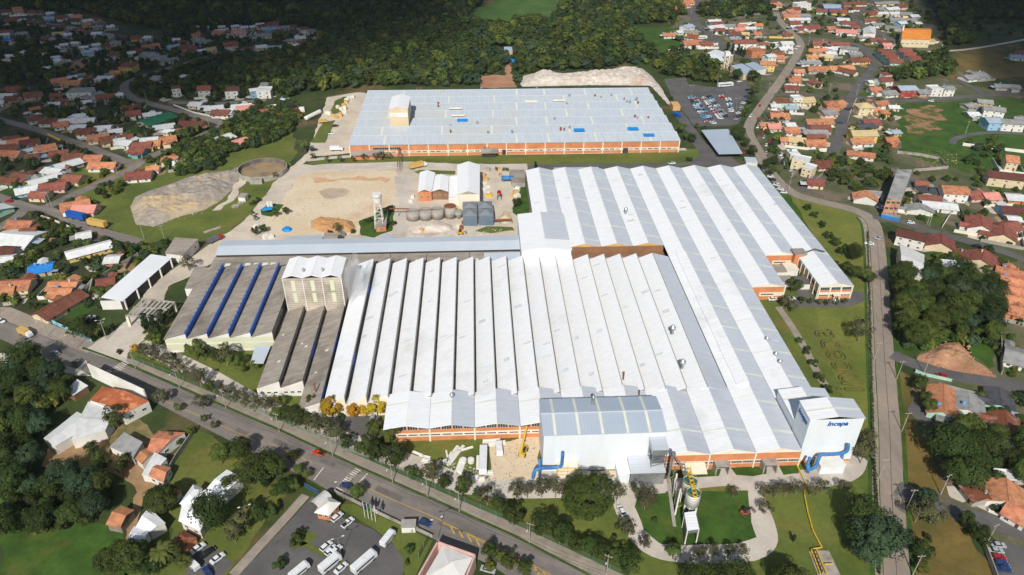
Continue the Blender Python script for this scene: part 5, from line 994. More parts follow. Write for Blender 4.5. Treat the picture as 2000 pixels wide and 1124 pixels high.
def house(x1, y1, x2, y2, code, where, near=False, Wd=None):
    roof, wall = code[0], code[1] if len(code) > 1 and code[1] in WM else None; fl = code[1:]
    r = random.Random(int(x1 * 13 + y1 * 7 + x2)); two = '2' in fl
    if roof in 'or' and not near and y1 < 200 and r.random() < .16: roof = r.choice('bbkg')
    if wall is None: wall = r.choice('wwwwccgpmyb' if roof in 'orbmp' else 'wwwcggb')
    ze = 5.6 if two else r.uniform(2.3, 2.7); typ = 'flat' if 'f' in fl else ('hip' if 'h' in fl else 'g')
    rise0 = 1.7 if roof in 'orbmpky' else 1.0
    a = G(x1, y1, ze + rise0 * .6); b = G(x2, y2, ze + rise0 * .6); d = b - a; d.z = 0; L = max(6.0, min(d.length, 34)); ang = math.atan2(d.y, d.x); c = (a + b) / 2
    W = Wd or (min(L * 1.05, r.uniform(8.0, 11.0)) if L > 7 else r.uniform(6, 7.5))
    rise = W * (.23 if roof in 'orbmpky' else .14)
    if not near:
        for k in range(40):
            q = Vector((c.x + (k * .35) * math.cos(k * 2.4), c.y + (k * .35) * math.sin(k * 2.4), 0))
            if not onroad(q.x, q.y, W * .42) and all((q - h[0]).length > min(6.5, (W + h[1]) * .42) for h in HOUSES): break
        else: return None
        c = Vector((q.x, q.y, 0))
    HOUSES.append((Vector((c.x, c.y, 0)), W, L)); ux = Vector((math.cos(ang), math.sin(ang), 0)); uy = Vector((-ux.y, ux.x, 0))
    FOOT.append([Vector((c.x, c.y, 0)) + ux * sx * (L / 2 + .5) + uy * sy * (W / 2 + .5) for sx, sy in ((-1, -1), (1, -1), (1, 1), (-1, 1))])
    if uy.y < 0: ang += math.pi
    root = empty('house', (c.x, c.y, 0), ang); rm, rw = RF[roof]; wm, ww = WM[wall]
    tag(root, '%s%s %s-walled house' % ('two-storey ' if two else '', rw, ww), 'house', where, 'houses ' + where, at=(c.x, c.y, 3))
    hw, hl = W / 2, L / 2; w = MB(); w.box(-hl, hl, -hw, hw, 0, ze)
    ov = .7; R_ = MB(); zr = ze + rise; t = .14; e0 = ze - .12
    if typ == 'g':
        w.add([(-hl, -hw, ze), (-hl, hw, ze), (-hl, 0, zr - .1), (hl, -hw, ze), (hl, hw, ze), (hl, 0, zr - .1)], [(0, 2, 1), (3, 4, 5)])
        R_.slab([(-hl - ov, -hw - ov, e0), (hl + ov, -hw - ov, e0), (hl + ov, 0, zr), (-hl - ov, 0, zr)], t).slab([(-hl - ov, 0, zr), (hl + ov, 0, zr), (hl + ov, hw + ov, e0), (-hl - ov, hw + ov, e0)], t)
        R_.box(-hl - ov, hl + ov, -.14, .14, zr - .03, zr + .08)
    elif typ == 'hip':
        k = max(.2, hl - hw * .9); R_.add([(-hl - ov, -hw - ov, e0), (hl + ov, -hw - ov, e0), (hl + ov, hw + ov, e0), (-hl - ov, hw + ov, e0), (-k, 0, zr), (k, 0, zr)], [(0, 1, 5, 4), (1, 2, 5), (2, 3, 4, 5), (3, 0, 4)])
        R_.box(-hl - ov, hl + ov, -hw - ov, hw + ov, e0 - .2, e0 - .01).box(-k, k, -.12, .12, zr - .04, zr + .07)
    else:
        R_.box(-hl - .15, hl + .15, -hw - .15, hw + .15, ze + .01, ze + .16); R_.box(-hl - .15, hl + .15, hw - .05, hw + .15, ze + .16, ze + .7).box(-hl - .15, hl + .15, -hw - .15, -hw + .05, ze + .16, ze + .6)
    w.build('wall', wm, root); ro = R_.build('roof', rm, root)
    nw = 2 if L < 11 else 3
    for zz_ in ([1.0, 3.7] if two else [1.0]):
        for i in range(nw):
            if i == 1 and zz_ < 2:
                dd = meshobj('door', DOOR, root, ((i + .5) / nw * L - hl, -hw - .02, 0))
            else: window(root, (i + .5) / nw * L - hl, -hw - .02, zz_ - .1, 1.3, 1.0, 2)
        s = -1 if ux.x * c.x > 0 else 1
        if near or r.random() < .5: window(root, s * hl + s * .02, 0, zz_, 1.3, 1.1, 2, rz=s * math.pi / 2)
    if r.random() < .3 and not two:
        s = r.choice((-1, 1)); aw = r.uniform(2.5, 4.5); y0 = r.uniform(-hw, 0); mt = RF[r.choice('wggsk')][0]
        MB().slab([(s * hl - .1, y0 - 1.5, 2.6), (s * hl + s * aw, y0 - 1.5, 2.3), (s * hl + s * aw, y0 + 3.5, 2.3), (s * hl - .1, y0 + 3.5, 2.6)] if s > 0 else [(-hl - aw, y0 - 1.5, 2.3), (-hl + .1, y0 - 1.5, 2.6), (-hl + .1, y0 + 3.5, 2.6), (-hl - aw, y0 + 3.5, 2.3)], .1).build('carport_roof', mt, root)
    if typ != 'flat' and not two and W > 7 and r.random() < .5:
        wl = r.uniform(3, 5); xc = r.uniform(-.3, .3) * L; hb = min(2.6, hl * .45); s = 1 if (r.random() < .6 or near) else -1; y0, y1 = s * hw * .4, s * (hw + wl); ya, yb = min(y0, y1), max(y0, y1); zz_ = ze - .25; zq = zz_ + hb * .42
        MB().box(xc - hb, xc + hb, ya, yb, 0, zz_).build('wing_wall', wm, root)
        MB().slab([(xc - hb - .4, ya, zz_ - .1), (xc, ya, zq), (xc, yb + .3 * s, zq), (xc - hb - .4, yb + .3 * s, zz_ - .1)], .12).slab([(xc, ya, zq), (xc + hb + .4, ya, zz_ - .1), (xc + hb + .4, yb + .3 * s, zz_ - .1), (xc, yb + .3 * s, zq)], .12).build('wing_roof', rm if r.random() < .7 else RF[r.choice('gwk')][0], root)
    if r.random() < .16:
        tk = meshobj('water_tank', TANK, root, (-hl * .5, hw * .35, ze + rise * .3)); tk.scale = (1, 1, 1)
    if r.random() < .2 and typ != 'flat': MB().box(hl * .4, hl * .4 + .6, .5, 1.1, ze, zr + .9).build('chimney', wm, ro)
    if r.random() < (.45 if near or c.y < 420 else .25):
        hx, hy = hl + r.uniform(2.5, 4.5), hw + r.uniform(3, 6); g = MB(); t = .09; zt_ = 1.7; sides = r.choice(((0, 1, 2), (0, 1), (1, 2), (0, 2)))
        if 0 in sides: g.box(-hx, hx, -hy - t, -hy + t, 0, zt_)
        if 1 in sides: g.box(hx - t, hx + t, -hy + t, hy, 0, zt_ + .02)
        if 2 in sides: g.box(-hx - t, -hx + t, -hy + t, hy, 0, zt_ + .02)
        corners = [Vector((c.x, c.y, 0)) + Vector((math.cos(ang) * sx * hx - math.sin(ang) * sy * hy, math.sin(ang) * sx * hx + math.cos(ang) * sy * hy, 0)) for sx, sy in ((-1, -1), (1, -1), (1, 1), (-1, 1))]
        if not any(onroad(q.x, q.y) for q in corners):
            gw = g.build('garden_wall', r.choice((m_wwall, m_cream, m_concw, m_concw, m_gwall))); gw.location = (c.x, c.y, 0); gw.rotation_euler = (0, 0, ang); tag(gw, 'low yard wall round a house', 'wall', where, 'yard walls ' + where)
    return root
TANK = MB().cone((0, 0), .75, .65, 0, 1.5, 10).cone((0, 0), .7, .3, 1.5, 1.8, 10).mesh('water_tank', pmat('tank_blue', S(90, 140, 190), S(110, 150, 190), 1., vary=.2))
DOOR = MB().box(-.45, .45, -.05, .02, 0, 2.1).mesh('door', m_door)
def street(ox, oy, s, where, data, near=False):
    for ln in data.strip().split('\n'):
        for item in ln.split(','):
            f = item.split()
            if len(f) < 5: continue
            x1, y1, x2, y2 = (float(v) for v in f[:4]); Wd = float(f[5]) if len(f) > 5 else None
            house(ox + x1 / s, oy + y1 / s, ox + x2 / s, oy + y2 / s, f[4], where, near, Wd)
street(0, 0, 4, 'in the shaded estate', '''
10 85 80 80 b,100 65 170 60 o,110 88 180 83 o,220 90 262 85 r,285 90 330 85 b,365 100 420 97 w,440 130 525 125 r,515 120 570 115 w,560 128 635 122 p,60 150 155 145 r,160 152 210 150 w,215 168 280 165 b,300 180 355 175 r,350 140 420 135 s,575 152 640 155 b,640 162 720 150 w
705 150 765 150 rw,650 182 710 180 oy,755 187 820 177 r,835 205 890 200 w,720 207 790 202 g,440 205 510 200 b,525 215 575 210 g,580 237 650 227 rw,720 257 800 255 w,800 267 870 268 g,410 262 500 257 y,515 264 550 262 w,660 245 710 240 b,0 247 90 242 r,0 268 70 262 w,40 305 85 305 u
125 262 215 255 g,335 290 395 295 b,205 300 255 300 b,390 375 460 365 w,480 345 520 342 w,570 330 605 330 w,620 365 685 360 w,340 420 405 415 w,410 445 455 440 w,335 485 385 480 w,400 480 455 485 w,345 527 400 525 w,165 400 230 398 w,105 428 165 428 w,50 430 95 430 w
730 345 775 342 w,810 360 870 350 b,860 332 940 325 r,710 380 765 378 w,650 402 740 392 sm,860 415 930 410 b,1000 410 1050 405 w,1020 292 1100 285 r,1140 290 1170 290 w,1050 390 1130 380 b,1110 362 1240 345 o,1120 412 1220 415 g,1310 365 1400 350 sb,1400 325 1450 320 r,1405 365 1500 355 b,1470 380 1550 375 b
1545 392 1600 385 w,1610 385 1680 375 yc,1460 227 1560 225 rw,1560 212 1625 205 w,1510 210 1545 208 w,1500 270 1560 265 o,1515 312 1590 300 g,1590 320 1640 310 g,1670 247 1750 250 o,1760 237 1830 240 rh,1815 247 1920 245 p,1805 202 1860 195 w,1715 205 1745 203 w,1880 210 1930 205 w,1950 207 2000 200 w,1960 290 2000 290 g
1745 342 1850 332 r,1910 385 1975 380 ry,1350 305 1400 300 w,1130 422 1240 420 gw,1180 460 1290 440 gw,1260 472 1380 450 gw,945 497 1050 500 ryh2 11,860 562 935 555 o,745 607 870 605 wf,650 600 720 590 b,610 580 650 575 g,530 600 590 590 w,400 632 520 615 o,490 642 630 640 o
1200 602 1420 622 ow,1430 592 1500 612 w,1340 678 1400 672 bw2f,1545 684 1640 678 rw2,1760 692 1860 687 bw2f,1965 697 2000 692 w2,20 692 150 690 rh 10,400 737 490 735 rw,440 780 520 775 r,385 807 465 800 wb,530 707 720 700 gw2f 10,640 762 790 722 gw,755 757 890 740 r,900 732 970 720 w,640 792 710 785 w
0 742 105 745 w,40 770 140 770 b,0 797 90 790 w,190 737 320 725 b,235 847 300 835 o,215 922 340 900 bh,320 937 450 935 b,415 972 525 955 ow,440 942 580 935 w,590 937 740 930 w,575 900 665 895 wm,560 987 675 985 w,600 1022 740 1010 bw,745 997 865 990 ww,690 1072 850 1055 o,780 1092 930 1065 b
850 1022 950 1010 w,910 1087 960 1080 w,940 1067 1020 1055 b,930 1102 1030 1110 w,985 882 1095 870 r,960 840 1070 835 b,1120 892 1210 880 w,1110 962 1330 892 n 14,1200 992 1360 970 w,1410 957 1590 965 m 10,1390 1012 1480 1000 b,1250 1087 1370 1070 oc,1100 1092 1230 1080 w,1150 1112 1250 1105 o,1290 1012 1360 1020 w
1600 842 1740 830 w,1740 862 1870 850 wb,1660 872 1790 870 rw,1810 827 1960 815 w,1850 842 1980 827 p,1530 862 1610 855 wb,1430 845 1520 850 w,1705 1087 1800 1050 w,1810 1112 1920 1080 p,30 1082 150 1070 b,60 1112 220 1085 o,0 1102 60 1095 w,160 1112 300 1095 b
''')
street(500, 0, 4, 'at the forest end of the estate', '''
0 187 60 183 w,10 207 80 195 r,90 187 165 180 rb2,40 222 100 215 s,170 212 260 205 g,260 202 305 195 r,140 242 205 235 r,0 247 40 240 r,0 272 120 265 gc,350 217 400 215 rw2,300 247 470 240 gw,305 292 380 285 w,240 312 300 305 gc,410 302 450 300 o,330 332 410 325 b,280 352 340 350 w,0 362 80 355 w,100 362 200 365 s,600 257 640 250 o,670 262 710 250 w
460 290 520 287 w,600 340 625 338 w,45 655 180 655 g,0 697 110 695 ww2f,0 872 90 860 rt,80 832 150 820 w,200 777 240 775 w
''')
TOWN = 'in the hillside town'
street(1000, 0, 4, TOWN, '''
1325 15 1420 10 o,1330 37 1400 30 o,1215 67 1340 60 oc,1235 84 1320 77 r,1180 65 1215 62 w,1535 17 1690 10 o,1530 162 1625 158 w,1540 182 1640 178 r,1790 87 1900 77 w,1340 207 1400 195 sw2,1285 247 1340 240 w,1340 242 1440 238 oy,1180 267 1265 265 ow,1375 277 1455 285 r,1335 332 1470 325 ow,1470 337 1560 335 r,1530 212 1640 200 w,1590 227 1660 230 rw
1630 197 1740 195 gw,1690 237 1730 235 b,1760 202 1830 200 o,1775 187 1900 180 w,1890 192 1950 190 o,1745 222 1820 225 pp,1820 217 1900 215 w,1785 257 1850 260 yc,1690 262 1780 258 b,1890 257 1940 255 o,1730 322 1900 320 rw2,1790 347 1910 340 gw,1940 332 2000 335 r,1855 387 1960 380 oo2f,1940 432 2000 425 ww2,1940 962 2000 960 oc
''')
street(1500, 0, 4, TOWN, '''
0 10 60 8 o,0 32 100 30 o,105 87 160 80 op2,165 67 245 62 o,160 92 240 90 o,120 122 240 125 o,230 117 320 115 g,215 27 320 20 ww2f,160 147 320 145 w,175 172 250 175 r,175 207 260 200 w,225 217 395 205 rp 10,480 82 610 87 r,380 77 460 82 r,540 147 630 150 w,580 172 680 175 r,655 202 715 205 r,460 217 520 215 op,530 237 690 245 p
695 237 730 235 r,700 282 785 285 g,795 307 870 305 r,870 322 930 320 r,895 347 960 345 pw,580 27 760 20 b,600 57 720 60 b,775 102 840 95 r,845 102 935 100 w,950 102 1020 100 w,1030 102 1120 105 g,1110 122 1170 120 w,830 22 1010 15 g,1000 42 1080 40 b,920 67 1010 60 w,850 67 910 60 r,950 147 1040 150 r,1040 147 1165 160 r,1015 177 1070 170 w,1150 177 1190 175 w
745 157 830 155 r,810 187 900 185 g,910 212 1040 215 gf,20 342 80 335 w,100 332 185 330 ww2,90 372 180 370 w,30 407 115 405 o,0 442 120 440 o,0 467 110 470 oy2,110 267 170 265 r,350 332 460 335 r,490 337 630 340 r,575 362 705 380 gw2 9,630 417 720 415 g,320 392 410 395 o,395 382 460 385 o,430 377 530 375 w,300 437 400 440 o,400 432 500 435 yc
450 412 520 410 w,250 482 400 480 gw,310 532 470 535 o,205 547 280 550 ow,480 527 660 520 o,540 527 690 565 ow,640 462 730 460 b,700 462 760 455 r,190 597 255 600 o,170 622 250 625 o,130 677 235 680 o 9,335 637 405 630 rh,910 522 1060 515 g,1060 517 1220 515 g,865 617 955 610 rw2,905 572 950 570 rw2f,790 632 830 630 w,795 692 875 690 ow,890 722 990 715 gw,960 682 1020 675 r
1015 682 1145 680 sr2 11,1160 712 1280 705 gg,1270 692 1360 690 ww2f,1370 692 1450 690 gw2,55 782 235 780 bf,170 752 240 750 ww2f,245 777 350 770 yc,30 817 90 820 w,140 832 220 835 s,455 797 550 800 oo2h,420 872 520 865 gp,490 842 580 790 o,700 817 815 815 yc2h 9,835 802 925 795 ow,820 852 860 850 o,880 867 925 865 o,945 827 1020 830 wc,20 897 155 900 oc,300 942 500 940 o 9
140 967 205 965 w,0 977 90 975 pp,130 1007 230 1005 ow,275 1022 460 1025 gw 9,300 1062 440 1060 rr,330 992 480 995 r,100 1077 175 1080 o,170 1077 290 1090 yc,290 1107 440 1105 o,690 987 820 970 dy,650 1032 840 1030 yy2 9,965 1027 1020 1020 sy,745 952 860 945 r,640 1092 800 1085 ow 9,920 1082 1005 1080 oo
''')
street(1500, 0, 4, 'near the blue terrace', '''
1530 602 1700 582 gw 11,1590 577 1680 570 gw,1770 662 1960 672 gg 9,1895 432 2000 442 sw,1940 397 2000 402 r,1640 782 1750 792 gy,1690 832 1850 852 gw2 10,1700 932 1820 932 sb2 11,1820 942 1990 952 gw2 9,1560 882 1640 882 wg,1540 822 1620 812 gg,1950 917 2000 927 g
''')
WEST = 'on the west streets'
street(0, 281, 4, WEST, '''
0 62 160 70 o,10 22 140 20 b,190 47 330 12 w 5,270 42 430 12 ob,195 97 300 82 b,390 72 530 57 rb,500 92 650 87 b,360 192 480 207 w,430 177 620 122 w,670 102 800 102 ow,705 157 905 157 ow 9,1050 47 1160 52 rt,1160 17 1300 12 rt,0 272 130 282 bm,120 237 220 252 b,220 302 470 232 wc 8,120 367 290 332 wb,250 382 370 387 r,315 327 510 312 r 9,510 252 640 262 rc
985 242 1180 227 rw 10,1150 182 1240 177 ow,1275 107 1390 107 o,1355 142 1445 132 w,0 500 90 530 wm 14,430 492 650 452 oy 10,580 492 750 492 pp 9,70 612 250 617 ow,160 672 275 657 b,0 722 270 742 ww 16,0 817 120 822 mg,0 892 90 882 ww,230 972 405 947 ug 8,520 862 860 772 wy 8,610 712 690 697 wg,835 892 925 887 wo,0 1092 240 1082 oc 9,390 1092 600 1092 ow 8,760 1072 890 1052 rg
''')
street(0, 562, 4, WEST, '''
300 215 620 30 bc 9,400 20 560 20 ow,0 12 100 2 oc
''', True)
APT = 'near the brick apartment block'
street(1500, 281, 4, APT, '''
175 62 230 62 wc2f,200 97 330 122 wc2f 8,300 165 355 180 wc2f,370 152 480 142 bp,310 282 430 292 rc,625 57 830 82 ow 7,790 382 900 392 gwf 6,1160 292 1245 302 r,1180 357 1280 352 dgf,1270 352 1390 372 dg,1360 342 1550 352 ow2 10,1175 412 1340 422 r,1210 457 1470 482 ww 9,1560 387 1670 382 rp 10,1680 397 1790 392 pp,1720 222 2000 252 mc2 9
1860 102 1950 112 oc2 10,1860 402 2000 412 wo 9,1820 502 1990 512 m 10,1880 572 1960 577 wg,1820 642 1940 622 r,1370 942 1500 952 wwf 9,1510 822 1570 902 kb 6
''')
street(1500, 281, 4, APT, '''
760 385 770 430 ow 12,1175 480 1195 520 gw 13,1650 575 1670 660 rw 12,1830 655 1840 730 rc 12,1345 730 1350 800 rc 13,1680 855 1660 930 rc 14,1020 672 1240 722 mw2 8
''', True)
EAST = 'east of the straight road'
street(1500, 562, 4, EAST, '''
1860 500 2000 540 gw 12
1368 775 1372 985 om 9.5,1560 830 1570 960 gw 10,1805 795 1820 920 dm 8.5,1845 980 1870 1150 kg 9,1465 1015 1680 1040 rw 4
''', True)
street(1500, 843, 4, EAST, '''
1600 400 1700 520 kg 7,1850 400 1870 560 ow 11,1920 590 2010 640 ow 8,1850 20 1930 30 rc 6,1620 50 1700 60 sgf 4,1720 70 1960 120 sgf 4,1835 330 1895 335 wgf 4
''', True)
# terraced rows
def terrace(pts, n, code, where, W):
    a, b = (G(*p, 5) for p in pts); d = (b - a) / n
    for i in range(n):
        p = a + d * (i + .5); u = Vector((-d.y, d.x, 0)).normalized() * W / 2
        q0, q1 = PIX(p - u + Vector((0, 0, 1.2))), PIX(p + u + Vector((0, 0, 1.2)))
        house(q0[0], q0[1], q1[0], q1[1], code, where, True, d.length * .98)
terrace(((1722, 98), (1752, 124)), 4, 'rm2', 'in the red and green terrace', 10); terrace(((1762, 98), (1790, 120)), 3, 'rw2', 'in the red and white terrace', 10)
terrace(((1972, 525), (1978, 615)), 5, 'oo', 'in the orange terrace', 11)
# special town buildings
zz = zc(1500, 0, 4)
ch = qb('church', zz((1045, 305), (1268, 310), (1268, 225), (1045, 222)), 7.5, 3.5, 'x', pmat('bright_orange_tiles', S(232, 150, 66), S(216, 132, 56), .3, tile=tl, bump=.3), WM['c'][0], 'big cream church hall with bright orange roof and bell mast', 'church', wins=(6, 2, 2), winz=(3.0,), over=.5)
MB().box(-14.5, -13.3, -.6, .6, 0, 15).build('bell_mast', m_wwall, ch); MB().box(-15.5, 15, -9.5, -6.5, 0, 3).build('porch', WM['c'][0], ch); MB().slab([(-16, -10, 3.1), (15.5, -10, 3.1), (15.5, -6, 4.2), (-16, -6, 4.2)], .2).build('porch_roof', RF['y'][0], ch)
qb('warehouse', zz((440, 65), (570, 65), (560, 35), (420, 30)), 5.5, 1.0, 'x', RF['s'][0], RF['u'][0], 'blue walled warehouse with pale metal roof in the hillside town', 'warehouse')
qb('chapel', zz((745, 265), (842, 265), (842, 222), (745, 222)), 6.0, 2.4, 'y', RF['w'][0], WM['w'][0], 'white gabled chapel with tall front in the hillside town', 'chapel', wins=1)
zz = zc(1000, 0, 4)
qb('school_hall', zz((1480, 450), (1620, 500), (1732, 432), (1590, 388)), 6.0, 1.0, 'x', m_clad, WM['c'][0], 'big pale school hall beside the climbing street', 'hall', wins=(4, 3, 0), over=.5)
qb('open_shed', zz((1275, 443), (1340, 462), (1395, 432), (1320, 420)), 3.5, .6, 'x', RF['w'][0], m_gwall, 'small white roofed shed in the trees by the school hall', 'shed')
qb('school_block', zz((1710, 515), (1810, 580), (1900, 560), (1800, 498)), 5.0, .2, 'flat', RF['s'][0], WM['c'][0], 'flat roofed white block near the car park trees', 'block', wins=(4, 2, 0))
qb('school_block', zz((1820, 500), (1905, 552), (1990, 530), (1890, 486)), 5.0, .2, 'flat', RF['s'][0], WM['w'][0], 'paler flat roofed block next to the street wall', 'block', wins=(3, 2, 0))
p = G(1416, 134); wt = tag(empty('water_tower', p), 'small square concrete water tower by the school blocks', 'water tower')
for a, b in ((-1.6, -1.6), (1.6, -1.6), (1.6, 1.6), (-1.6, 1.6)): MB().box(a - .3, a + .3, b - .3, b + .3, 0, 11).build('leg', m_cream, wt)
MB().box(-2, 2, -2, 2, 11, 14).build('tank', m_wwall, wt); 
for z in (4, 7.5): MB().box(-1.9, 1.9, -1.9, -1.5, z, z + .3).box(-1.9, 1.9, 1.5, 1.9, z, z + .3).build('ring_beam', m_cream, wt)
# half-built apartment block
zz = zc(1500, 281, 4); ab = qb('apartment_block', zz((928, 432), (1042, 438), (1128, 205), (1012, 195)), 10.5, .1, 'flat', pmat('raw_slab', S(172, 172, 170), S(140, 140, 138), .15, c3=S(104, 100, 98), s3=.08, r3=(.55, .7)), m_concw, 'half-built three-storey apartment block with bare brick front', 'apartment block', over=.1)
cs = Vector((ab.location.x, ab.location.y, 0)); a = G(*zz((928, 432))[0], 10.5) - cs; b = G(*zz((1042, 438))[0], 10.5) - cs; d = (b - a); L = d.length; d.normalize(); nn = Vector((d.y, -d.x, 0)); rz = math.atan2(d.y, d.x)
for fl_ in range(3):
    for k in range(3):
        q = a + d * L * (k + .5) / 3 + nn * .12; bm = MB().box(-L / 6 + .25, L / 6 - .25, -.1, .1, 0, 2.7).build('brick_infill', m_brick, ab); bm.location = (q.x, q.y, .4 + fl_ * 3.4); bm.rotation_euler = (0, 0, rz)
        q = q + nn * .12; window(ab, q.x, q.y, 1.3 + fl_ * 3.4, 1.7, 1.3, 2, rz=rz, frame=m_concw)
qb('ground_floor_shop', zz((888, 548), (1030, 580), (1036, 560), (896, 532)), 2.2, .1, 'flat', RF['g'][0], RF['u'][0], 'bright blue street wall at the foot of the apartment block', 'shop front', over=.1)
qb('row_house', zz((1040, 1000), (1200, 1050), (1220, 870), (1030, 780)), 6.5, 1.4, 'x', pmat('white_rib_roof', S(224, 224, 220), S(206, 206, 202), .3, stripe=('Y', 1.8, .15)), WM['c'][0], 'big white ribbed roof rowhouse beside the junction', 'rowhouse', wins=(3, 2, 0))
# ---- south-west corner buildings
zz = zc(0, 562, 4)
wh = qb('warehouse', zz((960, 990), (1160, 885), (800, 775), (700, 880)), 5.0, 1.6, 'x', pmat('patched_tiles', S(190, 108, 70), S(150, 82, 56), .2, tile=tl, bump=.4, c3=S(214, 140, 96), s3=.12, r3=(.5, .56)), m_wwall, 'white warehouse with patched orange tile roof beside the main road', 'warehouse', wins=(2, 0, 0), over=.1)
zzb = zc(0, 562, 4)
o = MB(); a, b = G(*zz((725, 700))[0]), G(*zz((1160, 905))[0]); d = (b - a).normalized(); o.obox(((a + b) / 2)[:2], d, Vector((-d.y, d.x, 0)), (b - a).length / 2, .25, 0, 6.5); tag(o.build('parapet_wall', m_wwall), 'tall white blank wall along the main road', 'wall', at=(a + b) / 2)
qb('workshop', zz((560, 1190), (820, 1115), (905, 985), (690, 890)), 4.2, .8, 'x', RF['w'][0], m_wwall, 'white sheet roofed wing attached to the patched warehouse', 'workshop', over=.1)
qb('workshop', [(110, 870), (143, 842), (175, 815), (138, 818), ][0:4], 3.8, .5, 'flat', RF['w'][0], m_wwall, 'far end of the white sheet roofed wing by the dark wood', 'workshop', over=.1) if False else qb('workshop', [(108, 872), (182, 826), (150, 805), (86, 856)], 3.8, .8, 'x', RF['w'][0], m_wwall, 'low white end shed by the dark wood', 'workshop', over=.2)
qb('hut', zz((575, 838), (680, 768), (605, 725), (520, 812)), 3.2, .4, 'mono', RF['w'][0], m_brown, 'small white roofed hut at the wood edge', 'hut')
zz = zc(0, 843, 4)
qb('farmhouse', zz((860, 118), (1040, 200), (1115, 95), (975, 20)), 3.2, .7, 'mono', RF['g'][0], m_wwall, 'grey sheet roofed farm shed joined to tiled wings', 'shed', over=.2)
qb('farmhouse', zz((1150, 150), (1240, 165), (1440, 10), (1240, 0)), 3.4, 1.4, 'x', RF['o'][0], m_wwall, 'long orange tiled farm wing along the lawn', 'house', over=.3, wins=(3, 0, 2))
qb('farmhouse', zz((1062, 210), (1110, 250), (1210, 170), (1150, 130)), 3.2, 1.0, 'x', RF['o'][0], m_wwall, 'short orange tiled farm wing in the middle', 'house', over=.3)
qb('farmhouse', zz((1110, 335), (1180, 345), (1300, 220), (1210, 170)), 3.3, .4, 'mono', RF['w'][0], m_wwall, 'white sheet roofed farm link', 'house', over=.2)
qb('farmhouse', zz((1165, 345), (1275, 395), (1330, 285), (1240, 255)), 3.2, 1.2, 'x', RF['o'][0], m_wwall, 'southern orange tiled farm wing by the fence', 'house', over=.3, wins=2)
qb('barn', zz((835, 720), (940, 740), (1040, 620), (945, 585)), 3.2, 1.4, 'x', RF['o'][0], pmat('grey_boards', S(150, 140, 128), S(128, 118, 106), .4), 'small orange roofed wooden barn on the bare soil', 'barn', over=.4)
qb('kiosk', zz((1255, 498), (1370, 505), (1412, 462), (1310, 440)), 3.0, 1.2, 'hip', RF['o'][0], m_wwall, 'little orange hip roofed kiosk on the lawn', 'kiosk')
pv = qb('pavilion', zz((1410, 690), (1560, 765), (1640, 600), (1440, 520)), 4.2, 1.2, 'hip', m_white, m_wwall, 'white hip roofed pavilion in the garden', 'pavilion', over=.6, wins=2)
qb('pavilion', zz((1410, 560), (1520, 560), (1600, 460), (1510, 420)), 4.8, 1.6, 'hip', m_white, m_wwall, 'white peaked middle block of the garden pavilion', 'pavilion', over=.4)
qb('pavilion', zz((1600, 470), (1720, 520), (1890, 365), (1770, 305)), 4.2, .8, 'x', m_white, m_wwall, 'long white garden pavilion wing pointing at the road', 'pavilion', over=.4)
qb('pavilion', zz((1070, 740), (1170, 780), (1285, 715), (1165, 600)), 3.8, .7, 'x', m_white, m_wwall, 'white garden shed roof behind the dark tree', 'pavilion', over=.3)
qb('pavilion', zz((995, 868), (1120, 862), (1160, 780), (1050, 745)), 3.6, .7, 'x', m_white, m_wwall, 'white end shed by the meadow', 'pavilion', over=.3)
qb('barbecue_hut', zz((1350, 850), (1440, 900), (1530, 830), (1430, 775)), 2.8, 1.2, 'hip', RF['k'][0], m_brick, 'rust tiled barbecue hut by the small parking', 'hut')
sheet('car_park', [(375, 1062), (400, 1062), (455, 1100), (430, 1130), (360, 1130)], m_asph2, .12)
# gatehouse
gk = qb('gatehouse', [(619, 999), (642, 1003), (660, 984), (638, 972)], 3.4, 1.5, 'hip', m_wwall, m_brick, 'brick gatehouse with white pyramid roof and glass canopy', 'gatehouse', over=.9, wins=(2, 1, 2))
mb = MB(); n = 8; a0 = G(613, 986, 3.4) - Vector((gk.location.x, gk.location.y, 0)); 
for i in range(n):
    t0, t1 = math.pi * i / n, math.pi * (i + 1) / n; u = Vector((.62, .78, 0)); v = Vector((.78, -.62, 0)); P_ = lambda t, s: a0 + v * (1.9 * math.cos(t)) + Vector((0, 0, 1.3 * math.sin(t) - .4)) + u * s
    mb.slab([P_(t0, 0), P_(t0, 5.5), P_(t1, 5.5), P_(t1, 0)], .06)
mb.build('barrel_canopy', pmat('pale_glass', S(206, 204, 200), S(190, 188, 184), .5, rough=.3), gk)
sg = tag(empty('bus_shelter', G(799, 1035)), 'grey roofed bus shelter set into the fence', 'bus shelter'); MB().slab([(-2.2, -1.3, 2.6), (2.2, -1.3, 2.6), (2.2, 1.6, 2.8), (-2.2, 1.6, 2.8)], .12).build('roof', m_gwall, sg)
for x in (-2, 2):
    for y in (-1.1, 1.3): MB().box(x - .08, x + .08, y - .08, y + .08, 0, 2.55).build('post', m_steel, sg)
MB().box(-2, 2, -1.2, -1.1, 0, 2.2).build('back_wall', m_wwall, sg)
zz = zc(500, 843, 4)
wv = qb('parapet_house', zz((1310, 1150), (1610, 1150), (1690, 985), (1460, 895)), 4.9, 1.0, 'hip', pmat('white_membrane', S(226, 224, 220), S(214, 210, 206), .3), WM['p'][0], 'white hip roof inside pink parapet walls beside the road', 'building', over=.1)
for (p, q) in (((1260, 1140), (1425, 850)), ((1415, 860), (1710, 965)), ((1710, 965), (1640, 1140))):
    a, b = G(*zz(p)[0], 5.4), G(*zz(q)[0], 5.4); cs = Vector((wv.location.x, wv.location.y, 0)); d = (b - a).normalized(); MB().obox((((a + b) / 2) - cs)[:2], d, Vector((-d.y, d.x, 0)), (b - a).length / 2, .25, 0, 5.4).build('parapet', WM['p'][0], wv)

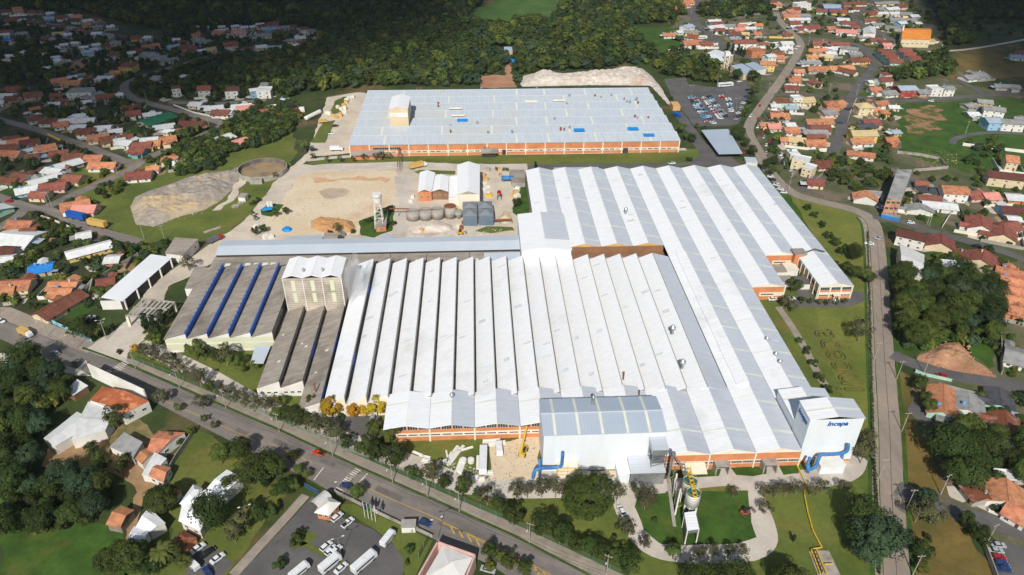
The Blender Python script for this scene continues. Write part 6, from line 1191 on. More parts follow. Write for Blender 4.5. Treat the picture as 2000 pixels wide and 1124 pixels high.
# yards: one sheet of paved, grassy and bare plots under the houses
yr = random.Random(5); ymb = MB()
for i, (c, W, L) in enumerate(HOUSES):
    for k in range(3):
        q = c + Vector((yr.uniform(-8, 8), yr.uniform(-9, 6), 0)); n = yr.randint(5, 7); r0 = yr.uniform(3, 7.5); a0 = yr.uniform(0, 6)
        if onroad(q.x, q.y, 2): continue
        ymb.add([(q.x + r0 * yr.uniform(.6, 1.2) * math.cos(a0 + 6.283 * j / n), q.y + r0 * yr.uniform(.6, 1.2) * math.sin(a0 + 6.283 * j / n), .032 + .0012 * ((i * 3 + k) % 40)) for j in range(n)], [tuple(range(n))], yr.choice((0, 0, 1, 1, 2, 3)))
struct(ymb.build('yard_plots', [m_conc, m_lawn2, m_bsoil, m_asph2]), 'patchwork of paved and planted house plots')
# ------------------------------------------------------------------ vegetation
def foliage(seed, rx, rz, zc_, nclump, nleaf, ls, clr=.34, flat=.0, inner=.55):
    """leaf faces on clumps spread through an ellipsoid crown"""
    r = np.random.RandomState(seed); d = r.normal(size=(nclump, 3)); d /= np.linalg.norm(d, axis=1)[:, None]
    rad_ = inner + (1 - inner) * r.rand(nclump) ** .6; cc = d * rad_[:, None] * np.array([rx, rx, rz]) * (1 - clr * .55); cc[:, 2] += zc_
    cr = rx * clr * r.uniform(.6, 1.25, nclump); k = r.randint(0, nclump, nleaf); n = r.normal(size=(nleaf, 3)); n /= np.linalg.norm(n, axis=1)[:, None]
    n[:, 2] = np.where(n[:, 2] < -.3, -n[:, 2], n[:, 2]); p = cc[k] + n * (cr[k] * r.uniform(.75, 1.05, nleaf))[:, None]
    cd = p - np.array([0, 0, zc_]); cd /= np.array([rx, rx, rz]); cd /= np.linalg.norm(cd, axis=1)[:, None] + 1e-6; n = n * .6 + cd * .75 + np.array([0, 0, .25]) + r.normal(size=(nleaf, 3)) * .3; n /= np.linalg.norm(n, axis=1)[:, None]
    a = np.cross(n, r.normal(size=(nleaf, 3))); a /= np.linalg.norm(a, axis=1)[:, None]; b = np.cross(n, a); s = ls * r.uniform(.6, 1.3, nleaf)[:, None]
    v = np.stack([p - a * s, p - b * s * .6, p + a * s, p + b * s * .6], 1).reshape(-1, 3); f = np.arange(nleaf * 4).reshape(-1, 4)
    return v, f
def pymesh(name, v, f, mat):
    me = bpy.data.meshes.new(name); me.from_pydata(v.tolist(), [], f.tolist()); me.materials.append(mat); me.update(); return me
m_bark = pmat('bark', S(104, 90, 74), S(78, 68, 56), 2.0)
m_bark2 = pmat('pale_bark', S(150, 136, 118), S(124, 110, 96), 2.0)
l_dark = leafmat('leaf_dark', S(58, 74, 36), S(82, 98, 48)); l_mid = leafmat('leaf_mid', S(72, 90, 42), S(104, 118, 56)); l_lite = leafmat('leaf_light', S(98, 114, 50), S(130, 138, 64))
l_grey = leafmat('leaf_greyish', S(84, 88, 58), S(112, 110, 76), .2); l_yel = leafmat('leaf_yellow', S(214, 172, 40), S(170, 150, 48), .3); l_con = leafmat('leaf_conifer', S(34, 54, 28), S(48, 68, 34), .15)
l_blue = leafmat('leaf_bluish', S(58, 78, 54), S(86, 104, 74), .2); l_palm = leafmat('leaf_palm', S(84, 98, 48), S(116, 124, 66), .2)
def trunk_mesh(h, r, seed, zb, mat, limbs=5, spread=.5):
    q = random.Random(seed); mb = MB(); mb.tube([(0, 0, -.1), (q.uniform(-.1, .1), q.uniform(-.1, .1), h * .5), (q.uniform(-.2, .2), q.uniform(-.2, .2), h)], r, 6, r2=r * .5)
    for i in range(limbs):
        a = i * 6.28 / limbs + q.uniform(-.4, .4); z0 = h * q.uniform(.5, .85); L = (zb - z0) * q.uniform(.6, .9) + .5
        mb.tube([(0, 0, z0), (math.cos(a) * L * spread * .5, math.sin(a) * L * spread * .5, z0 + L * .45), (math.cos(a) * L * spread * 1.1, math.sin(a) * L * spread * 1.1, z0 + L)], r * .5, 5, r2=r * .15)
    return mb.mesh('trunk', mat)
SPEC = {}
def species(key, variants, rx, rz, zc_, nclump, nleaf, ls, leaf, th, tr, bark=None, name='tree', **kw):
    SPEC[key] = [(trunk_mesh(th, tr, 50 + v, zc_ + rz * .5, bark or m_bark), pymesh('crown', *foliage(hash(key) % 997 * 0 + sum(map(ord, key)) + v * 17, rx * (1 + .1 * (v - 1)), rz, zc_, nclump, nleaf, ls, **kw), leaf), name) for v in range(variants)]
species('big', 3, 5.6, 4.4, 6.4, 46, 6000, .32, l_dark, 4.0, .38)
species('bigl', 2, 5.2, 4.0, 6.0, 42, 5400, .32, l_mid, 3.8, .34)
species('blue', 2, 5.4, 3.6, 6.0, 50, 5400, .28, l_blue, 4.0, .3, clr=.26)
species('mid', 3, 3.1, 2.6, 4.0, 24, 2200, .25, l_dark, 2.4, .2)
species('midl', 2, 3.0, 2.4, 3.9, 22, 2000, .25, l_mid, 2.4, .2)
species('lite', 2, 2.6, 2.2, 3.5, 20, 1700, .24, l_lite, 2.0, .18)
species('bare', 3, 2.3, 1.9, 3.4, 22, 800, .2, l_grey, 2.4, .14, m_bark2, clr=.3)
species('small', 2, 1.5, 1.3, 2.1, 10, 480, .24, l_mid, 1.3, .1)
species('shrub', 3, 1.4, .9, .8, 9, 420, .24, l_dark, .5, .08, name='shrub')
species('yellow', 2, 3.0, 2.4, 3.4, 26, 2200, .25, l_yel, 2.0, .2)
species('cypress', 1, 1.3, 3.8, 4.2, 30, 1300, .28, l_con, 1.2, .16, clr=.5)
l_dome = leafmat('leaf_dome', S(54, 70, 30), S(78, 92, 40))
species('dome', 1, 8.3, 6.6, 7.4, 130, 15000, .28, l_dome, 4.0, .6, clr=.2, inner=.72)
def palm_proto():
    mb = MB(); q = random.Random(4)
    for i in range(22):
        a = i * 2.399; up = q.uniform(-.2, 1.0); L = q.uniform(2.4, 3.2); d = Vector((math.cos(a), math.sin(a), 0)); s = Vector((-d.y, d.x, 0)); pts = [Vector((0, 0, 5.2)) + d * (L * t) + Vector((0, 0, up * L * t * .8 - 1.3 * L * t * t * .55)) for t in (0, .3, .6, .85, 1)]
        for j in range(4):
            w0, w1 = (.12, .38, .42, .3, .05)[j], (.12, .38, .42, .3, .05)[j + 1]
            for sg in (-1, 1): mb.add([pts[j], pts[j + 1], pts[j + 1] + s * sg * w1 + Vector((0, 0, -.25 * w1)), pts[j] + s * sg * w0 + Vector((0, 0, -.25 * w0))], [(0, 1, 2, 3)])
    tr = MB(); tr.tube([(0, 0, -.1), (.1, 0, 2.6), (0, .1, 5.2)], .3, 8, r2=.2)
    return [(tr.mesh('trunk', m_bark), mb.mesh('fronds', l_palm), 'palm_tree')]
SPEC['palm'] = palm_proto()
WORD = {'dome': 'huge dense dome shaped tree', 'big': 'large dark rounded tree', 'bigl': 'large green spreading tree', 'blue': 'large feathery bluish tree', 'mid': 'dark leafy tree', 'midl': 'green leafy tree', 'lite': 'light green tree', 'bare': 'sparse greyish tree', 'small': 'small green tree', 'shrub': 'low dark shrub', 'yellow': 'yellow flowering tree', 'cypress': 'slim dark cypress', 'palm': 'palm tree'}
TREES = []
def tree_at(p, key, s=1.0, where='', r=None):
    r = r or rng; tm, cm, nm = r.choice(SPEC[key]); rt = empty(nm, (p[0], p[1], 0), r.uniform(0, 6.28)); rt.scale = (s * r.uniform(.92, 1.08), s * r.uniform(.92, 1.08), s * r.uniform(.9, 1.12))
    meshobj('trunk', tm, rt); meshobj('fronds' if key == 'palm' else 'crown', cm, rt)
    tag(rt, WORD[key], 'palm' if key == 'palm' else ('shrub' if key == 'shrub' else 'tree'), where, 'trees ' + where if where else None, at=(p[0], p[1], 1)); TREES.append((Vector((p[0], p[1], 0)), s)); return rt
def trees(where, data):
    r = random.Random(len(where) * 31 + len(data))
    for item in data.replace('\n', ',').split(','):
        f = item.split()
        if len(f) < 3: continue
        tree_at(G(float(f[0]), float(f[1])), f[2], float(f[3]) if len(f) > 3 else 1.0, where, r)
def blocked(x, y, m=.8):
    if onroad(x, y, m): return True
    for q in FOOT:
        if abs(q[0].x - x) < 45 and abs(q[0].y - y) < 45 and inpoly(x, y, q): return True
    return False
def scatter(where, px, n, keys, smin=.7, smax=1.15, gap=4.0, seed=0):
    poly = [G(*p) for p in px]; r = random.Random(seed + n + int(px[0][0])); x0, x1 = min(p.x for p in poly), max(p.x for p in poly); y0, y1 = min(p.y for p in poly), max(p.y for p in poly); k = 0; done = 0
    mine = []
    while done < n and k < n * 60:
        k += 1; x, y = r.uniform(x0, x1), r.uniform(y0, y1)
        if not inpoly(x, y, poly) or blocked(x, y, 1.5): continue
        if any((x - q[0]) ** 2 + (y - q[1]) ** 2 < gap * gap for q in mine): continue
        mine.append((x, y)); tree_at((x, y), r.choice(keys), r.uniform(smin, smax), where, r); done += 1
R1 = 'in the hedge row along the main road'
trees(R1, '''
265 688 yellow .6,283 697 bare 1.2,297 704 bare 1.3,313 712 bare 1.2,330 719 bare 1.2,346 728 bare 1.3,362 738 bare 1.2,378 748 bare 1.2,394 758 bare 1.5,414 767 midl .8,437 778 bare 1.3,458 788 bare 1.3,478 797 bare 1.3,497 806 bare 1.4,520 808 bare 1.3
545 822 midl .9,562 826 mid 1.0,578 832 mid 1.1,598 838 mid 1.1,618 846 bare 1.4,640 858 bare 1.6,658 866 bare 1.5,680 878 mid .9,712 890 midl 1.2,738 903 mid 1.25,770 918 mid 1.5,800 925 shrub 1.6,815 932 shrub 1.6,845 945 bare 1.7,868 955 mid .9,905 968 mid 1.1,932 975 small 1.3,952 988 bare 1.4,972 997 mid .8,992 1008 mid .8
''')
trees('by the brick front hall', '735 858 midl 1.25,765 868 midl 1.2,752 862 shrub 1.5,613 800 midl 1.0,650 815 yellow 1.5,672 812 shrub 1.4,693 816 yellow 1.1,715 815 yellow .9,738 812 yellow 1.5,540 800 bare 1.2,552 795 lite .9')
trees('in the grass court of the blue striped hall', '385 703 midl 1.4,400 705 midl 1.2,430 712 mid 1.0,445 715 bare 1.9,460 722 midl 1.2,475 728 lite .9,492 712 midl .8,340 700 shrub 1.4,500 722 lite .8,310 678 lite 1.0,297 670 midl 1.0')
trees('at the old gate', '292 655 cypress 1.4,305 650 cypress 1.2,322 640 cypress 1.3,312 668 mid 1.1,330 612 lite .9,205 592 palm .9,215 596 palm .7,235 690 shrub 1,370 530 bare 1.6,145 660 midl 1.1,160 655 mid 1.1,175 665 mid 1.1,195 660 midl .9,185 662 shrub 1.8,205 655 shrub 1.8,220 645 shrub 1.6,170 640 mid .9')
R2 = 'on the lawn before the press hall'
trees(R2, '1008 975 bare 1.3,1030 974 bare 1.1,1058 972 bare 1.5,1085 972 bare 1.5,1005 1022 mid 1.1,1065 1045 mid 1.25,1098 1062 mid 1.25,1125 1075 mid .9,1150 1082 mid 1.0,1168 1088 mid 1.0,1198 1100 mid 1.1,1228 1118 mid 1.1,1226 1052 bare 1.25,1216 1035 bare 1.0,1206 975 bare 1.3,1095 1035 shrub 1,1205 1030 shrub .8,1020 1010 shrub 1.2')
tree_at(G(1151, 970, 7.0), 'dome', 1.1, R2, random.Random(1))
R3 = 'round the silo lawn'
trees(R3, '1246 972 bare 1.2,1264 985 bare 1.3,1258 996 bare 1.1,1278 1018 shrub .8,1258 1072 bare 1.0,1314 1092 midl .9,1312 1063 shrub .9,1366 1090 bare .9,1392 1090 bare 1.0,1422 1088 bare .9,1448 1086 bare .9,1432 972 bare .8,1493 978 bare 1.1,1492 1005 bare 1.0')
trees('on the east lawn', '1514 972 bare 1.05,1532 970 bare 1.05,1552 968 bare 1.1,1580 968 bare 1.0,1604 966 bare 1.1,1645 962 bare 1.0,1548 1060 cypress .5,1362 1162 big 1.0,1428 1160 big 1.0,1534 1164 big 1.05,1678 1040 big 1.15,1705 1082 blue 1.5,1660 1060 mid 1.2,1725 1075 blue 1.0,1690 1100 blue 1.1,1676 668 bare 2.0,1535 605 bare 1.2,1545 610 bare 1.2,1680 905 bare 1.8,1686 880 bare 1.5')
trees('along the east wall of the hall', '1575 410 shrub 1.8,1590 425 shrub 1.8,1605 445 shrub 1.9,1618 465 shrub 1.9,1632 482 mid .8,1645 500 mid .9,1665 508 big .75,1650 535 mid 1.0,1665 545 midl 1.1,1684 548 midl 1.25,1696 555 midl 1.0,1630 525 shrub 2,1575 690 shrub 1.6,1588 715 shrub 1.7,1602 742 shrub 1.7,1615 765 shrub 1.6,1560 668 shrub 1.2,1628 578 palm .6,1650 577 palm .65,1660 574 palm .6,1545 572 midl 1.1,1556 570 mid .9,1568 545 palm .6,1580 556 palm .6,1566 595 small 1,1582 596 small 1,1598 597 small 1,1615 597 small 1,1632 597 small 1,1648 596 small 1,1528 600 bare 1.1')
trees('east of the straight road', '1842 895 big 1.35,1872 955 big 1.25,1800 992 blue .75,1786 1020 bare 1.7,1815 1025 bare 1.8,1880 1030 mid .9,1792 1090 mid 1.2,1905 1055 mid .9,1925 1065 shrub 1.6,1812 1053 shrub 1.0,1795 1120 lite .8,1790 765 mid .9,1800 790 midl .9,1810 805 midl 1.0,1795 750 mid .7,1980 985 palm .6,1810 1010 shrub 1.5')
scatter('in the garden wood east of the road', [(1880, 850), (2010, 850), (2010, 930), (1940, 960), (1880, 930)], 26, ['mid', 'midl', 'big', 'bigl'], .6, 1.0, 4)
scatter('in the east thicket', [(1750, 548), (1800, 545), (1930, 560), (1942, 600), (1938, 670), (1890, 668), (1850, 655), (1800, 680), (1755, 690)], 52, ['midl', 'bigl', 'big', 'big', 'bigl', 'blue'], .75, 1.1, 5.2)
scatter('in the dark wood', [(0, 735), (60, 722), (110, 720), (150, 735), (135, 775), (100, 830), (70, 900), (60, 960), (0, 975)], 40, ['big', 'mid', 'bigl', 'blue', 'midl'], .75, 1.15, 5.2)
scatter('in the lower wood', [(0, 960), (70, 955), (130, 930), (215, 930), (205, 1010), (140, 1035), (0, 1045)], 34, ['big', 'mid', 'mid', 'blue'], .6, 1.05, 5.0)
trees('in the pavilion garden', '232 835 bare 1.7,225 838 midl 1.0,185 890 mid .9,195 905 midl .8,210 915 mid .8,240 925 mid .8,250 910 mid .7,325 1002 big 1.0,420 1025 big 1.05,435 905 midl 1.2,475 895 mid 1.3,465 900 mid 1.0,498 945 big .95,525 935 bigl 1.0,550 930 midl 1.1,520 955 cypress .9,560 965 mid 1.0,575 960 midl .8,540 970 midl .8,535 915 mid .9,585 928 midl .7,600 935 midl .6,575 900 mid .7,700 975 midl .9,450 960 mid .9,495 1005 midl .9,510 1020 mid .9,530 1010 midl .8,475 1040 bare 1.5,460 1060 bare 1.4,265 1115 big .95,240 1110 bigl .9,322 1105 palm 1.4,350 1100 mid .9,365 1110 midl .8,300 1120 mid 1.0,285 1080 midl .7,300 1090 mid .8,225 1120 big .8,580 1065 shrub 1.6,585 1050 shrub 1.6,545 1110 shrub 1.8,798 1085 small 1.0,795 1100 shrub .8,340 865 lite .8,350 870 midl .6,300 975 midl .6,375 850 lite .7,395 800 bare 1.2,318 790 bare 1.4,350 805 small 1,400 825 small .9,420 838 small .9,235 752 small .9,148 718 small .8,500 905 small 1.1')
trees('below the main road near the lower edge', '955 1090 mid .8,975 1100 midl .8,995 1110 mid .9,1025 1124 midl .9,960 1115 lite .8')
trees('round the clay yard', '597 300 palm 1.5,612 312 small 1.2,1046 333 cypress .8,970 335 small .8,984 335 small .8,990 336 small .8,1010 405 mid .8,560 420 midl .7,540 425 midl .7,495 425 small 1,500 432 small .9,515 455 midl .8,500 460 midl .8,645 460 shrub 1.6,660 458 bare 1.2,690 455 shrub 1.3,755 440 shrub 1.4,770 440 shrub 1.4,720 435 shrub 1.5,540 350 bare .8,505 395 shrub 1.5,495 400 shrub 1.3')
trees('in the row before the back hall', '690 318 bare .9,712 316 bare .9,735 314 bare 1,745 315 bare 1.2,760 313 bare .9,665 319 bare .9,640 320 bare .9,1070 297 bare 1.4,905 302 bare 1,950 301 bare 1.2,1345 315 shrub 1.5')
trees('by the workers car park', '1330 262 midl 1.2,1340 275 midl 1.0,1352 280 mid .9,1360 252 lite .7,1375 255 shrub 1.5,1438 158 big .9,1468 160 big .9,1470 188 midl 1.2,1465 205 midl 1.0,1458 220 midl 1.0,1452 232 midl 1.0,1440 275 big .9,1455 290 mid 1.0,1468 305 mid 1.0,1495 335 mid 1.1,1510 325 mid 1.0,1505 345 mid 1.0,1425 120 mid 1.0,1440 108 cypress 1.3,1446 110 cypress 1.3,1452 113 cypress 1.2,1420 102 cypress 1.2,1430 105 cypress 1.2,1310 195 shrub 1.4')
# hedge along the straight road
hp = smooth([G(*p) for p in ((1694, 455), (1697, 560), (1699, 650), (1702, 760), (1706, 900), (1712, 1000), (1716, 1124))]); hv = []; hf = 0; hr = np.random.RandomState(5); VV = []
for i in range(len(hp) - 1):
    for k in range(26):
        q = hp[i].lerp(hp[i + 1], k / 26); v, f = foliage(i * 40 + k, .55, .6, .75, 4, 12, .22); VV.append(v + np.array([q.x + hr.uniform(-.2, .2), q.y, 0]))
v = np.concatenate(VV); hd = meshobj('hedge', pymesh('hedge', v, np.arange(len(v)).reshape(-1, 4), l_dark)); struct(hd, None, 'stuff'); hd['label'] = 'clipped dark hedge along the straight road'
FOOT.append([G(*p) for p in ((962, 92), (1014, 92), (1020, 172), (972, 172))])
SPX = [([(1752, 548), (1930, 560), (1942, 600), (1938, 680), (1890, 680), (1850, 660), (1800, 685), (1756, 690)], 110, .5, .9), ([(0, 735), (110, 722), (145, 738), (95, 840), (60, 965), (0, 980)], 70, .5, .9), ([(0, 965), (130, 935), (215, 935), (205, 1010), (140, 1035), (0, 1045)], 60, .5, .8)]
# background trees between the houses and the forest, one mass
FOREST = [[(640, 60), (610, 75), (655, 95), (500, 120), (380, 130), (300, 165), (370, 175), (470, 160), (545, 185), (560, 195), (600, 180), (640, 178), (720, 172), (935, 168), (940, 150), (985, 140), (985, 120), (1002, 120), (1010, 165), (1020, 150), (1060, 138), (1180, 135), (1230, 126), (1270, 130), (1270, 95), (1240, 70), (1230, 50), (1300, 45), (1330, 30), (1335, -30), (1140, -30), (1092, 16), (1085, 46), (1040, 50), (930, 50), (903, 44), (925, 20), (980, -30), (180, -30), (120, 10), (240, 45), (330, 62), (320, 80), (420, 60), (520, 45)],
          [(1280, 125), (1330, 105), (1365, 120), (1405, 150), (1415, 168), (1350, 160), (1345, 150), (1300, 152), (1285, 145)], [(1790, -20), (2020, -20), (2020, 40), (1860, 38), (1850, 60), (1835, 60), (1830, 20)], [(1850, 55), (1890, 45), (1900, 85), (1860, 92), (1845, 90)], [(1770, 128), (1850, 112), (1868, 130), (1850, 150), (1790, 155), (1740, 160), (1720, 135)],
          [(0, 20), (60, 18), (150, 30), (120, 12), (0, 5)], [(1380, 10), (1500, 5), (1500, 28), (1420, 38), (1370, 30)]]
SPARSE = [([(0, 40), (300, 80), (620, 70), (560, 180), (430, 250), (330, 330), (200, 400), (120, 415), (0, 380)], 820, .45, .9), ([(0, 110), (110, 100), (130, 140), (120, 160), (0, 165)], 90, .7, 1.1), ([(100, 380), (260, 470), (330, 480), (200, 600), (0, 620), (0, 410)], 120, .4, .8), ([(330, 270), (440, 240), (560, 200), (590, 215), (575, 260), (500, 290), (440, 300), (430, 330), (350, 345), (310, 310)], 420, .6, 1.1), ([(255, 160), (330, 145), (400, 150), (480, 200), (340, 195), (270, 190)], 60, .6, 1.0), ([(370, 110), (490, 100), (520, 160), (380, 165)], 70, .6, 1.0),
          ([(1290, 10), (1800, -10), (1840, 60), (1770, 130), (1740, 190), (1740, 290), (1560, 385), (1480, 290), (1490, 200), (1330, 95)], 330, .4, .85), ([(1610, 310), (1740, 290), (1745, 350), (1690, 385), (1620, 360)], 40, .5, .95), ([(1870, 280), (1940, 275), (1960, 310), (1880, 330)], 16, .6, .9), ([(1740, 340), (2010, 330), (2010, 500), (1760, 430)], 50, .35, .7), ([(1790, 470), (1950, 500), (1960, 560), (1800, 545)], 26, .45, .8), ([(1900, 560), (2010, 620), (2010, 740), (1940, 740)], 14, .4, .6), ([(1800, 770), (2010, 770), (2010, 850), (1830, 850)], 22, .4, .7), ([(1870, 20), (2010, 45), (2010, 80), (1890, 95)], 30, .6, 1.), ([(1890, 1010), (2010, 960), (2010, 1040)], 8, .4, .6)]
fcol = bpy.data.collections.new('forest_crowns')
for i, (lf, s0) in enumerate(((l_dark, 1), (l_dark, 2), (l_mid, 3), (l_dark, 4), (l_lite, 5), (l_blue, 6), (l_mid, 7))):
    v, f = foliage(900 + s0, 4.6, 3.6, 4.2, 16, 330, .95, clr=.42, inner=.5); v2, f2 = foliage(950 + s0, 2.4, 2.0, 3.0, 5, 40, 1.3, clr=.6)
    o = bpy.data.objects.new('forest_crown', pymesh('forest_crown', np.concatenate([v, v2]), np.arange(len(v) * 1 + len(v2)).reshape(-1, 4), lf)); fcol.objects.link(o)
def cloud_of_trees(name, pts, label):
    me = bpy.data.meshes.new(name); me.from_pydata([p[:3] for p in pts], [], []); at = me.attributes.new('tree_scale', 'FLOAT', 'POINT'); at.data.foreach_set('value', [p[3] for p in pts])
    o = meshobj(name, me); struct(o, label, 'stuff'); ng = bpy.data.node_groups.new(name + '_scatter', 'GeometryNodeTree')
    ng.interface.new_socket('Geometry', in_out='INPUT', socket_type='NodeSocketGeometry'); ng.interface.new_socket('Geometry', in_out='OUTPUT', socket_type='NodeSocketGeometry'); N = ng.nodes; L = ng.links
    gi = N.new('NodeGroupInput'); go = N.new('NodeGroupOutput'); ci = N.new('GeometryNodeCollectionInfo'); ci.inputs['Collection'].default_value = fcol; ci.inputs['Separate Children'].default_value = True; ci.inputs['Reset Children'].default_value = True
    ip = N.new('GeometryNodeInstanceOnPoints'); ip.inputs['Pick Instance'].default_value = True; na = N.new('GeometryNodeInputNamedAttribute'); na.data_type = 'FLOAT'; na.inputs['Name'].default_value = 'tree_scale'
    rv = N.new('FunctionNodeRandomValue'); rv.data_type = 'FLOAT_VECTOR'; rv.inputs[0].default_value = (0, 0, 0); rv.inputs[1].default_value = (0, 0, 6.28); ri = N.new('FunctionNodeRandomValue'); ri.data_type = 'INT'; ri.inputs[4].default_value = 0; ri.inputs[5].default_value = 6
    L.new(gi.outputs[0], ip.inputs['Points']); L.new(ci.outputs[0], ip.inputs['Instance']); L.new(rv.outputs[0], ip.inputs['Rotation']); L.new(na.outputs[0], ip.inputs['Scale']); L.new(ri.outputs[2], ip.inputs['Instance Index']); L.new(ip.outputs[0], go.inputs[0])
    md = o.modifiers.new('scatter', 'NODES'); md.node_group = ng; return o
fr_ = random.Random(11); pts = []
for poly in FOREST:
    w = [G(px, max(py, -42)) for px, py in poly]; x0, x1, y0, y1 = min(p.x for p in w), max(p.x for p in w), min(p.y for p in w), max(p.y for p in w); st_ = 6.3; y = y0
    while y < y1:
        x = x0
        while x < x1:
            qx, qy = x + fr_.uniform(-2.6, 2.6), y + fr_.uniform(-2.6, 2.6)
            if inpoly(qx, qy, w) and not blocked(qx, qy, 3): pts.append((qx, qy, fr_.uniform(-.8, .4), fr_.uniform(.6, 1.35) * (1.35 if fr_.random() < .1 else 1)))
            x += st_
        y += st_
cloud_of_trees('forest', pts, 'dense dark forest behind the factory')
pts2 = []
for px, n, a, b in SPARSE + SPX:
    w = [G(*p) for p in px]; x0, x1, y0, y1 = min(p.x for p in w), max(p.x for p in w), min(p.y for p in w), max(p.y for p in w); k = 0; done = 0
    while done < n and k < n * 30:
        k += 1; x, y = fr_.uniform(x0, x1), fr_.uniform(y0, y1)
        if inpoly(x, y, w) and not blocked(x, y, 1.6): pts2.append((x, y, -.6, fr_.uniform(a, b) * .8)); done += 1
cloud_of_trees('garden_woods', pts2, 'garden trees and bushes massed between the far houses')
# ------------------------------------------------------------------ vehicles
def paint(name, c): return pmat('paint_' + name, S(*c), tuple(x * .9 for x in S(*c)[:3]) + (1,), 2., rough=.28, spec=.5)
PAINT = {'w': (paint('white', (232, 234, 236)), 'white'), 's': (paint('silver', (176, 180, 184)), 'silver'), 'k': (paint('black', (34, 36, 40)), 'black'), 'r': (paint('red', (176, 34, 32)), 'red'), 'b': (paint('blue', (38, 66, 120)), 'dark blue'), 'g': (paint('grey', (104, 108, 112)), 'grey'), 'o': (paint('orange', (218, 78, 36)), 'orange red'), 'l': (paint('light_blue', (90, 170, 206)), 'light blue'), 'y': (paint('gold', (214, 176, 96)), 'tan'), 'u': (paint('truck_blue', (34, 92, 176)), 'blue')}
m_tyre = pmat('tyre', S(30, 30, 31), S(40, 40, 40), 3.); m_rim = pmat('rim', S(150, 152, 155), None, 1., metal=.6, rough=.4); m_lamp = pmat('headlamp', S(230, 232, 230), None, 1., rough=.2)
def loft(mb, secs, mi, cap=True):
    n = len(secs[0]); v = [p for s in secs for p in s]; f = [(i * n + j, i * n + (j + 1) % n, (i + 1) * n + (j + 1) % n, (i + 1) * n + j) for i in range(len(secs) - 1) for j in range(n)]
    if cap: f += [tuple(range(n - 1, -1, -1)), tuple((len(secs) - 1) * n + j for j in range(n))]
    mb.add(v, f, mi)
def car_shapes(kind):
    body, glass = MB(), MB(); hw = .84
    prof = {'hatch': [(-2.0, .62, .8), (-1.95, .92, .82), (-1.2, .95, .84), (.7, .93, .84), (1.6, .84, .82), (2.0, .66, .76), (2.05, .5, .74)], 'sedan': [(-2.2, .6, .8), (-2.15, .95, .8), (-1.4, .98, .84), (.8, .95, .84), (1.8, .85, .82), (2.2, .68, .76), (2.25, .5, .74)], 'pickup': [(-2.2, .6, .8), (-2.18, .95, .82), (-.4, .96, .84), (.9, .98, .84), (1.8, .9, .82), (2.15, .72, .78), (2.2, .5, .76)]}[kind]
    loft(body, [[(x, -w, .28), (x, w, .28), (x, w * 1.02, .55), (x, w * .97, z), (x, -w * .97, z), (x, -w * 1.02, .55)] for x, z, w in prof], 0)
    a, b, c, d = {'hatch': (-1.95, -1.55, .15, .95), 'sedan': (-1.55, -.95, .3, 1.05), 'pickup': (-.5, -.35, .35, 1.1)}[kind]; zt = 1.45; zb = .92
    glass.add([(a, -.76, zb), (d, -.76, zb), (d, .76, zb), (a, .76, zb), (b, -.6, zt - .03), (c, -.6, zt - .03), (c, .6, zt - .03), (b, .6, zt - .03)], [(0, 1, 5, 4), (1, 2, 6, 5), (2, 3, 7, 6), (3, 0, 4, 7)], 0)
    body.add([(b - .04, -.63, zt - .04), (c + .04, -.63, zt - .04), (c + .04, .63, zt - .04), (b - .04, .63, zt - .04), (b + .12, -.52, zt + .02), (c - .1, -.52, zt + .02), (c - .1, .52, zt + .02), (b + .12, .52, zt + .02)], [(0, 1, 5, 4), (1, 2, 6, 5), (2, 3, 7, 6), (3, 0, 4, 7), (4, 5, 6, 7)], 0)
    if kind == 'pickup': body.box(-2.1, -.6, -.72, .72, .97, .99, 1)
    return body, glass
def wheel_mb(r=.31, w=.2):
    mb = MB(); n = 12; v = [(r * math.cos(2 * math.pi * j / n), s * w / 2, r * math.sin(2 * math.pi * j / n)) for s in (-1, 1) for j in range(n)]
    mb.add(v, [(j, (j + 1) % n, (j + 1) % n + n, j + n) for j in range(n)] + [tuple(range(n - 1, -1, -1)), tuple(range(n, 2 * n))], 0)
    v = [(r * .6 * math.cos(2 * math.pi * j / n), s * (w / 2 + .01), r * .6 * math.sin(2 * math.pi * j / n)) for s in (-1, 1) for j in range(n)]; mb.add(v, [tuple(range(n - 1, -1, -1)), tuple(range(n, 2 * n))], 1); return mb
WH = wheel_mb().mesh('wheel', [m_tyre, m_rim]); LAMP = MB().box(-.05, .05, -.16, .16, -.07, .07).mesh('headlamp', m_lamp); CARM = {}
for kd in ('hatch', 'sedan', 'pickup'):
    b, g = car_shapes(kd); one = MB(); one.v = list(b.v); one.f = list(b.f); one.m = [3 if mm else 0 for mm in b.m]; one.add(g.v, g.f, 1)
    for x in (-1.3, 1.3):
        for y in (-.78, .78): w_ = wheel_mb(); one.add([(p[0] + x, p[1] + y, p[2] + .31) for p in w_.v], w_.f, 2)
    CARM[kd] = (b.mesh('body', [PAINT['w'][0], m_tyre]), g.mesh('windows', m_glass), one.mesh('car', [PAINT['w'][0], m_glass, m_tyre, m_tyre]))
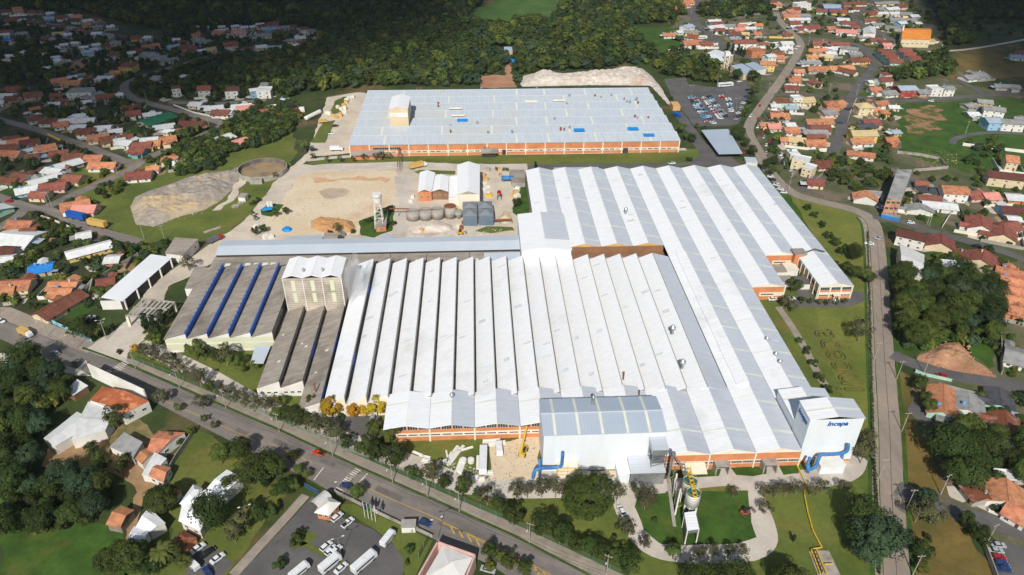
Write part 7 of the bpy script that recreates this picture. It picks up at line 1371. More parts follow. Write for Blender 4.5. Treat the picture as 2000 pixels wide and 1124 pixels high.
def car(px, py, ang, col, where, kind=None, parts=False, z=.12):
    """ang: heading, degrees counter-clockwise from +X"""
    p = G(px, py); r = random.Random(int(px * 3 + py * 11)); kind = kind or r.choice(('hatch', 'hatch', 'sedan')); pm_, wd = PAINT[col]; desc = '%s %s' % (wd, {'hatch': 'hatchback', 'sedan': 'saloon car', 'pickup': 'pickup truck'}[kind])
    if parts:
        rt = empty('car', (p.x, p.y, z), rad(ang)); bo = meshobj('body', CARM[kind][0], rt); bo.material_slots[0].link = 'OBJECT'; bo.material_slots[0].material = pm_; meshobj('windows', CARM[kind][1], rt)
        for x in (-1.3, 1.3):
            for y in (-.78, .78): meshobj('wheel', WH, rt, (x, y, .31))
        for y in (-.55, .55): meshobj('headlamp', LAMP, rt, (2.02 if kind == 'hatch' else 2.18, y, .66))
        rt.scale = (.98, .98, .98)
    else:
        rt = meshobj('car', CARM[kind][2], None, (p.x, p.y, z), rad(ang)); rt.material_slots[0].link = 'OBJECT'; rt.material_slots[0].material = pm_; rt.scale = (.98, .98, .98)
    tag(rt, desc, 'car', where, 'cars ' + where, at=p); return rt
lr = random.Random(21); zz = zc(1320, 140, 9.367); LOT = 'in the workers car park'
def lot_col(a, b, n, head=168, skip=.04):
    for i in range(n):
        t = i / (n - 1); q = zz((a[0] + (b[0] - a[0]) * t, a[1] + (b[1] - a[1]) * t))[0]
        if lr.random() > skip: car(q[0], q[1], head + lr.uniform(-3, 3) + (180 if lr.random() < .4 else 0), lr.choice('wwwwssskkgrrbbwl'), LOT)
lot_col((260, 480), (590, 965), 19); lot_col((340, 500), (690, 958), 18); lot_col((515, 500), (815, 870), 17); lot_col((605, 470), (905, 830), 16); lot_col((835, 465), (865, 505), 3); lot_col((955, 510), (1010, 740), 13)
for q in ((1318, 350), (1290, 470), (1245, 560), (1230, 590), (1190, 670), (1168, 722), (1145, 772), (1110, 850), (1100, 885), (1165, 195)): x, y = zz(q)[0]; car(x, y, 25 + lr.uniform(-8, 8), lr.choice('wwsgkb'), LOT)
for s, wv in (('1505 235 w,1518 222 k,1484 208 r,1466 228 w,1481 234 r,1480 250 w,1488 253 k,1495 256 r,1502 258 w,1509 259 w,1487 262 r,1492 270 s,1505 293 w,1511 297 k,1509 291 s,1526 304 w,1527 312 w,1528 320 k,1534 329 k,1545 334 w,1548 339 s,1496 300 s,1503 276 r,1497 285 w', 'on the street behind the workers car park'),
              ('1505 347 w,1508 353 k,1516 363 w,1523 371 w,1530 378 w', 'parked under the trees by the hall'), ('1818 199 w,1719 408 w,1725 423 k,1778 437 w,1933 401 w,1907 483 k,1958 386 w,1697 478 w', 'by the brick apartment block'), ('1640 242 b,1655 215 k,1558 92 w,1553 97 w,1448 300 r', 'in the hillside town'), ('1837 736 r,1715 468 s', 'near the straight road'), ('30 390 k,18 395 r,52 502 k', 'on the west streets')):
    for it in s.split(','):
        f = it.split(); car(float(f[0]), float(f[1]), lr.choice((60, 65, 70, 240)) if wv.startswith('on the street') else lr.choice((-15, 165, 160)), f[2], wv)
N_ = True
for (x, y, a, c, kd, wv) in ((109, 692, 152, 's', 'hatch', 'on the main road'), (622, 888, 155, 'o', 'pickup', 'on the main road'), (676, 952, 158, 'b', 'hatch', 'at the zebra crossing'), (831, 1025, -25, 'b', 'hatch', 'on the main road'), (953, 1116, -20, 's', 'sedan', 'by the pink parapet building'),
    (659, 1013, 50, 'w', 'hatch', 'beside the gatehouse'), (680, 1024, 50, 'w', 'pickup', 'beside the gatehouse'), (638, 1070, 50, 'w', 'hatch', 'in the visitors car park'), (647, 1078, 50, 'w', 'hatch', 'in the visitors car park'), (657, 1078, 50, 'w', 'hatch', 'in the visitors car park'), (667, 1113, 50, 'w', 'sedan', 'in the visitors car park'),
    (388, 1074, 48, 'w', 'sedan', 'by the garden pavilion'), (407, 1082, 48, 'k', 'sedan', 'by the garden pavilion'), (426, 1094, 48, 'w', 'sedan', 'by the garden pavilion'), (406, 1120, 130, 'b', 'sedan', 'by the garden pavilion'), (1213, 1000, 105, 'w', 'hatch', 'beside the huge round tree'), (728, 820, 88, 's', 'hatch', 'beside the yellow trees'),
    (1509, 587, 5, 'w', 'sedan', 'before the office wing'), (1526, 588, 5, 'k', 'hatch', 'before the office wing'), (1544, 586, 5, 'w', 'hatch', 'before the office wing'), (1567, 587, -5, 'k', 'hatch', 'before the office wing'), (1947, 1068, -8, 's', 'sedan', 'in the small walled car park'), (1943, 1079, -8, 's', 'sedan', 'in the small walled car park'), (1948, 1091, -8, 'r', 'hatch', 'in the small walled car park'), (1953, 1103, -8, 'b', 'hatch', 'in the small walled car park'), (1958, 1115, -8, 'b', 'sedan', 'in the small walled car park'),
    (3, 630, -30, 'w', 'hatch', 'on the main road'), (178, 623, 20, 's', 'hatch', 'at the old gate'), (286, 636, 10, 'l', 'hatch', 'at the old gate'), (655, 248, 20, 'k', 'sedan', 'west of the back hall'), (648, 263, 5, 'w', 'pickup', 'west of the back hall'), (614, 295, 30, 'k', 'sedan', 'west of the back hall'), (1312, 321, 0, 'w', 'pickup', 'behind the big hall')):
    car(x, y, a, c, wv, kd, True, .2)
def box_vehicle(name, px, py, ang, L, W, H, col, desc, cat, cab=None, wins=True, boxc=None, roofc=None):
    p = G(px, py); rt = empty(name, (p.x, p.y, .2), rad(ang)); tag(rt, desc, cat, at=p); pm_ = PAINT[col][0]; h = L / 2; w = W / 2; z0 = .55
    b = MB()
    if cab is None:
        loft(b, [[(x, -w, z0), (x, w, z0), (x, w, zt * .75), (x, w * .93, zt), (x, -w * .93, zt), (x, -w, zt * .75)] for x, zt in ((-h, H * .97), (-h + .2, H), (h - .7, H), (h - .1, H * .9), (h, H * .55))], 0); b.build('body', pm_, rt)
        if wins:
            for s in (-1, 1): MB().box(-h + .5, h - 1.2, s * w - .02, s * w + .02, H * .5, H * .74).build('side_windows', m_glass, rt)
            MB().add([(h + .01, -w * .85, H * .58), (h + .01, w * .85, H * .58), (h - .09, w * .85, H * .88), (h - .09, -w * .85, H * .88)], [(0, 1, 2, 3)]).build('windscreen', m_glass, rt)
        MB().box(-h * .2, h * .05, -w * .3, w * .3, H + .01, H + .12).build('roof_hatch', PAINT[roofc or 'w'][0], rt)
    else:
        c0 = h - cab
        loft(b, [[(x, -w * .95, z0), (x, w * .95, z0), (x, w * .95, zt * .7), (x, w * .85, zt), (x, -w * .85, zt), (x, -w * .95, zt * .7)] for x, zt in ((c0 + .15, 2.5), (h - .5, 2.5), (h - .1, 1.9), (h, 1.3))], 0); b.build('cab', pm_, rt)
        MB().add([(h - .08, -w * .8, 1.45), (h - .08, w * .8, 1.45), (h - .4, w * .75, 2.3), (h - .4, -w * .75, 2.3)], [(0, 1, 2, 3)]).build('windscreen', m_glass, rt); MB().box(-h, c0, -w, w, .9, H).build('cargo_box', PAINT[boxc or col][0], rt); MB().box(-h, h - .3, -w * .4, w * .4, .5, .85).build('chassis', m_tyre, rt)
    for x in ([-h * .6, h * .65] if L < 9 else [-h * .75, -h * .6, h * .1 if cab else h * .66, h * .78]):
        for s in (-1, 1): o = meshobj('wheel', WH, rt, (x, s * (w - .12), .45)); o.scale = (1.5, 1.3, 1.5)
    return rt
box_vehicle('minibus', 646, 1107, 48, 6.8, 2.3, 2.9, 'w', 'white coach minibus in the middle of the visitors car park', 'bus'); box_vehicle('bus', 712, 1104, 48, 8.2, 2.3, 2.8, 'w', 'cream white bus on the right of the visitors car park', 'bus'); box_vehicle('van', 586, 1121, 48, 6.0, 2.1, 2.4, 'w', 'white van cut by the lower picture edge', 'van')
box_vehicle('van', 758, 1057, 60, 5.6, 2.0, 2.3, 'w', 'white van alone beside the flag lawn', 'van'); box_vehicle('van', 378, 1108, 140, 4.8, 1.9, 2.1, 'w', 'white van beside the garden pavilion parking', 'van'); box_vehicle('bus', 1416, 170, 12, 12.5, 2.6, 3.3, 'w', 'white and red coach at the top of the workers car park', 'bus', roofc='r'); box_vehicle('bus', 1369, 77, 5, 11, 2.5, 3.1, 'w', 'white bus on the climbing street', 'bus')
box_vehicle('lorry', 52, 656, -30, 6.8, 2.3, 3.0, 'w', 'white box lorry driving on the main road', 'lorry', 1.8, boxc='y'); box_vehicle('lorry', 18, 727, 25, 8, 2.4, 1.6, 'u', 'blue flatbed lorry on the gravel forecourt', 'lorry', 2.0); box_vehicle('lorry', 0, 752, 30, 7, 2.4, 1.6, 'u', 'second blue lorry at the left picture edge', 'lorry', 2.0)
box_vehicle('articulated_lorry', 148, 428, 158, 13.5, 2.6, 3.9, 'w', 'parked lorry with bright blue cover on the west street', 'lorry', 2.2, boxc='u'); box_vehicle('articulated_lorry', 190, 443, 158, 12.5, 2.6, 3.7, 'g', 'parked lorry with tan cover behind the blue one', 'lorry', 1.5, boxc='y'); box_vehicle('lorry', 817, 328, 28, 11, 2.6, 3.4, 'w', 'tan covered lorry turning on the factory lane', 'lorry', 2.2, boxc='y'); box_vehicle('lorry', 658, 295, 0, 8, 2.4, 3.2, 'w', 'white box lorry in front of the back hall', 'lorry', 1.8); box_vehicle('lorry', 1322, 228, -60, 7, 2.4, 2.6, 'u', 'blue lorry beside the timber crates', 'lorry', 1.9); box_vehicle('fire_engine', 421, 472, 50, 8, 2.4, 2.6, 'r', 'red lorry at the end of the pale lane', 'lorry', 2.0, boxc='g'); box_vehicle('dump_bin', 631, 241, 15, 6, 2.4, 2.2, 'y', 'yellow skip body on the island west of the back hall', 'skip', 1.0)
box_vehicle('site_trailer', 944, 905, 88, 11.5, 2.6, 3.0, 'w', 'long grey site trailer beside the churned dirt', 'trailer', None, False); box_vehicle('tanker', 975, 882, -88, 5.5, 2.2, 2.2, 'w', 'small white tanker trailer on the churned dirt', 'trailer', None, False)
p = G(612, 230); rt = tag(empty('tank_trailer', p, rad(62)), 'long white cylindrical tank lying beside the west lane', 'tank'); MB().tube([(-8, 0, 1.9), (-7.4, 0, 1.9), (7.4, 0, 1.9), (8, 0, 1.9)], 1.5, 16).build('tank', m_wwall, rt, True)
for x in (-5, 5): MB().box(x - .4, x + .4, -1, 1, 0, .8).build('saddle', m_concw, rt)
p = G(991, 356); rt = tag(empty('water_tank', p), 'big blue horizontal tank on legs in the clay yard', 'tank'); MB().tube([(-3.5, 0, 2.6), (3.5, 0, 2.6)], 1.3, 16).build('tank', m_bluep, rt, True)
for x in (-2.4, 2.4): MB().box(x - .2, x + .2, -.9, .9, 0, 1.6).build('leg', m_steel, rt)
p = G(1022, 886); rt = tag(empty('telehandler', p, rad(70)), 'yellow telescopic handler with raised boom at the building site', 'telehandler'); MB().box(-2.2, 2.2, -1, 1, .8, 1.7).build('body', m_yelp, rt); MB().box(-1.2, .4, -.95, -.1, 1.7, 2.9).build('cab', m_glass, rt); MB().tube([(-2, .45, 2.0), (5.5, .45, 7.5)], .32, 8).build('boom', m_yelp, rt); MB().box(5.2, 6.0, -.4, 1.3, 7.3, 8.0).build('fork', m_rust, rt)
for x in (-1.5, 1.5):
    for s in (-1, 1): o = meshobj('wheel', WH, rt, (x, s * 1.05, .62)); o.scale = (2, 1.8, 2)
for (px, py, col, ds) in ((899, 458, m_yelp, 'yellow wheel loader by the long shed roof'), (1455 + 0, 1005, m_rust, 'orange compact crane on the loop road')):
    p = G(px, py); rt = tag(empty('loader', p, rad(20)), ds, 'loader'); MB().box(-1.6, 1.2, -.8, .8, .6, 1.5).build('body', col, rt); MB().box(-.7, .5, -.6, .6, 1.5, 2.5).build('cab', m_glass, rt); MB().tube([(.8, 0, 1.3), (2.4, 0, 1.6), (2.9, 0, .6)], .2, 6).build('arm', col, rt); MB().box(2.7, 3.4, -.9, .9, .2, .9).build('bucket', m_steel, rt)
    for x in (-1, 1):
        for s in (-1, 1): o = meshobj('wheel', WH, rt, (x, s * .85, .5)); o.scale = (1.6, 1.4, 1.6)
# ------------------------------------------------------------------ poles, lamps, flags
POLE = MB().tube([(0, 0, -.1), (0, 0, 9.0)], .17, 7, r2=.11).mesh('pole', m_concw); ARM = MB().box(-1.1, 1.1, -.06, .06, 8.3, 8.45).mesh('crossarm', m_gwall); INS = MB().cone((0, 0), .07, .05, 0, .25, 6).mesh('insulator', m_wwall); LARM = MB().tube([(0, 0, 7.4), (1.0, 0, 8.0), (2.2, 0, 8.1)], .06, 5).mesh('lamp_arm', m_steel); LHD = MB().box(1.9, 2.6, -.14, .14, 8.02, 8.16).mesh('lamp_head', m_wwall)
def upole(px, py, where, rz=0., lamp=True, s=1.0):
    p = G(px, py); rt = tag(empty('utility_pole', p, rad(rz)), 'concrete utility pole', 'utility pole', where, 'utility poles ' + where); rt.scale = (s, s, s); meshobj('pole', POLE, rt); meshobj('crossarm', ARM, rt)
    for x in (-.95, 0, .95): meshobj('insulator', INS, rt, (x, 0, 8.45))
    if lamp: meshobj('lamp_arm', LARM, rt, rz=rad(-90)); meshobj('lamp_head', LHD, rt, rz=rad(-90))
for x, y in ((94, 655), (150, 681), (265, 720), (351, 758), (442, 799), (546, 845), (650, 891), (767, 944), (835, 971), (897, 1000), (1034, 1061), (1184, 1124)): upole(x, y, 'beside the main road', -25)
for x, y in ((1746, 645), (1707, 704), (1751, 741), (1761, 843), (1716, 935), (1770, 995), (1782, 1124), (1742, 560)): upole(x, y, 'beside the straight road', 0, False)
for x, y in ((1804, 730), (1837, 966), (1926, 1064), (1814, 442), (1745, 430), (1810, 440)): upole(x, y, 'on the eastern side streets', 20, False)
for x, y in ((94, 404), (101, 404), (282, 468), (322, 471), (144, 115), (157, 112), (422, 110), (409, 250), (287, 200), (60, 252), (230, 342), (209, 664)): upole(x, y, 'on the western streets', 30, False)
for x, y in ((1655, 240), (1672, 187), (1578, 92), (1540, 130), (1500, 185), (1618, 187), (1350, 30), (1390, 74), (1725, 75), (1690, 50), (1885, 262), (1540, 372)): upole(x, y, 'in the hillside town', 10, False)
LP = MB().tube([(0, 0, 0), (0, 0, 8.5)], .1, 6, r2=.06).mesh('post', m_steel); LPA = MB().tube([(-1.4, 0, 8.9), (0, 0, 8.5), (1.4, 0, 8.9)], .05, 5).mesh('lamp_arms', m_steel); LPH = MB().box(-.35, .35, -.15, .15, 0, .14).mesh('lamp_head', m_wwall)
for x, y, wv in ((1332, 168, 'in the workers car park'), (1349, 190, 'in the workers car park'), (1400, 172, 'in the workers car park'), (1418, 186, 'in the workers car park'), (1437, 216, 'in the workers car park'), (1445, 238, 'in the workers car park'), (1464, 170, 'in the workers car park'), (667, 1090, 'in the visitors car park'), (856, 1052, 'by the pink parapet building'), (488, 1028, 'in the pavilion garden'), (208, 660, 'at the old gate'), (672, 978, 'by the gatehouse')):
    rt = tag(empty('lamp_post', G(x, y), rad(20)), 'thin steel twin lamp post', 'lamp post', wv, 'twin lamp posts'); meshobj('post', LP, rt); meshobj('lamp_arms', LPA, rt)
    for s in (-1.5, 1.5): meshobj('lamp_head', LPH, rt, (s, 0, 8.9))
for i, (x, y, c) in enumerate(((713, 1011, S(40, 70, 150)), (720, 1014, S(40, 140, 70)), (727, 1017, S(150, 150, 150)), (734, 1020, S(236, 236, 236)))):
    rt = tag(empty('flagpole', G(x, y), rad(-40)), ['flagpole with blue flag', 'flagpole with green flag', 'bare looking flagpole with grey flag', 'flagpole with white flag'][i] + ' on the lawn by the gatehouse', 'flagpole', group='flagpoles'); MB().tube([(0, 0, 0), (0, 0, 7.2)], .09, 6).build('pole', m_wwall, rt)
    fl_ = MB(); n = 6
    for k in range(n):
        x0, x1 = k / n * (1.3 if i != 2 else .5), (k + 1) / n * (1.3 if i != 2 else .5); y0, y1 = .18 * math.sin(k * 1.3), .18 * math.sin((k + 1) * 1.3); fl_.add([(x0, y0, 5.0 - x0 * .5), (x1, y1, 5.0 - x1 * .5), (x1, y1, 7.1 - x1 * .7), (x0, y0, 7.1 - x0 * .7)], [(0, 1, 2, 3), (3, 2, 1, 0)])
    fl_.build('flag', pmat('flag_%d' % i, c, None), rt)
# ------------------------------------------------------------------ fences and walls
def meshmat():
    mt, nt, N, L, b = _nt('green_wire_mesh'); b.inputs['Base Color'].default_value = S(70, 110, 84); tr = N.new('ShaderNodeBsdfTransparent'); mx = N.new('ShaderNodeMixShader'); mx.inputs[0].default_value = .42
    L.new(tr.outputs[0], mx.inputs[1]); L.new(b.outputs[0], mx.inputs[2]); L.new(mx.outputs[0], N['Material Output'].inputs[0]); return mt
m_mesh = meshmat(); m_fpost = pmat('fence_post', S(120, 132, 122), None)
def fence(px, h, desc, step=5.0):
    pts = [G(*p) for p in px]; rt = tag(empty('fence', pts[0]), desc, 'fence', at=pts[len(pts) // 2]); o_ = pts[0]
    for i in range(len(pts) - 1):
        n = max(1, int((pts[i + 1] - pts[i]).length / step))
        for k in range(n):
            a = pts[i].lerp(pts[i + 1], k / n) - o_; b = pts[i].lerp(pts[i + 1], (k + 1) / n) - o_
            MB().box(a.x - .06, a.x + .06, a.y - .06, a.y + .06, 0, h + .15).build('post', m_fpost, rt); MB().add([(a.x, a.y, .1), (b.x, b.y, .1), (b.x, b.y, h), (a.x, a.y, h)], [(0, 1, 2, 3)]).build('mesh_panel', m_mesh, rt)
fence([(262, 703), (380, 752), (500, 803), (560, 830), (695, 888), (850, 956), (1000, 1021), (1225, 1128)], 2.2, 'green wire mesh fence between the hedge row and the main road')
fence([(1448, 238), (1470, 200), (1490, 172), (1500, 160)], 2.0, 'wire fence between the workers car park and the street'); fence([(818, 1092), (838, 1056)], 3.0, 'steel fence panels at the end of the flag lawn', 2.5)
def wall(px, h, mat, desc, t=.12, piers=True):
    pts = [G(*p) for p in px]; rt = tag(empty('wall', pts[0]), desc, 'wall', at=pts[len(pts) // 2]); o_ = pts[0]
    for i in range(len(pts) - 1):
        a, b = pts[i] - o_, pts[i + 1] - o_; d = (b - a); L_ = d.length; d.normalize(); MB().obox(((a + b) / 2)[:2], d, Vector((-d.y, d.x, 0)), L_ / 2, t, 0, h).build('wall_run', mat, rt)
        if piers: MB().box(a.x - t * 1.6, a.x + t * 1.6, a.y - t * 1.6, a.y + t * 1.6, 0, h + .18).build('pier', mat, rt)
wall([(1304, 102), (1355, 96), (1402, 89)], 2.4, m_wwall, 'long white wall below the climbing street'); wall([(1951, 590), (1952, 660), (1955, 732)], 2.4, m_concw, 'tall grey wall beside the thicket'); wall([(105, 633), (140, 649), (172, 664), (180, 668)], 1.8, pmat('light_blue_wall', S(150, 196, 214), S(132, 180, 200), .5), 'pale blue wall round the old gate garden')
wall([(655, 963), (690, 980), (740, 1005), (785, 1026), (788, 1034), (805, 1041), (815, 1036), (845, 1051)], 1.3, m_concw, 'low grey wall between the flag lawn and the main road'); wall([(380, 845), (345, 895), (328, 925), (310, 965)], 1.8, m_concw, 'dark grey wall between the farm and the pavilion garden'); wall([(1788, 728), (1808, 735), (1822, 738), (1858, 746)], 1.3, WM['m'][0], 'mint street wall of the orange roofed house'); wall([(1930, 1000), (1960, 1012), (1990, 1022), (2005, 1028)], 1.0, m_wwall, 'low white street wall of the big orange roofed house'); wall([(1918, 1062), (1932, 1100), (1945, 1135)], 2.2, m_concw, 'grey wall of the small car park')
wall([(1752, 300), (1790, 304), (1833, 312), (1850, 330), (1782, 336)], 1.8, m_concw, 'zigzag concrete wall behind the apartment block'); wall([(1502, 75), (1550, 76)], 1.8, WM['y'][0], 'yellow wall at the bend of the street'); wall([(1660, 222), (1672, 196)], 1.6, m_wwall, 'white corner wall in the hillside town'); wall([(1840, 92), (1833, 85), (1760, 88)], 2.0, m_cream, 'cream yard wall of the church'); wall([(70, 421), (105, 432), (130, 443), (147, 450)], 1.2, m_cream, 'cream street wall opposite the blue lorry'); wall([(340, 207), (380, 222), (440, 234)], 1.2, m_wwall, 'white wall of the estate corner'); wall([(270, 500), (225, 525), (195, 545)], 1.6, m_concw, 'grey wall beside the sandy path'); wall([(1880, 372), (1862, 410), (1840, 445)], 1.5, m_wwall, 'white plot wall beside the twin red roofs')
wall([(95, 265), (115, 275), (132, 282)], 1.6, WM['y'][0], 'yellow wall along the west street'); wall([(1880, 285), (1920, 290), (2005, 300)], 2.0, m_wwall, 'long white wall by the green field'); wall([(170, 712), (150, 730)], 1.5, m_wwall, 'white corner wall of the forecourt')
gt = tag(empty('gate', G(596, 952)), 'blue sliding gate at the pavilion garden entrance', 'gate'); e = G(622, 966) - G(596, 952); d = e.normalized()
for k in range(9): q = e * (k / 8); MB().box(q.x - .04, q.x + .04, q.y - .04, q.y + .04, .1, 1.8).build('bar', m_bluep, gt)
for z in (.2, 1.7): MB().obox((e / 2)[:2], d, Vector((-d.y, d.x, 0)), e.length / 2, .05, z, z + .1).build('rail', m_bluep, gt)
# ------------------------------------------------------------------ clutter
cr_ = random.Random(77)
for (x, y, L_, a, w_) in ((882, 890, 9, 62, .5), (887, 893, 9, 60, .5), (892, 890, 9.5, 61, .5), (877, 895, 5, 70, .35), (900, 912, 6, 75, 1.2), (868, 902, 3.5, 20, .5), (830, 893, 4, -20, .4), (818, 888, 5, 150, .4), (832, 901, 2.5, -25, .9), (905, 880, 7, 20, .3), (873, 888, 3, 100, .3), (934, 905, 6, 88, .6), (965, 868, 8, 5, .9), (960, 862, 6, 3, .6), (858, 905, 2.5, 40, .8), (928, 935, 2.5, 10, 1.0), (940, 938, 2.2, 15, .9), (955, 925, 3, 0, .9)):
    p = G(x, y); o = MB().box(-L_ / 2, L_ / 2, -w_, w_, 0, .55).box(-L_ / 2 + .2, L_ / 2 - .2, -w_ * .35, w_ * .35, .55, .8).build('steel_beam', m_wwall); o.location = p; o.rotation_euler = (0, 0, rad(a)); tag(o, 'dumped white steel section', 'steel section', 'on the grass before the brick front hall', 'dumped steel')
for (x, y, r_) in ((905, 903, 1.1), (920, 903, 1.1)): o = MB().cone((0, 0), r_, r_, 0, 1.4, 14).cone((0, 0), r_ * .55, r_ * .55, 1.4, 1.55, 14).build('drum', m_wwall); o.location = G(x, y); tag(o, 'white round drum', 'drum', 'beside the dumped steel')
def crates(zone, pts, mats, desc, cat, name):
    for (x, y, s) in pts:
        mt = cr_.choice(mats); h = cr_.uniform(.8, 1.6) * s; o = MB().box(-1 * s, 1 * s, -.8 * s, .8 * s, 0, h).box(-.9 * s, .9 * s, -.7 * s, .7 * s, h, h + .3 * s).build(name, mt); o.location = G(x, y); o.rotation_euler = (0, 0, cr_.uniform(0, 3)); tag(o, desc, cat, zone, desc + 's ' + zone)
crates('west of the back hall', [(683, 195, 1.6), (678, 198, 1.6), (676, 202, 1.6), (672, 208, 1.4), (674, 215, 1.6), (668, 216, 1.5), (672, 222, 1.6), (665, 228, 1.6), (638, 222, 1.3), (644, 224, 1.3), (650, 229, 1.3), (657, 232, 1.3), (690, 191, 1.4), (660, 212, 1.2)], [m_cream, m_wwall, m_wood], 'pallet stack', 'pallets', 'pallet_stack')
crates('in the scrap yard by the white tank', [(570, 215, 2), (578, 222, 2), (585, 226, 2.2), (560, 228, 2), (555, 234, 2), (575, 234, 1.8), (583, 240, 1.8), (590, 218, 2), (568, 208, 2.2), (545, 232, 2), (580, 212, 1.8)], [m_wwall, m_yelp, m_rust, m_steel, m_rust], 'heap of scrap parts', 'scrap', 'scrap_heap')
crates('in the clay yard', [(1006, 375, 1.4), (1011, 373, 1.4), (1008, 380, 1.6), (1004, 386, 1.8), (1010, 388, 1.6), (945, 345, 1.4), (950, 352, 1.4), (946, 362, 1.4), (952, 368, 1.3), (947, 375, 1.3), (953, 335, 1.3), (978, 345, 1.2), (975, 335, 1.4), (955, 380, 1.2), (820, 390, 1.3), (806, 386, 1.1), (830, 388, 1.2), (842, 386, 1.1), (803, 396, 1), (895, 445, 1.2), (901, 448, 1.2), (824, 452, 1.4)], [m_wwall, m_wwall, m_rust, m_wood, m_concw], 'stack of bags and parts', 'bags', 'bag_stack')
crates('behind the long shed', [(640, 467, 1.6), (632, 470, 1.6), (660, 466, 1.5), (668, 462, 1.4), (622, 473, 1.4), (530, 465, 1.3), (520, 467, 1.3), (500, 445, 1.2)], [m_wwall, m_wood, m_wwall, m_steel], 'heap of timber and sheets', 'heap', 'scrap_heap')
p = G(956, 384); o = MB().box(-1.6, 1.6, -1, 1, 0, 1.6).box(-1.4, 1.4, -.8, .8, 1.6, 1.7).build('skip', m_yelp); o.location = p; tag(o, 'yellow skip beside the tallest workshop', 'skip')
p = G(975, 390); rt = tag(empty('hoist_frame', p), 'small red topped hoist frame in the clay yard', 'hoist')
for a, b in ((-1, -1), (1, -1), (1, 1), (-1, 1)): MB().box(a - .1, a + .1, b - .1, b + .1, 0, 4).build('leg', m_dark, rt)
MB().cone((0, 0), 1.3, 1.0, 4, 5.2, 10).build('hopper', PAINT['r'][0], rt)

# overhead cables along the main road
mp = [(94, 655), (150, 681), (265, 720), (351, 758), (442, 799), (546, 845), (650, 891), (767, 944), (835, 971), (897, 1000), (1034, 1061), (1184, 1124)]
for i in range(len(mp) - 1):
    a, b = G(*mp[i], 8.6), G(*mp[i + 1], 8.6); u = (b - a).normalized(); u = Vector((-u.y, u.x, 0)); rt = tag(empty('power_cable', G(*mp[i])), 'span of thin overhead cables beside the main road', 'cable', '', 'overhead cables', at=(a + b) / 2); o_ = rt.location
    for k in (-.9, 0, .9): MB().tube([a.lerp(b, t) + u * k - o_ - Vector((0, 0, 3.2 * t * (1 - t))) for t in (0, .25, .5, .75, 1)], .035, 4).build('wire', m_tyre, rt)
# ------------------------------------------------------------------ steam and clouds
def volume_mat(name, dens, col=(1, 1, 1, 1), aniso=.3):
    mt = bpy.data.materials.new(name); mt.use_nodes = True; N = mt.node_tree.nodes; N.remove(N['Principled BSDF']); v = N.new('ShaderNodeVolumePrincipled'); v.inputs['Color'].default_value = col; v.inputs['Density'].default_value = dens; v.inputs['Anisotropy'].default_value = aniso
    mt.node_tree.links.new(v.outputs[0], N['Material Output'].inputs['Volume']); return mt
def puff(name, c, rx, ry, rz, seed, mat, label):
    bm = bmesh.new(); bmesh.ops.create_icosphere(bm, subdivisions=4, radius=1.0); r = random.Random(seed); ks = [(Vector((r.uniform(-1, 1), r.uniform(-1, 1), r.uniform(-1, 1))).normalized(), r.uniform(2, 6), r.uniform(0, 6)) for _ in range(9)]
    for v in bm.verts:
        d = v.co.normalized(); s = 1 + sum(.09 * math.sin(k * d.dot(a) * 2 + ph) for a, k, ph in ks); v.co = Vector((d.x * rx * s, d.y * ry * s, d.z * rz * s))
    me = bpy.data.meshes.new(name); bm.to_mesh(me); bm.free(); me.materials.append(mat); o = meshobj(name, me, None, c); struct(o, label, 'stuff'); return o
sv = volume_mat('steam_volume', .07, (1, 1, 1, 1), 0.0)
puff('steam', (-53.5, 262, 15), 4.5, 9, 9, 3, sv, 'white steam drifting beside the dusty kiln tower')
def cumulus(name, px, alt, thick, edge, dens, seed, label):
    """a flat-bottomed cloud whose shadow falls on the ground area px"""
    k = alt / SUNV.z; poly = [G(*p) + Vector((SUNV.x * k, SUNV.y * k, 0)) for p in px]
    o = mound(name, [(p.x, p.y) for p in poly], thick, volume_mat(name + '_volume', dens), 52, edge, .55, seed, world=True, z0=-.02); me = o.data; n = len(me.vertices)
    bm = bmesh.new(); bm.from_mesh(me)
    ret = bmesh.ops.extrude_face_region(bm, geom=bm.faces[:])
    for v in [g for g in ret['geom'] if isinstance(g, bmesh.types.BMVert)]: v.co.z = -1.0 - .12 * max(0, v.co.z)
    bmesh.ops.recalc_face_normals(bm, faces=bm.faces[:]); bm.to_mesh(me); bm.free(); o.location = (0, 0, alt); struct(o, label, 'stuff'); return o
cumulus('cloud', [(-500, 520), (-100, 430), (60, 380), (200, 330), (330, 285), (440, 248), (560, 200), (700, 158), (850, 128), (930, 95), (975, 55), (1010, 15), (1040, -45), (1050, -90), (-700, -90), (-700, 200)], 420, 150, 150, .02, 5, 'broad grey cloud shading the estate and the forest')
cumulus('cloud', [(1760, -90), (1750, -20), (1772, 40), (1800, 85), (1870, 115), (1890, 165), (1960, 215), (2080, 262), (2400, 300), (2500, -90)], 420, 140, 90, .02, 6, 'grey cloud shading the slope behind the church')

hz = MB().box(-2600, 2600, -600, 3300, -1.0, 181.0).build('haze', volume_mat('haze_volume', .00004, (.72, .86, 1, 1), .2)); struct(hz, 'thin bluish haze over the valley', 'stuff')
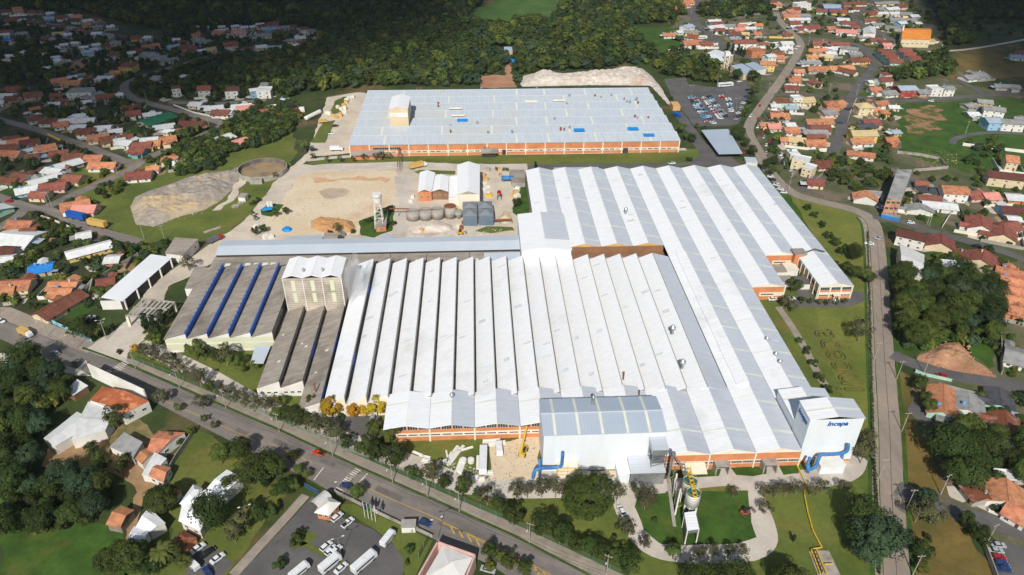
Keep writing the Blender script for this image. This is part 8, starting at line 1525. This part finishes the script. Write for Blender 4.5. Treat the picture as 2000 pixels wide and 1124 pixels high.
# ------------------------------------------------------------------ houses too small to tell apart become one mass
def _merge(roots, name, label):
    V, F, MI, mats = [], [], [], []
    bpy.context.view_layer.update()
    for rt in roots:
        for ch in list(rt.children_recursive):
            if ch.type == 'MESH':
                o = len(V); mw = ch.matrix_world; V += [tuple(mw @ v.co) for v in ch.data.vertices]; mp = []
                for mt in ch.data.materials:
                    if mt not in mats: mats.append(mt)
                    mp.append(mats.index(mt))
                for p in ch.data.polygons: F.append(tuple(i + o for i in p.vertices)); MI.append(mp[p.material_index])
            bpy.data.objects.remove(ch)
        bpy.data.objects.remove(rt)
    me = bpy.data.meshes.new(name); me.from_pydata(V, [], F)
    for mt in mats: me.materials.append(mt)
    me.polygons.foreach_set('material_index', MI); o = meshobj(name, me); struct(o, label, 'stuff'); return o
def _limit_houses(n):
    hs = [t for t in THINGS if t[0].name.split('.')[0] == 'house']
    def inview(t): x, y = PIX(t[3]); return -20 < x < 2020 and -10 < y < 1150
    out = [t for t in hs if not inview(t)]; hs = [t for t in hs if inview(t)]; hs.sort(key=lambda t: -PIX(t[3])[1])
    far = hs[n:]; drop = far + out; ids = {id(t[0]) for t in drop}; THINGS[:] = [t for t in THINGS if id(t[0]) not in ids]
    for t in out:
        for ch in list(t[0].children_recursive): bpy.data.objects.remove(ch)
        bpy.data.objects.remove(t[0])
    _merge([t[0] for t in far], 'distant_houses', 'crowd of tiny far houses along the top edge')
_limit_houses(295)
# ------------------------------------------------------------------ labels: say which one
def ordinal(n):
    w = ['first', 'second', 'third', 'fourth', 'fifth', 'sixth', 'seventh', 'eighth', 'ninth', 'tenth', 'eleventh', 'twelfth']
    return w[n - 1] if n <= 12 else '%d%s' % (n, 'th' if 10 < n % 100 < 14 else {1: 'st', 2: 'nd', 3: 'rd'}.get(n % 10, 'th'))
def _finish_labels():
    by = {}
    for o, desc, where, at in THINGS: by.setdefault((desc, where), []).append((PIX(at)[0], o))
    for (desc, where), lst in by.items():
        if len(lst) == 1: lst[0][1]['label'] = (desc + ' ' + where).strip(); continue
        lst.sort(key=lambda t: t[0])
        for i, (x, o) in enumerate(lst):
            o['label'] = '%s %s from the left %s' % (ordinal(i + 1), desc, where) if where else '%s %s from the left' % (ordinal(i + 1), desc)
_finish_labels()
